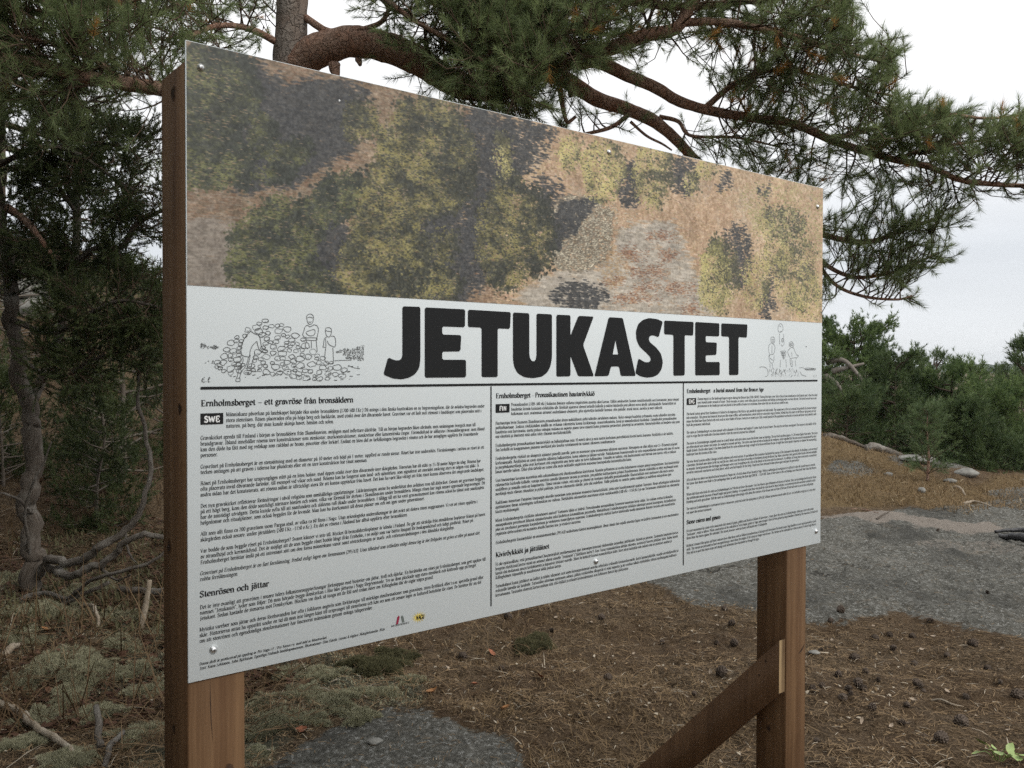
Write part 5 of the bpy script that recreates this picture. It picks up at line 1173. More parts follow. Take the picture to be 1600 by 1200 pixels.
COL3 = [('Human impact on the landscape began to grow during the Bronze Age (1700–500 BC). During this time a new form of burial was introduced on the Finnish coast, where the dead', 1089.7, 624.8, 1276.8),
 ('were buried under mounds of stone. These mounds, or cairns, were often placed on mountains and hilltops overlooking what was then the sea. The burial mound was a new', 1089.7, 630.4, 1276),
 ('phenomenon in the landscape and was placed in the middle of nature on mountains, from where the sea, sky and sun could be seen.', 1089.7, 636, 1231.7),
 ('This burial custom spread from Scandinavia to Finland in the beginning of the Bronze Age, possibly by migrants who had already. The corpses were at first not cremated, but gradually the practice changed', 1072.5, 648.4, 1275.5),
 ('into cremation. The graves had internal structures like stone coffins, wall constructions, stone circles or concentric rings of stones. It finds from the cairns in the Bronze Age graves are rare', 1072.5, 654.2, 1275),
 ('where the dead have been buried with tools such as razor blades of bronze, tweezers or ceramic jars. Only a small portion of the population was buried in mounds and these were probably made', 1072.5, 660, 1275.3),
 ('built for prominent individuals.', 1072.5, 665.7, 1110),
 ('The cairn on Ernholmsberget is a stone mound with a diameter of 10 metres and height of 1 metre, built of round stones. The cairn has not been investigated. The concave in the middle of the', 1072.5, 677.4, 1275.2),
 ('cairn is a sign that the tomb either has been looted or that the internal structure has collapsed.', 1072.5, 683.1, 1180),
 ('The cairn on Ernholmsberget originally stood on a small island, with open views across the former inner archipelago. The sea level was then approx. 15–20 metres higher than today. The cairns', 1072.5, 694.5, 1277.4),
 ('are often placed near former sea routes, for example at sounds and bays. The cairns may have served as landmarks for seafarers, which signaled that the area around was governed by some', 1072.5, 700.2, 1275.4),
 ('family branch. On the other hand, it has been found that the cairns seldom are large enough to be discovered from the sea. It might have been equally important to observe the surrounding', 1072.5, 705.9, 1275.5),
 ('landscape from the location of the cairn.', 1072.5, 711.6, 1120),
 ('The new burial customs reflect changes in both religious and social notions. It was believed that cremation facilitated the journey of the deceased to the afterlife. By building a cairn on top of', 1072.5, 723, 1277),
 ('a mountain, the dead came closer to the sky and the sun, which were the object of worship in Scandinavia during the Bronze Age. Many cairns have later gained further burials and were enlarged', 1072.5, 728.6, 1276),
 ('in mounds. Social processes like the larger and lineages were a way to emphasize the role of the family in the area and of a community. In addition to having been monuments, mounds may', 1072.5, 734.4, 1276),
 ('served as community sanctuaries and ritual places, which were built equally for the living. People may have returned to these places again and again for generations.', 1072.5, 740, 1248.6),
 ('All in all there are about two hundred burial mounds in Pargas city, of which about 60 are located in Nagu. Without archaeological investigations it is difficult to date the mounds more accurately.', 1072.5, 751.6, 1274),
 ('We know that these were built in the archipelago later as well, during the Iron Age (500 BC – 1150 AD). Some of the cairns in the archipelago were thus built later than the Bronze', 1072.5, 757.4, 1275),
 ('Age.', 1072.5, 763.2, 1076.9),
 ('Where did those who built the cairn on Ernholmsberget live? We do not know the answer. Very few Bronze Age settlements are known in Finland. They can be distinguished from the Stone', 1072.5, 774.3, 1275),
 ('Age settlements mainly because of beach height and pottery findings. It is possible that those who built the cairn lived far from Ernholm, in an environment that was better suited for cattle', 1072.5, 780.1, 1274),
 ('breeding and early agriculture. Still the cairn on Ernholmsberget interestingly tells about the customs of the former man and also of the use of land and water in an ancient archipelago.', 1072.5, 786, 1271),
 ('The cairn on Ernholmsberget is a permanent historic monument, protected under the antiquities act (295/63). Without permission issued under this act, it is forbidden to dig out or in any other', 1072.5, 796.8, 1274),
 ('way upset the ancient monument.', 1072.5, 802.8, 1112),
 ('It is not uncommon for cairns to be associated with stories of giants, goblins and devils in folklore of later times. A story about the cairn on Ernholmsberget, which gave rise to the name', 1072.5, 831.4, 1271),
 ('"Jetukastet", reads as follows: When construction of the cathedral in Turku began, giants in Nagu were enraged. Three of them picked up large boulders, climbed up the mountain Jetukast and', 1072.5, 837.1, 1277.4),
 ('threw them the stones against the cathedral. The stones, however, were too heavy and landed east of Killingholm.', 1072.5, 842.8, 1198.7),
 ('Mythical creatures like giants and their ventures have often been used in folklore as explanations of strange rock formations like burial cairns, large boulders or even special grounds or small', 1072.5, 854.5, 1275),
 ('reefs. The stories are presumed to have emerged during a time when the origins of the cairns no longer were known. The stories can be understood as a later stratum of cultural significance.', 1072.5, 860.2, 1275.3),
 ('They tell us in part that stone cairns and strange rock formations have fascinated us through the ages.', 1072.5, 866, 1186)]
for body, ital, body2, foot, heads in (
    (COL1, COL1I, COL1B, FOOT, [('Ernholmsberget – ett gravröse från bronsåldern', 313.5, 634.5, 552), ('Stenrösen och jättar', 311.5, 933.3, 420)]),
    (COL2, COL2I, COL2B, [], [('Ernholmsberget - Pronssikautinen hautaröykkiö', 774.5, 622, 928.8), ('Kiviröykkiöt ja jättiläiset', 774, 870.7, 858)]),
    (COL3, [], [], [], [('Ernholmsberget - a burial mound from the Bronze Age', 1072.8, 614, 1193), ('Stone cairns and giants', 1072.5, 819, 1125.5)])):
    for l in heads:
        k = Ink(); line(k, l[0], l[1], l[2], l[3], HU, 15.5, 5.0); k.build('heading_print', M['ink'], 0.0010)
    k = Ink()
    for l in body + body2: line(k, l[0], l[1], l[2], l[3], BU)
    for l in ital: line(k, l[0], l[1], l[2], l[3], BU, slant=0.22)
    for l in foot: line(k, l[0], l[1], l[2], l[3], BU * 0.72, 12, 6, slant=0.22)
    k.build('paragraph_print', M['ink'], 0.0010)
badge(313, 348.5, 646, 663.5, 'SWE', 318.5, 343, 659.6)
badge(774.2, 795.8, 631.4, 644.9, 'FIN', 779.5, 790.8, 641.8)
badge(1072.8, 1087.3, 622.2, 632.7, 'ENG', 1075.5, 1084.8, 630.2)

# ---- pen drawing of the cairn builders
def C5(p): return [(300 + x / 9.233, 480 + y / 9.233) for x, y in p]
def C6(p): return [(430 + x / 9.233, 480 + y / 9.233) for x, y in p]
k = Ink(); lw = 0.0010
mound = [(335, 572), (352, 545), (360, 535), (372, 522), (392, 512), (400, 504), (412, 500), (425, 503), (440, 507), (452, 512), (462, 522), (475, 530), (484, 545), (497, 556), (512, 562), (530, 570), (545, 582), (535, 590), (500, 592), (470, 592), (440, 586), (415, 584), (385, 582), (355, 584)]
man = C5([(850, 340), (740, 470), (710, 560), (730, 700), (760, 800), (640, 1060), (700, 1060), (800, 860), (880, 700), (1010, 560), (1100, 640), (1010, 400), (960, 310)])
def stone_loop(cx, cy, rx, ry, r_):
    th = np.linspace(0, 2 * math.pi, 11)[:-1]; rr = 1 + r_.normal(0, 0.13, 10)
    return [(cx + rx * math.cos(a) * q, cy + ry * math.sin(a) * q) for a, q in zip(th, rr)]
r_ = np.random.default_rng(12); done = []
for _ in range(4000):
    cx, cy = r_.uniform(330, 548), r_.uniform(500, 592)
    sz = r_.uniform(3.2, 6.6)
    if not inpoly(mound, np.array([cx]), np.array([cy]))[0] or inpoly(man, np.array([cx]), np.array([cy]))[0]: continue
    if any(abs(cx - a) / (sz + s_) < 0.88 and abs(cy - b) / ((sz + s_) * 0.72) < 0.86 for a, b, s_ in done): continue
    done.append((cx, cy, sz))
    k.px(stone_loop(cx, cy, sz * 1.02, sz * 0.72, r_), lw * r_.uniform(0.7, 1.25), True, 22, True)
    if r_.random() < 0.6: k.px([(cx + sz * 0.1, cy + sz * 0.5), (cx + sz * 0.55, cy + sz * 0.36), (cx + sz * 0.78, cy)], lw * 0.8, smooth=True)
    if r_.random() < 0.4: k.px([(cx - sz * 0.3, cy + sz * 0.3), (cx + sz * 0.2, cy + sz * 0.42)], lw * 0.7)
for _ in range(90):                                            # rubble flecks along the foot
    cx = r_.uniform(318, 560); cy = r_.uniform(572, 594) if cx > 345 else r_.uniform(562, 574)
    L_ = r_.uniform(1.5, 5); k.px([(cx, cy), (cx + L_, cy - r_.uniform(-0.6, 1.2))], lw * r_.uniform(0.7, 1.6))
for l in ([(850, 340), (780, 410), (735, 490), (708, 560), (705, 620), (725, 690), (800, 712), (828, 700), (840, 620), (880, 540), (935, 490)],
          [(850, 345), (900, 380), (960, 405), (985, 470), (1000, 560), (1040, 610), (1095, 625)], [(935, 490), (950, 560), (985, 630), (1050, 650), (1095, 640)],
          [(905, 350), (915, 320), (955, 303), (1000, 315), (1018, 350), (1000, 390), (960, 385), (915, 365), (905, 350)],
          [(730, 710), (735, 780), (700, 850), (665, 930), (650, 1000), (630, 1060), (690, 1065), (688, 1000), (720, 920), (770, 850), (800, 780), (815, 715)],
          [(840, 690), (820, 780), (795, 860), (800, 905), (840, 905), (860, 820), (890, 720), (905, 650)]):
    k.px(C5(l), lw * 1.15, smooth=True)
for l in ([(455, 170), (455, 120), (500, 95), (545, 120), (548, 180), (530, 230), (495, 245), (468, 220), (455, 170)], [(462, 150), (500, 140), (540, 155)], [(478, 205), (500, 215), (522, 205)],
          [(465, 255), (430, 280), (410, 350), (395, 395), (420, 430), (450, 430)], [(550, 250), (600, 265), (622, 320), (605, 420), (590, 470)], [(465, 255), (500, 280), (550, 255)],
          [(450, 350), (560, 320), (570, 380), (530, 410), (470, 400), (440, 360)], [(450, 440), (450, 470), (590, 475), (585, 440), (450, 440)], [(455, 480), (430, 560), (470, 600)], [(520, 480), (520, 590)], [(590, 480), (605, 640)],
          [(720, 340), (730, 300), (770, 292), (805, 310), (808, 370), (780, 425), (745, 415), (728, 375), (720, 340)], [(728, 335), (765, 345), (800, 350)],
          [(745, 425), (710, 450), (695, 540), (685, 570), (720, 575)], [(800, 415), (850, 420), (870, 480), (862, 565), (820, 560), (770, 530), (750, 480)], [(725, 450), (730, 560), (715, 690), (730, 790), (830, 805), (835, 700), (830, 580)]):
    k.px(C6(l), lw * 1.15, smooth=True)
for l in ([(1050, 835), (1130, 870), (1220, 885)], [(1190, 845), (1195, 885)], [(850, 770), (960, 765), (1100, 760)]):
    k.px(C6(l), lw, smooth=True)
for (pts, nn, cc) in (([(860, 655), (930, 605), (1010, 590), (1080, 612), (1180, 575), (1250, 545), (1280, 550), (1278, 780), (1180, 765), (1010, 735), (1040, 690), (960, 690), (980, 655)], 900, C6), ([(122, 515), (180, 530), (225, 565), (260, 570), (330, 545), (400, 580), (330, 602), (250, 585), (170, 590), (122, 580)], 320, C5)):
    pp = cc(pts); xs = [p[0] for p in pp]; ys = [p[1] for p in pp]
    for _ in range(nn):                                        # wooded shores: dense hatching
        x, y = r_.uniform(min(xs), max(xs)), r_.uniform(min(ys), max(ys))
        if inpoly(pp, np.array([x]), np.array([y]))[0]: k.px([(x, y), (x + r_.uniform(-1, 1), y + r_.uniform(-1.6, 1.6))], lw * 0.9)
for l in ([(180, 1010), (150, 1030), (140, 1060), (165, 1080), (190, 1070)], [(145, 1045), (175, 1042)], [(205, 1068), (208, 1074)], [(235, 1050), (255, 1020), (245, 1010), (232, 1040), (235, 1075), (258, 1070)]):
    k.px(C5(l), lw * 1.2, smooth=True)
k.build('cairn_drawing', M['ink_grey'], 0.0010)
# ---- pen drawing of three figures with a raised stone, right end
k = Ink(); lw = 0.0011
def C7(p): return [(1180 + x / 10.91, 495 + y / 10.91) for x, y in p]
for l in ([(265, 390), (270, 350), (300, 340), (330, 370), (325, 430), (295, 450), (270, 430), (265, 390)], [(275, 380), (320, 380)], [(280, 410), (320, 405)], [(285, 430), (320, 425)],
          [(270, 455), (235, 480), (225, 560), (240, 640), (228, 680), (260, 640), (310, 630), (335, 540), (325, 480), (300, 455)], [(285, 490), (283, 620)], [(235, 660), (240, 740), (275, 790), (310, 760), (320, 660)], [(250, 700), (300, 740)], [(250, 800), (255, 870)], [(290, 800), (295, 880)],
          [(385, 200), (395, 140), (430, 115), (465, 150), (470, 220), (430, 260), (395, 245), (385, 200)], [(410, 150), (440, 170)], [(430, 240), (455, 250)], [(410, 280), (415, 470)], [(480, 290), (490, 470)], [(450, 370), (450, 420), (475, 425), (478, 370), (450, 370)], [(460, 380), (465, 420)], [(440, 470), (460, 500), (480, 470)],
          [(430, 585), (520, 590), (485, 720), (430, 585)], [(450, 600), (480, 700)], [(470, 600), (485, 690)], [(500, 600), (487, 700)], [(445, 600), (510, 605)], [(455, 625), (505, 628)], [(465, 655), (498, 655)], [(430, 730), (425, 860)], [(520, 720), (530, 860)],
          [(575, 480), (590, 430), (630, 430), (655, 480), (640, 520), (600, 510), (575, 480)], [(590, 450), (640, 460)], [(585, 470), (640, 480)], [(590, 490), (640, 495)], [(600, 530), (560, 570), (555, 620), (590, 690)], [(645, 520), (700, 640), (735, 660), (690, 720)], [(620, 600), (625, 680)], [(590, 710), (700, 690)], [(590, 720), (600, 800), (625, 850), (640, 740)], [(610, 720), (615, 800)], [(680, 740), (690, 840)],
          [(70, 860), (130, 850), (200, 885), (215, 990), (170, 1020)], [(750, 870), (820, 860)], [(820, 880), (900, 870), (1030, 880)], [(840, 900), (950, 900), (1030, 895)], [(850, 890), (1000, 885)], [(870, 905), (1020, 905)], [(760, 930), (800, 990), (870, 1010)], [(1000, 990), (1000, 1030)], [(1035, 985), (1035, 1030)]):
    k.px(C7(l), lw, smooth=len(l) > 2)
for _ in range(60):
    x, y = r_.uniform(220, 760), r_.uniform(860, 1010)
    k.px(C7([(x, y), (x + r_.uniform(-15, 15), y + r_.uniform(30, 80) * (1 if y < 950 else 0.4))]), lw * r_.uniform(0.6, 1.2))
k.build('figures_drawing', M['ink_grey'], 0.0010)
# ---- emblems
def C8(p): return hom(H2S, np.array([(530 + x / 6.667, 860 + y / 6.667) for x, y in p]))
polygon('emblem_bar', C8([(588, 770), (612, 764), (628, 690), (618, 676), (604, 695)]), None, M['ink_red'], 0.0010)
polygon('emblem_bar', C8([(655, 752), (678, 745), (668, 690), (654, 674), (642, 690)]), None, M['ink_slate'], 0.0010)
k = Ink()
line(k, 'MUSEIVERKET', 611, 979.6, 639, 0.00005, 12, 6); k.build('emblem_lettering', M['ink'], 0.0010)
th = np.linspace(0, 2 * math.pi, 33)[:-1]
cc = C8([(828, 695)])[0]
sunp = [(cc[0] + math.cos(a) * (0.021 if i % 2 else 0.0095), cc[1] + math.sin(a) * (0.0125 if i % 2 else 0.0055)) for i, a in enumerate(th)]
polygon('sun_emblem', sunp, None, M['ink_yellow'], 0.0010)
k = Ink(); line(k, 'NAGU', 649.5, 968.5, 662.5, 0.00013, 22, 14, False, 0.15); k.build('emblem_lettering', M['ink'], 0.0014)

# ---- screws with washers; two small drill holes
def screw(px, py, r):
    s, t = hom(H2S, np.array([px, py], float))
    c = on(np.array([s, t]), 0.0)
    mb = MB()
    prof = [(1.0, 0.0), (1.0, 0.0016), (0.72, 0.0030), (0.66, 0.0042), (0.45, 0.0056), (0.2, 0.0060)]
    m_ = 16; a = np.linspace(0, 2 * math.pi, m_, endpoint=False)
    V = np.concatenate([c + r * q * (np.cos(a)[:, None] * SU + np.sin(a)[:, None] * SZ) + z * SN for q, z in prof])
    F = np.array([[i * m_ + j, i * m_ + (j + 1) % m_, (i + 1) * m_ + (j + 1) % m_, (i + 1) * m_ + j] for i in range(len(prof) - 1) for j in range(m_)])
    V = np.vstack([V, c + 0.0060 * SN]); F3 = np.array([[5 * m_ + j, 5 * m_ + (j + 1) % m_, len(V) - 1] for j in range(m_)])
    o = mb.add(V, [F, F3]).build('screw', M['screw'], sign, True)
    x = MB()
    for d1, d2 in ((SU, SZ), (SZ, -SU)): x.add(*box(c - d1 * r * 0.3 - d2 * r * 0.07 + SN * 0.0052, d1 * r * 0.6, d2 * r * 0.14, SN * 0.0012))
    x.build('screw_recess', M['screw_dark'], o)
for px, py, r in ((313.5, 105.5, 0.0078), (951, 238, 0.0078), (1277, 323, 0.0078), (333, 1015, 0.0082), (931, 877, 0.0085), (1275, 830, 0.0085)): screw(px, py, r)
for px, py, mt in ((530, 157, M['ink_white']), (1259.5, 541.5, M['ink'])):
    c = hom(H2S, np.array([px, py], float)); polygon('drill_hole', [(c[0] + 0.0022 * math.cos(a), c[1] + 0.0022 * math.sin(a)) for a in np.linspace(0, 6.28, 9)[:-1]], None, mt, 0.0012)

# ---- posts and the slanting brace
PD = 0.1155
def post(s0, ztop):
    o = PB + SU * s0 - SN * (TH + 0.001) - SN * PD; o = np.array([o[0], o[1], -0.35])
    V, F = bbox(o, SU * PD, SN * PD, SZ * (ztop + 0.35), 0.003)
    # weathered, sloping top cut
    top = V[:, 2] > ztop - 0.01
    V[top, 2] -= ((V[top] - o) @ (-SN) + PD) * 0.10
    p = MB().add(V, F).build('post', M['post'], sign, loc=o)
    return p, o
p1, o1 = post(0.001, 0.906 + PH - 0.035)
p2, o2 = post(2.0125, 0.906 + PH - 0.035)
# drying cracks and knots set into the visible faces
def face(o, a, z): return np.array([o[0], o[1], 0]) + SN * (PD + 0.0006) + SU * a + SZ * z
def sliver(par, o, pts, w, mt, nm):
    p = np.array(pts, float); t = nrm(np.gradient(p, axis=0)); n_ = np.stack([-t[:, 1], t[:, 0]], 1)
    ww = (w * np.sin(np.linspace(0.15, math.pi - 0.05, len(p))))[:, None]
    a, b = p - n_ * ww, p + n_ * ww
    V = np.concatenate([[face(o, *q) for q in a], [face(o, *q) for q in b]]); m_ = len(p)
    F = np.array([[i, i + 1, m_ + i + 1, m_ + i] for i in range(m_ - 1)])
    obj(nm, V, [F], mt, par)
sliver(p1, o1, [(0.044, 0.906), (0.0445, 0.86), (0.046, 0.82), (0.049, 0.78)], 0.0009, M['knot'], 'crack')
sliver(p2, o2, [(0.072, 0.55), (0.085, 0.556), (0.098, 0.566), (0.108, 0.578)], 0.0035, M['knot'], 'knot')
for a, z, r in ((0.062, 0.135, 0.006), (0.058, 0.045, 0.010)):
    V = np.array([face(o2, a + r * math.cos(t), z + 1.3 * r * math.sin(t)) for t in np.linspace(0, 6.28, 13)[:-1]])
    obj('knot', V, [np.array([list(range(12))])], M['knot'], p2)
def knot_at(par, o, a, z, r, side=False):     # a round knot with its ring, let into a post's face
    for rr, lift in ((r, .0005), (r * .62, .0009)):
        V = []
        for t in np.linspace(0, 6.283, 15)[:-1]:
            k_ = 1 + .14 * math.sin(3 * t + a * 90)
            u_, w_ = a + rr * k_ * math.cos(t), z + 1.45 * rr * k_ * math.sin(t)
            V.append(np.array([o[0], o[1], 0]) + (SN * u_ - SU * lift if side else SN * (PD + lift) + SU * u_) + SZ * w_)
        obj('knot', np.array(V), [np.array([list(range(14))[::-1] if side else list(range(14))])], M['knot_ring'] if lift < .0007 else M['knot'], par)
for a, z, r in ((.06, 2.02, .010), (.085, 1.42, .008), (.03, 1.15, .010), (.05, .80, .007)): knot_at(p1, o1, a, z, r, True)
for a, z, r in ((.082, .72, .008),): knot_at(p1, o1, a, z, r)
for a, z, r in ((.05, .30, .009), (.07, .03, .012)): knot_at(p2, o2, a, z, r, True)
# brace: a plank on the near face of the far post, running back and down
BT = 0.034
bo = np.array([o2[0], o2[1], 0.0]) + SN * (PD - 0.006) - SU * BT          # near face of the post, just behind its front edge
def ray_plane(px, py, o, nn):
    d = FWD + (px - 800) / FPX * RGT - (py - 600) / FPX * UPV
    return CAM + d * (np.dot(o - CAM, nn) / np.dot(d, nn))
qa = ray_plane(1221, 1002, bo, SU); qb = ray_plane(1221, 1085, bo, SU); qc = ray_plane(1003, 1197, bo, SU)
ea = (qa - bo) @ SN; za, zb = qa[2], qb[2]
sl = (qa[2] - qc[2]) / (ea - (qc - bo) @ SN)
Lb = 1.6
vis = np.array([(0.0, za), (0.0, zb), (-Lb, zb - sl * Lb), (-Lb, za - sl * Lb)])
V = np.concatenate([[bo + SN * e + SZ * z for e, z in vis], [bo + SN * e + SZ * z + SU * (BT - 0.001) for e, z in vis]])
br = obj('brace', V, [np.array([[0, 3, 2, 1], [4, 5, 6, 7], [0, 4, 7, 3], [1, 2, 6, 5], [2, 3, 7, 6]])], M['brace'], sign)
obj('sawn_end', np.array([V[0] + SN * 0.0008, V[1] + SN * 0.0008, V[5] + SN * 0.0008, V[4] + SN * 0.0008]), [np.array([[0, 1, 2, 3]])], M['end_grain'], br)
for e, dz in ((-0.075, -0.11), (-0.05, -0.055)):
    pts = [bo - SU * 0.0006 + SN * (e + 0.004 * math.cos(a)) + SZ * (za + sl * e + dz * 0.5 + 0.004 * math.sin(a)) for a in np.linspace(0, 6.28, 9)[:-1]]
    obj('screw_hole', np.array(pts), [np.array([list(range(8))])], M['knot'], br)
# ------------------------------------------------------------------ the wood on the right, beyond the bare rock
kw = dict(mat='wood_pine_needles')
b_, H_ = at(1335, 17.5, 520); b_[2] -= 0.6; H_ += 0.6
bushy = conifer('bushy_pine', 'wide bushy pine with pale bare boughs just right of the board edge', b_, H_, 1.2, 41, limbs=96, clumps=66, nl=0.062, w=0.011, per=20, shape=0.28, z0=0.12, tilt=0.1, cl=0.17)
for rows in ([(1292, 566, 16.4), (1318, 563, 16.2), (1340, 585, 16.1), (1356, 606, 16.1)], [(1290, 588, 16.3), (1308, 600, 16.1), (1320, 620, 16.1)], [(1300, 580, 16.3), (1322, 575, 16.2), (1350, 568, 16.2)], [(1325, 605, 16.2), (1345, 612, 16.1)]):
    q = limb_pts(rows, 14); MB().add(*tube(q, np.linspace(0.055, 0.018, 14), 7, 0.15, 8, 4)).build('bare_bough', M['dead_wood'], bushy, True)
wood('bushy_pine', 'low bushy pine half hidden behind the right edge of the board', 1268, 16.5, 548, 1.0, 42, limbs=50, clumps=40, nl=0.062, w=0.011, per=18, shape=0.5, z0=0.05, tilt=0.1)
wood('bushy_pine', 'rounded dark green pine bush between the bushy pine and the sapling', 1400, 16.4, 566, 0.78, 43, mat='dark_wood_needles', limbs=64, clumps=52, nl=0.06, w=0.010, per=18, shape=0.25, z0=0.03, tilt=0.15)
wood('slim_pine', 'slim pine with a pointed top, leftmost of the two far spires', 1437, 30, 560, 0.95, 44, limbs=40, clumps=20, nl=0.13, w=0.018, per=10, shape=0.3, z0=0.1)
wood('slim_pine', 'slim pine with a pointed top, rightmost of the two far spires', 1464, 29, 557, 1.0, 45, mat='dark_wood_needles', limbs=40, clumps=20, nl=0.13, w=0.018, per=10, shape=0.3, z0=0.1)
wood('young_pine', 'dense mid green pine standing right behind the pine sapling', 1490, 17, 580, 0.9, 46, limbs=56, clumps=44, nl=0.066, w=0.011, per=19, shape=0.45, z0=0.05, tilt=0.2)
wood('young_pine', 'tall hazy pine rising behind the dense mid green pine', 1518, 27, 573, 1.3, 47, limbs=44, clumps=24, nl=0.12, w=0.016, per=11, shape=0.5, z0=0.05)
wood('juniper_bush', 'round dark bush on the rock edge right of the sapling', 1505, 13.4, 645, 0.48, 48, mat='dark_wood_needles', limbs=60, clumps=44, nl=0.06, w=0.009, per=14, shape=0.35, z0=0.0, tilt=0.25, cl=0.11)
wood('young_pine', 'lighter green pine between the round bush and the picture edge', 1568, 15.8, 618, 0.9, 49, limbs=56, clumps=42, nl=0.066, w=0.011, per=19, shape=0.45, z0=0.03, tilt=0.2)
wood('young_pine', 'dark flat topped pine far down the slope below the ridge line', 1556, 44, 581, 2.1, 50, mat='dark_wood_needles', limbs=40, clumps=26, nl=0.17, w=0.026, per=10, shape=0.5, z0=0.2)
wood('young_pine', 'tall dark pine cut by the right edge of the picture', 1604, 24, 536, 1.15, 51, mat='dark_wood_needles', limbs=56, clumps=34, nl=0.11, w=0.015, per=11, shape=0.45, z0=0.1)
wood('young_pine', 'grey green pine far down the slope left of the tall edge pine', 1590, 30, 588, 1.5, 52, limbs=40, clumps=24, nl=0.15, w=0.02, per=10, shape=0.5, z0=0.1)
wood('young_pine', 'distant grey green pine seen between the spires and the hazy pine', 1486, 46, 588, 1.9, 53, limbs=36, clumps=24, nl=0.18, w=0.026, per=10, shape=0.5, z0=0.2)
wood('young_pine', 'dark pine behind the bushy pine, below the skyline', 1404, 25, 580, 1.4, 54, mat='dark_wood_needles', limbs=44, clumps=26, nl=0.11, w=0.015, per=11, shape=0.5, z0=0.05)
wood('juniper_bush', 'low dark bush on the ground below the lighter green pine', 1562, 13.6, 700, 0.55, 55, mat='dark_wood_needles', limbs=40, clumps=26, nl=0.06, w=0.009, per=13, shape=0.3, z0=0.0, tilt=0.1, cl=0.11)
wood('juniper_bush', 'low dark bush at the right picture edge above the dry grass', 1622, 13.8, 708, 0.55, 56, mat='dark_wood_needles', limbs=36, clumps=24, nl=0.06, w=0.009, per=13, shape=0.3, z0=0.0, tilt=0.1, cl=0.11)
wood('juniper_bush', 'sprawling dark bush under the bushy pine by the grey logs', 1322, 15.0, 624, 0.8, 57, mat='dark_wood_needles', limbs=60, clumps=26, nl=0.07, w=0.010, per=12, shape=0.3, z0=0.0, tilt=0.1, cl=0.12)
wood('young_pine', 'dark young pine filling the gap behind the round bush', 1440, 17.5, 596, 0.9, 58, mat='dark_wood_needles', limbs=52, clumps=42, nl=0.07, w=0.012, per=18, shape=0.5, z0=0.03)
wood('young_pine', 'tall pine far off behind the right picture edge', 1672, 30, 566, 1.4, 59, limbs=40, clumps=22, nl=0.13, w=0.018, per=10, shape=0.5, z0=0.1)
# the pine sapling in front of them
sb = G3(1449, 752); sd = float((sb - CAM) @ FWD)
sH = (752 - 640) / FPX * sd
rg = np.random.default_rng(66)
sap = empty('pine_sapling', sb); tag(sap, 'small thin pine sapling with pale needles on the dry grass', 'sapling')
tq = spline([sb - [0, 0, .03], sb + [0.01, 0, sH * .35], sb + [-0.01, 0, sH * .7], sb + [0.0, 0, sH]], 20)
MB().add(*tube(tq, np.linspace(0.018, 0.005, 20), 7, 0.1, 20, 3)).build('trunk', M['pine_bark'], sap, True)
S, B, A = [], [], []
for wz, cnt, ln in ((.12, 6, .30), (.28, 7, .34), (.45, 7, .30), (.62, 7, .24), (.78, 6, .17), (.92, 5, .10)):
    p = tq[int(wz * 19)]
    for k in range(cnt):
        az = k / cnt * 6.283 + rg.random(); d = nrm([math.cos(az), math.sin(az), 0.55 + 0.5 * wz]); l2 = ln * rg.uniform(.7, 1.2)
        e = p + d * l2; S.append([*p, *e, .006, .003])
        for u in (.35, .55, .75, .95):
            B.append(p + d * l2 * u); A.append(nrm(d + rg.normal(0, .3, 3)))
            if u < .9: v = nrm(d + rg.normal(0, .7, 3)); q = p + d * l2 * u; S.append([*q, *(q + v * .1), .003, .002]); B.append(q + v * .06); A.append(v)
for u in (.8, .88, .95, 1.0): B.append(sb + [0, 0, sH * u]); A.append([0, 0, 1.0])
MB().add(*twigs(S)).build('twigs', M['twig'], sap)['kind'] = 'stuff'
V, F, T_ = needles(np.array(B), np.array(A), .12, 40, .055, .0045, rg, (.4, 1.0), np.clip(rg.normal(.5, .3, len(B)), 0, 1))
o = obj('needles', V, [F], M['blue_needles'], sap, attrs={'tint': T_}); o['kind'] = 'stuff'

# ------------------------------------------------------------------ the dark wood on the left
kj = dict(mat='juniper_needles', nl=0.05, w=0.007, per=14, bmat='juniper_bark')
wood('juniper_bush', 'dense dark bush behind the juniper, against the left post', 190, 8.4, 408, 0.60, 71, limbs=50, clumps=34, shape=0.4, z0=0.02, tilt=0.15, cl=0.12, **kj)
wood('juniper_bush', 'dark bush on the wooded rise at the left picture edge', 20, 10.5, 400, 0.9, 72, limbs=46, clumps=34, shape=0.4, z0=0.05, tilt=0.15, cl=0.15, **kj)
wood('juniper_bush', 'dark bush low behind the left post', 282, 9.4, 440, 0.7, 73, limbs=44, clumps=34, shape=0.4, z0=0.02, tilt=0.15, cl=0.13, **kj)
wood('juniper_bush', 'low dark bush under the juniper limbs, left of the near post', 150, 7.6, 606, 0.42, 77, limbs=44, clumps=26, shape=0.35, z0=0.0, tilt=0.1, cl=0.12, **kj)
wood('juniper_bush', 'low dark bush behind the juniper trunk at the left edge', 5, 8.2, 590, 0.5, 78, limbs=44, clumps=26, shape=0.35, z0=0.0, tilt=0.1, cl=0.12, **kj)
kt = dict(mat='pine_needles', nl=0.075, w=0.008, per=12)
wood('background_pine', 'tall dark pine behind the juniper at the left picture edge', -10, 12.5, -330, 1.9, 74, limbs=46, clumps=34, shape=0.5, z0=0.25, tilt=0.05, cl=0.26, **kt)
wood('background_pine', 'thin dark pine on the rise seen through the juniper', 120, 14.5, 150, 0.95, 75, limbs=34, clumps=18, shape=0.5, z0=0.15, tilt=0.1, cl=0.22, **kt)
wood('background_pine', 'dark pine on the rise beside the left post', 262, 15.5, 255, 0.85, 76, limbs=30, clumps=16, shape=0.5, z0=0.1, tilt=0.1, cl=0.22, **kt)
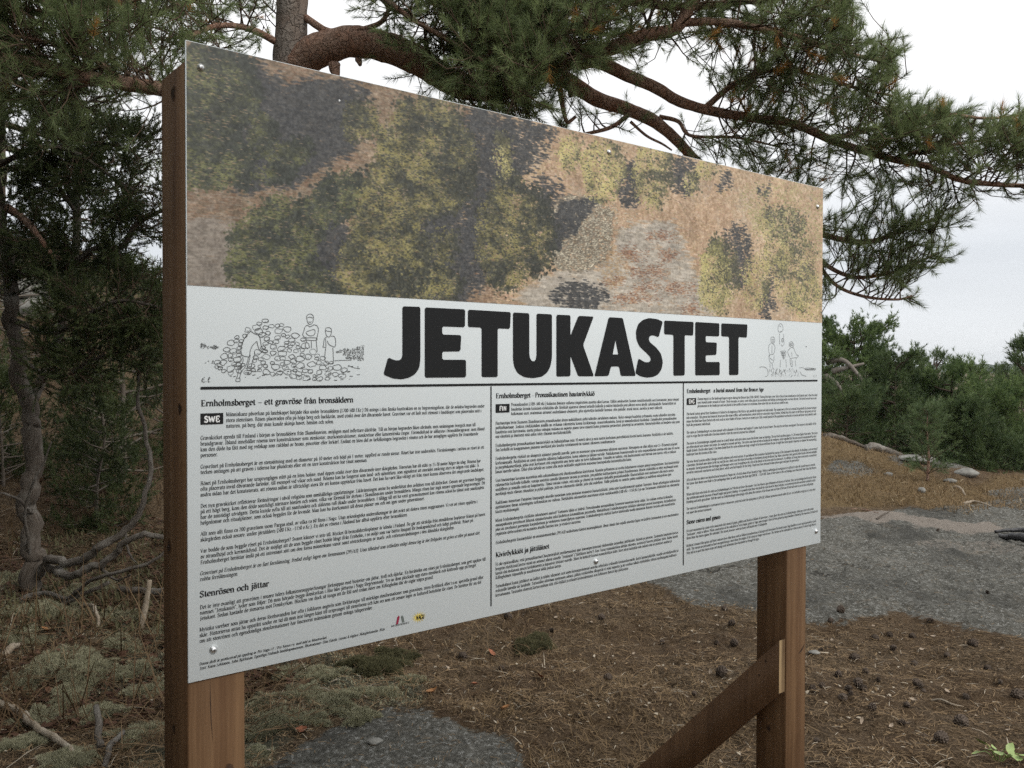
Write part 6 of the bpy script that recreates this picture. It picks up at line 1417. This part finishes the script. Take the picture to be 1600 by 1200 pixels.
# unseen pines continue the left wood, set close and dense to shade the posts
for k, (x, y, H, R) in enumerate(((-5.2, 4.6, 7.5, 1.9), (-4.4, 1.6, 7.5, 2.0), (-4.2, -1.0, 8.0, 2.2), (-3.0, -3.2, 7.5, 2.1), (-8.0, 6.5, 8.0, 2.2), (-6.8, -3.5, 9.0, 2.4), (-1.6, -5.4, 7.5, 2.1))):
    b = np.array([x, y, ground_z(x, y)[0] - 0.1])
    conifer('background_pine', 'unseen dense pine added left of the board to shade the posts', b, H, R, 80 + k, limbs=60, clumps=30, shape=0.4, z0=0.03, tilt=0.05, cl=0.4, group='unseen pines shading the posts from the left', mat='juniper_needles', nl=0.22, w=0.05, per=10)

# ------------------------------------------------------------------ stones and logs
def stone(px, py, wpx, hpx, label, seed, name='stone', mat='stone', sink=0.25):
    rg = np.random.default_rng(seed); p = G3(px, py + hpx * 0.4); d = float((p - CAM) @ FWD)
    a, c_ = wpx / FPX * d / 2, hpx / FPX * d / 2
    u = np.linspace(0, math.pi, 14); v = np.linspace(0, 2 * math.pi, 22, endpoint=False)
    U_, V_ = np.meshgrid(u, v, indexing='ij')
    D = np.stack([np.sin(U_) * np.cos(V_), np.sin(U_) * np.sin(V_), np.cos(U_)], -1)
    f = 1 + 0.22 * fbm(D[..., 0] * 1.6 + seed, D[..., 1] * 1.6, D[..., 2] * 1.6 + .01, 3, seed) + 0.05 * fbm(D[..., 0] * 7, D[..., 1] * 7, D[..., 2] * 7 + .01, 2, seed)
    # flattened facets
    for _ in range(7):
        n_ = nrm(rg.normal(size=3)); f = np.minimum(f, rg.uniform(0.78, 1.0) / np.maximum(D @ n_, 0.05))
    Q = D * f[..., None] * np.array([a, a * rg.uniform(.7, 1.1), c_]) + p + [0, 0, c_ * (1 - 2 * sink)]
    n0, n1 = Q.shape[:2]; i, j = np.meshgrid(np.arange(n0 - 1), np.arange(n1), indexing='ij')
    F = np.stack([i * n1 + j, (i + 1) * n1 + j, (i + 1) * n1 + (j + 1) % n1, i * n1 + (j + 1) % n1], -1).reshape(-1, 4)
    o = obj(name, Q.reshape(-1, 3), [F], M[mat], None, True, loc=p); tag(o, label, 'stone'); return o
stone(38, 452, 46, 34, 'pale granite boulder on the rise, upper of the two behind the juniper', 1, 'boulder')
stone(60, 478, 60, 36, 'pale granite boulder on the rise, lower of the two behind the juniper', 2, 'boulder')
stone(1478, 700, 34, 12, 'flat pale stone slab lying left behind the sapling', 3)
stone(1432, 716, 60, 14, 'long low grey rock between the logs and the sapling', 4)
stone(1488, 716, 20, 12, 'small whitish stone beside the sapling stem', 5)
stone(1510, 738, 36, 16, 'grey rock in front of the round bush', 6)
stone(1484, 751, 20, 7, 'small pale stone right of the sapling foot', 7)
stone(1440, 768, 12, 10, 'small white stone in the dry grass below the sapling', 8)
stone(1543, 804, 5, 4, 'tiny white pebble at the lower edge of the dry grass', 9, 'pebble')
stone(1272, 1019, 18, 7, 'flat grey stone lying beside the far post', 10)
stone(1388, 741, 14, 7, 'small pale stone in the dry grass left of the sapling', 11)
stone(586, 1158, 26, 10, 'flat stone lying on the foreground rock', 12)
def log(rows, r0, r1, label, mat, name, cat, lift=0.3, seed=0, seg=9, amp=0.15, fixed=None):
    q0 = G3(rows[0][0], rows[0][1]) if fixed is None else G3(*fixed); d0 = float((q0 - CAM) @ FWD)
    if fixed is not None:
        q = np.array([P(px, py, d0 + z) for px, py, z in rows]); q[:, 2] = np.maximum(q[:, 2] if lift < 0 else -99, ground_z(q[:, 0], q[:, 1]) + r0 * 0.4)
    else: q = np.array([G3(px, py) + [0, 0, z] for px, py, z in rows]); q[:, 2] += r0 * lift
    s = spline(q, 10 * len(q)); V, F = tube(s, np.linspace(r0, r1, len(s)), seg, amp, 12, seed, kink=0.5)
    o = MB().add(V, F, **tube.attrs).build(name, M[mat], None, True, loc=q[0]); tag(o, label, cat); return o
log([(1296, 680, .0), (1340, 688, .0), (1376, 697, .0), (1416, 704, .0)], .085, .045, 'long grey fallen trunk lying below the bushy pine', 'dead_wood', 'fallen_log', 'log', seed=1, fixed=(1340, 686))
log([(1352, 690, .02), (1380, 702, .0), (1412, 709, .0)], .07, .03, 'shorter grey log in front of the long fallen trunk', 'dead_wood', 'fallen_log', 'log', seed=2, fixed=(1380, 706))
log([(1394, 670, .0), (1408, 676, .0), (1424, 684, .1), (1440, 700, .2)], .070, .04, 'reddish brown broken log end under the bushy pine', 'pine_bark', 'broken_log', 'log', seed=3, fixed=(1400, 690), lift=-1)
log([(1290, 684, .02), (1320, 690, .02), (1352, 698, .0)], .05, .02, 'thin dark fallen bough under the sprawling bush', 'juniper_bark', 'fallen_bough', 'branch', seed=4, fixed=(1320, 690))
log([(1490, 762, .0), (1500, 768, .03), (1509, 776, .0)], .018, .008, 'thin whitish stick right of the sapling', 'stick', 'stick', 'stick', seed=5)
log([(1505, 788, .0), (1524, 786, .015), (1550, 792, .0)], .016, .008, 'pale bent stick across the dry grass near the right edge', 'stick', 'stick', 'stick', seed=6)
log([(1370, 812, 0), (1380, 808, .02), (1390, 803, .02)], .010, .005, 'thin dark twig on the bare rock by the sand streak', 'juniper_bark', 'stick', 'stick', seed=7)
log([(1330, 797, 0), (1350, 800, .01), (1372, 802, 0)], .008, .004, 'thin orange twig between dry grass and bare rock', 'pine_bark', 'stick', 'stick', seed=8)
log([(1556, 834, .01), (1580, 836, .03), (1604, 838, .05), (1680, 845, .06)], .012, .026, 'thin black charred pole at the right picture edge, upper of two', 'charred', 'charred_pole', 'charred pole', seed=9, amp=.1)
log([(1561, 838, .01), (1574, 844, .02), (1604, 852, .04), (1690, 872, .04)], .012, .05, 'thick black charred pole at the right picture edge, lower of two', 'charred', 'charred_pole', 'charred pole', seed=10, amp=.1)
log([(1455, 1099, 0), (1470, 1098, .012), (1487, 1103, .008), (1506, 1106, 0)], .005, .003, 'thin pale bent stick lying among the pine cones', 'stick', 'stick', 'stick', seed=11)
log([(-10, 1104, .0), (30, 1128, .03), (55, 1146, .02), (85, 1162, .02), (116, 1182, .0)], .018, .012, 'long pale broken stick in the lower left corner', 'stick', 'stick', 'stick', seed=12, amp=.2)
log([(118, 956, .0), (138, 958, .05), (150, 968, .05), (154, 986, .0)], .012, .010, 'bent pale twig arching over the lichen', 'stick', 'stick', 'stick', seed=13)
log([(4, 1030, 0), (16, 1022, .02), (32, 1014, .0)], .020, .014, 'short pale chunk of wood at the left picture edge', 'stick', 'stick', 'stick', seed=14)
log([(150, 1142, .10), (154, 1155, .06), (158, 1172, .0)], .012, .016, 'short grey stub leaning in the lower left lichen', 'dead_wood', 'stick', 'stick', seed=15)
log([(192, 1154, .02), (178, 1175, .03), (162, 1206, .0)], .010, .012, 'thin grey stick beside the leaning stub', 'dead_wood', 'stick', 'stick', seed=16)
log([(185, 935, .04), (225, 938, .05), (262, 935, .04)], .022, .018, 'dark fallen bough lying behind the left post', 'juniper_bark', 'fallen_bough', 'branch', seed=17)
sp = G3(218, 986); sdp = float((sp - CAM) @ FWD)
e = P(234, 906, sdp + .05)
q = spline([sp - [0, 0, .04], sp * .5 + e * .5 + [0.006, 0, 0], e], 12)
o = MB().add(*tube(q, np.linspace(.020, .013, 12), 8, .2, 25, 4), **tube.attrs).build('broken_branch', M['stick'], None, True, loc=sp); tag(o, 'pale broken branch stub standing upright in the lichen', 'branch')

# ------------------------------------------------------------------ pine cones and dry leaves on the ground
rg = np.random.default_rng(91)
CPX = [(1313, 957), (1298, 975), (1453, 977), (1543, 928), (1465, 832), (1143, 980), (1367, 1000), (1390, 995), (1395, 1018), (1335, 1033), (1270, 1080), (1284, 1074), (1317, 1093), (1340, 1073), (1326, 1083), (1437, 1077), (1563, 1070), (1543, 1047), (1417, 1108), (1502, 1133), (1470, 1160), (1410, 1133), (1363, 1112), (1443, 1153), (1283, 1020), (1147, 1013), (1127, 1057), (1510, 1095), (1373, 1067), (794, 968), (940, 968), (862, 990), (1035, 1006), (1132, 954), (1145, 980), (1129, 1058), (950, 1064), (784, 1050), (723, 1032), (1085, 1087), (1310, 1060), (1352, 1052), (1428, 1040), (1480, 1030), (1520, 1010), (1590, 1090), (1275, 1160), (1425, 1000), (1120, 1010), (1329, 1089), (1349, 1081), (1432, 1070), (1443, 1083)]
for k, (px, py) in enumerate(CPX):
    p = G3(px, py); c = bpy.data.objects.new('pine_cone', CONES[int(rg.integers(0, 3))]); COL.objects.link(c)
    s = rg.uniform(.5, .92); c.scale = (s, s, s); c.location = [float(v) for v in p + [0, 0, .014 * s]]
    c.rotation_euler = rot_to(nrm(np.array([rg.normal(), rg.normal(), 0.4 * rg.normal()])), rg.random() * 6)
    tag(c, 'grey brown open pine cone lying on the ground near the board', 'pine cone', 'pine cones lying on the ground')
def leaf_mesh(name, L_, w, curl, mat, seed):
    r = np.random.default_rng(seed); n_ = 9; t = np.linspace(0, 1, n_)
    prof = w * np.sin(math.pi * t ** 0.8) ** 0.8 + 0.001
    z = curl * L_ * (t - .5) ** 2 * 2
    V = []
    for sgn in (-1, 0, 1):
        V += [np.array([(tt - .5) * L_, sgn * pw * .5 * (1 + .12 * r.normal()), zz + abs(sgn) * curl * pw * .5]) for tt, pw, zz in zip(t, prof, z)]
    F = [(a * n_ + i, a * n_ + i + 1, (a + 1) * n_ + i + 1, (a + 1) * n_ + i) for a in (0, 1) for i in range(n_ - 1)]
    me = mesh(name, np.array(V), [np.array(F)], True); me.materials.append(mat); return me
LV = {'orange': leaf_mesh('dry_leaf', .05, .034, .6, M['leaf_dry'], 1), 'red': leaf_mesh('dry_leaf', .045, .032, .4, M['leaf_red'], 2), 'chip': leaf_mesh('bark_chip', .036, .017, .35, M['chip'], 3)}
for px, py, kd, lab in ((676, 1088, 'orange', 'curled orange dry leaf above the foreground rock, nearest the rock'), (789, 1115, 'orange', 'curled orange dry leaf right of the foreground rock'), (698, 1048, 'chip', 'pale curled dry leaf below the middle of the board'), (741, 1076, 'red', 'reddish dry leaf above the right end of the foreground rock'), (767, 1025, 'red', 'reddish dry leaf under the lower edge of the board'), (843, 1064, 'red', 'reddish dry leaf under the divider of the board'), (471, 1149, 'red', 'reddish dry leaf at the left end of the foreground rock'), (739, 1076, 'orange', None), (770, 1026, 'chip', None), (72, 990, 'orange', 'orange dry leaf on the lichen, left of two by the juniper'), (92, 993, 'chip', 'pale dry leaf on the lichen, right of two by the juniper')):
    if lab is None: continue
    p = G3(px, py); c = bpy.data.objects.new('dry_leaf', LV[kd]); COL.objects.link(c); c.location = [float(v) for v in p + [0, 0, .012]]
    c.rotation_euler = (rg.normal(0, .4), rg.normal(0, .4), rg.random() * 6); c.scale = (1.15,) * 3; tag(c, lab, 'leaf')
CH = [(1307, 991), (1365, 982), (1458, 997), (1427, 1098), (1420, 1133), (1392, 1140), (1575, 1145), (1345, 1130), (1143, 1047), (1567, 1018), (868, 968), (925, 978), (1120, 985), (1180, 1005), (1150, 1055), (990, 1025), (1090, 1065), (1110, 1055), (1030, 1045), (1360, 1035), (1325, 1050), (1480, 1085), (1525, 1125), (1300, 1005), (1440, 1020)]
for px, py in CH:
    p = G3(px, py); c = bpy.data.objects.new('bark_chip', LV['chip']); COL.objects.link(c); c.location = [float(v) for v in p + [0, 0, .010]]
    s = rg.uniform(.6, 1.1); c.scale = (s, s, s); c.rotation_euler = (rg.normal(0, .4), rg.normal(0, .4), rg.random() * 6)
    tag(c, 'pale chip of bark lying in the needle litter', 'bark chip', 'bark chips in the needle litter')
# small leafy plant in the lower right corner
p = G3(1560, 1190); pl = empty('seedling', p); tag(pl, 'small plant with pale green leaves in the lower right corner', 'plant')
LG = leaf_mesh('leaf', .055, .034, .25, M['leaf_green'], 4)
mb = MB()
for k, (px, py, up, az, s) in enumerate(((1532, 1160, .05, 2.6, .9), (1542, 1172, .03, 2.2, .7), (1560, 1178, .06, .4, .9), (1578, 1170, .08, .8, 1.0), (1576, 1184, .05, 1.4, .8), (1588, 1196, .05, .2, 1.0), (1602, 1200, .06, .3, .9), (1524, 1178, .03, 3.0, .5), (1552, 1168, .05, 1.8, .5))):
    q = P(px, py, float((p - CAM) @ FWD) - .05); g_ = ground_z(q[0], q[1])[0]
    q[2] = max(q[2], g_ + .02)
    c = bpy.data.objects.new('leaf', LG); COL.objects.link(c); c.parent = pl; c.location = [float(v) for v in q - p]
    c.rotation_euler = (rg.normal(.3, .3), rg.normal(0, .3), az); c.scale = (s,) * 3
    mb.add(*tube(spline([p - [0, 0, .02], (p + q) / 2 + [0, 0, .02], q], 6), .0018, 5))
mb.build('stem', M['leaf_green'], pl)

# ------------------------------------------------------------------ ground cover
rg = np.random.default_rng(101)
def sample(n, r0, r1, a0=-33, a1=33):
    r = np.exp(rg.uniform(math.log(r0), math.log(r1), n)); t = np.radians(rg.uniform(a0, a1, n))
    return r * np.sin(t), r * np.cos(t)
def blades(x, y, L_, w, lean, tint, z0=0.0, bend=0.3):
    n_ = len(x); z = ground_z(x, y) + z0
    az = rg.random(n_) * 6.283; el = np.clip(lean, 0, 1.5)
    d = np.stack([np.cos(az) * np.cos(el), np.sin(az) * np.cos(el), np.sin(el)], 1)
    p = np.stack([x, y, z], 1); side = np.stack([-np.sin(az), np.cos(az), rg.normal(0, .4, n_)], 1) * np.broadcast_to(w, (n_,))[:, None] / 2
    L_ = np.broadcast_to(L_, (n_,))[:, None]
    m_ = p + d * L_ * .55; e = p + d * L_; e[:, 2] -= bend * L_[:, 0] * np.cos(el) * 0.4
    V = np.stack([p - side, p + side, m_ + side * .8, m_ - side * .8, e], 1).reshape(-1, 3); k = np.arange(n_)[:, None] * 5
    return V, [k + np.array([[0, 1, 2, 3]]), k + np.array([[3, 2, 4]])], np.repeat(tint, 5)
def ground_cover(name, n, r0, r1, mat, keepfn, L_, w, lean, tint, z0=0.004, bend=.3, a0=-33, a1=33):
    x, y = sample(n, r0, r1, a0, a1); k = keepfn(x, y); x, y = x[k], y[k]; m_ = len(x)
    V, F, T_ = blades(x, y, rg.uniform(*L_, m_), w, rg.uniform(*lean, m_), tint(m_), z0, bend)
    o = obj(name, V, F, M[mat], None, attrs={'tint': T_}); tag(o, kind='stuff'); return o
def clump(x, y, s, seed): return fbm(x * s, y * s, oct=3, seed=seed)
rockm = lambda x, y: ground_mask(mr, x, y)
def k_lit(x, y): return (rockm(x, y) + rg.normal(0, .15, len(x)) < .5) & (ground_mask(ms, x, y) < .3) & (rg.random(len(x)) < 0.55 + clump(x, y, 5, 7) * .9)
def tl(m_): t = np.clip(rg.normal(.42, .3, m_), 0, 1); t[rg.random(m_) < .04] = 2; return t
ground_cover('needle_litter', 120000, 2.7, 9.5, 'litter_needle', k_lit, (.03, .065), .0026, (-.0, .35), tl, .004)
ground_cover('needle_litter', 9000, 2.7, 12, 'litter_needle', lambda x, y: rockm(x, y) > .5, (.02, .05), .0026, (0, .1), tl, .003)
ground_cover('dry_grass', 24000, 2.7, 7, 'dry_grass', lambda x, y: (rockm(x, y) < .3) & (clump(x, y, 2.2, 17) > -.05), (.03, .085), .0028, (.1, 1.1), tl, 0, .6, -33, 16)
ground_cover('dry_grass', 30000, 8.5, 17, 'dry_grass', lambda x, y: (ground_mask(md, x, y) > .3) & (clump(x, y, 1.2, 27) > -.15), (.035, .11), .006, (.2, 1.2), tl, 0, .5, 10, 33)
ground_cover('litter_twigs', 2200, 2.7, 9, 'litter_needle', lambda x, y: rockm(x, y) < .4, (.04, .13), .0045, (0, .25), lambda m_: np.where(rg.random(m_) < .08, 2.0, rg.normal(.15, .2, m_)), .006)
ground_cover('litter_bits', 9000, 2.7, 9, 'litter_needle', lambda x, y: (rockm(x, y) < .6) & (clump(x, y, 4, 77) > -.2), (.008, .022), .011, (0, .6), lambda m_: np.where(rg.random(m_) < .16, 2.0, rg.normal(.1, .35, m_)), .008, .2)
ground_cover('dead_twigs', 5000, 2.7, 6.5, 'litter_needle', lambda x, y: (rockm(x, y) < .4) & (clump(x, y, 2.6, 87) > .0), (.05, .18), .0035, (0, .7), lambda m_: np.where(rg.random(m_) < .06, 2.0, rg.normal(-.05, .2, m_)), .006, .2, -33, 2)
ground_cover('needle_litter', 9000, 2.7, 6.5, 'litter_needle', lambda x, y: (ground_mask(ml, x, y) > .3) & (clump(x, y, 5, 97) > -.05), (.03, .07), .0028, (0, .5), tl, .024, .4, -33, 0)
ground_cover('dry_stems', 1500, 4.6, 10, 'litter_needle', lambda x, y: clump(x, y, 1.1, 107) > .02, (.15, .5), .006, (.5, 1.45), lambda m_: rg.normal(.02, .15, m_), 0, .3, -33, -13)
# twigs and fallen debris under the juniper
ground_cover('dead_twigs', 7000, 4.0, 11, 'litter_needle', lambda x, y: clump(x, y, 1.6, 37) > -.1, (.06, .24), .0045, (.0, .5), lambda m_: np.where(rg.random(m_) < .04, 2.0, rg.normal(.05, .2, m_)), .01, .2, -33, -12)
ground_cover('fallen_leaves', 14000, 4.5, 15, 'red_litter', lambda x, y: clump(x, y, 1.6, 47) > -.2, (.02, .05), .022, (0, .5), lambda m_: rg.normal(.3, .35, m_), .006, .2, -33, -12)
ground_cover('undergrowth', 12000, 5.5, 13, 'moss', lambda x, y: clump(x, y, .9, 57) > .16, (.03, .09), .012, (.3, 1.3), lambda m_: np.clip(rg.normal(.45, .3, m_), 0, 1), 0, .4, -33, -11)
ground_cover('lichen_tufts', 60000, 2.7, 6.5, 'lichen', lambda x, y: (ground_mask(ml, x, y) > .35) & (rockm(x, y) < .4) & (clump(x, y, 6, 67) > -.05), (.008, .022), .0045, (.2, 1.4), lambda m_: np.clip(rg.normal(.5, .3, m_), 0, 1), 0, .3, -33, 0)
# reindeer lichen cushions and a moss cushion
def cushion(px, py, wpx, label, seed, mat='lichen', name='lichen_cushion', cat='lichen', hgt=.12, group=None):
    r = np.random.default_rng(seed); p = G3(px, py); d = float((p - CAM) @ FWD); R = wpx / FPX * d / 2
    n_ = int(np.clip(5200 * (wpx / 90.0) ** 2, 500, 6500))
    a = r.random(n_) * 6.283; u = np.sqrt(r.random(n_)); rr = R * (1.05 + .45 * fbm(np.cos(a) * 2.2 + seed, np.sin(a) * 2.2, oct=4, seed=2) * 2.2)
    x, y = p[0] + rr * u * np.cos(a), p[1] + rr * u * np.sin(a)
    bmp = 1 + .35 * fbm(x * 14, y * 14, oct=2, seed=seed)
    z = ground_z(x, y) + R * hgt * np.sqrt(np.clip(1 - u ** 2, 0, 1)) * bmp
    nn = nrm(np.stack([u * np.cos(a) * 1.0, u * np.sin(a) * 1.0, np.sqrt(1 - u ** 2) + .25], 1))
    V, F, T_ = needles(np.stack([x, y, z], 1) - nn * .010, nn, .010, 5, .017, .0045, r, (.4, 1.2), np.clip(r.normal(.5, .25, n_) + .5 * fbm(x * 40, y * 40, oct=2, seed=seed), 0, 1))
    # the body below the tips
    m_ = 20; V2 = [p + [0, 0, R * hgt * .9]]
    for q in (.35, .65, .9, 1.08):
        for j_ in range(m_):
            an = j_ / m_ * 6.283; r2 = R * (1.05 + .45 * float(fbm(np.array([math.cos(an) * 2.2 + seed]), np.array([math.sin(an) * 2.2]), oct=4, seed=2)[0]) * 2.2) * q
            xx, yy = p[0] + r2 * math.cos(an), p[1] + r2 * math.sin(an)
            V2.append([xx, yy, ground_z(xx, yy)[0] + (R * hgt * math.sqrt(max(0, 1 - q * q)) * .88 if q < 1 else -.03)])
    F2 = [(1 + i_ * m_ + j_, 1 + (i_ + 1) * m_ + j_, 1 + (i_ + 1) * m_ + (j_ + 1) % m_, 1 + i_ * m_ + (j_ + 1) % m_) for i_ in range(3) for j_ in range(m_)]
    F3 = [(0, 1 + j_, 1 + (j_ + 1) % m_) for j_ in range(m_)]
    mb = MB().add(V, F, tint=T_).add(np.array(V2), [np.array(F2), np.array(F3)], tint=-0.1)
    o = mb.build(name, M[mat], None, loc=p); tag(o, label, cat, group)
GL = 'pale grey green cushion of reindeer lichen in the shade left of the board'
for k, (px, py, w) in enumerate(((30, 1000, 70), (80, 955, 80), (20, 960, 60), (75, 1032, 60), (130, 1045, 90), (150, 920, 70), (45, 1060, 60), (110, 1095, 60), (190, 1010, 50), (215, 1050, 70), (235, 1090, 60), (150, 1120, 80), (60, 1130, 70), (20, 1170, 90), (100, 1190, 80), (220, 1150, 90), (195, 965, 60), (250, 985, 50), (20, 905, 60), (170, 960, 50))):
    cushion(px, py, w, GL, 300 + k, group='lichen cushions left of the board')
GR = 'pale cushion of reindeer lichen between the near post and the foreground rock'
for k, (px, py, w) in enumerate(((410, 1100, 60), (430, 1130, 80), (470, 1090, 70), (500, 1060, 80), (530, 1095, 80), (560, 1120, 50), (455, 1050, 50), (400, 1150, 60), (395, 1185, 50), (585, 1085, 60), (640, 1065, 50), (480, 1125, 60))):
    cushion(px, py, w, GR, 340 + k, group='lichen cushions by the near post')
cushion(575, 1045, 100, 'green moss cushion below the sun emblem of the board', 400, 'moss', 'moss_cushion', 'moss', .3)
cushion(620, 1030, 60, 'green moss cushion right of the other, against the lower edge of the board', 401, 'moss', 'moss_cushion', 'moss', .28)
cushion(830, 1010, 60, 'low olive moss cushion in the litter under the middle of the board', 402, 'moss', 'moss_cushion', 'moss', .2)
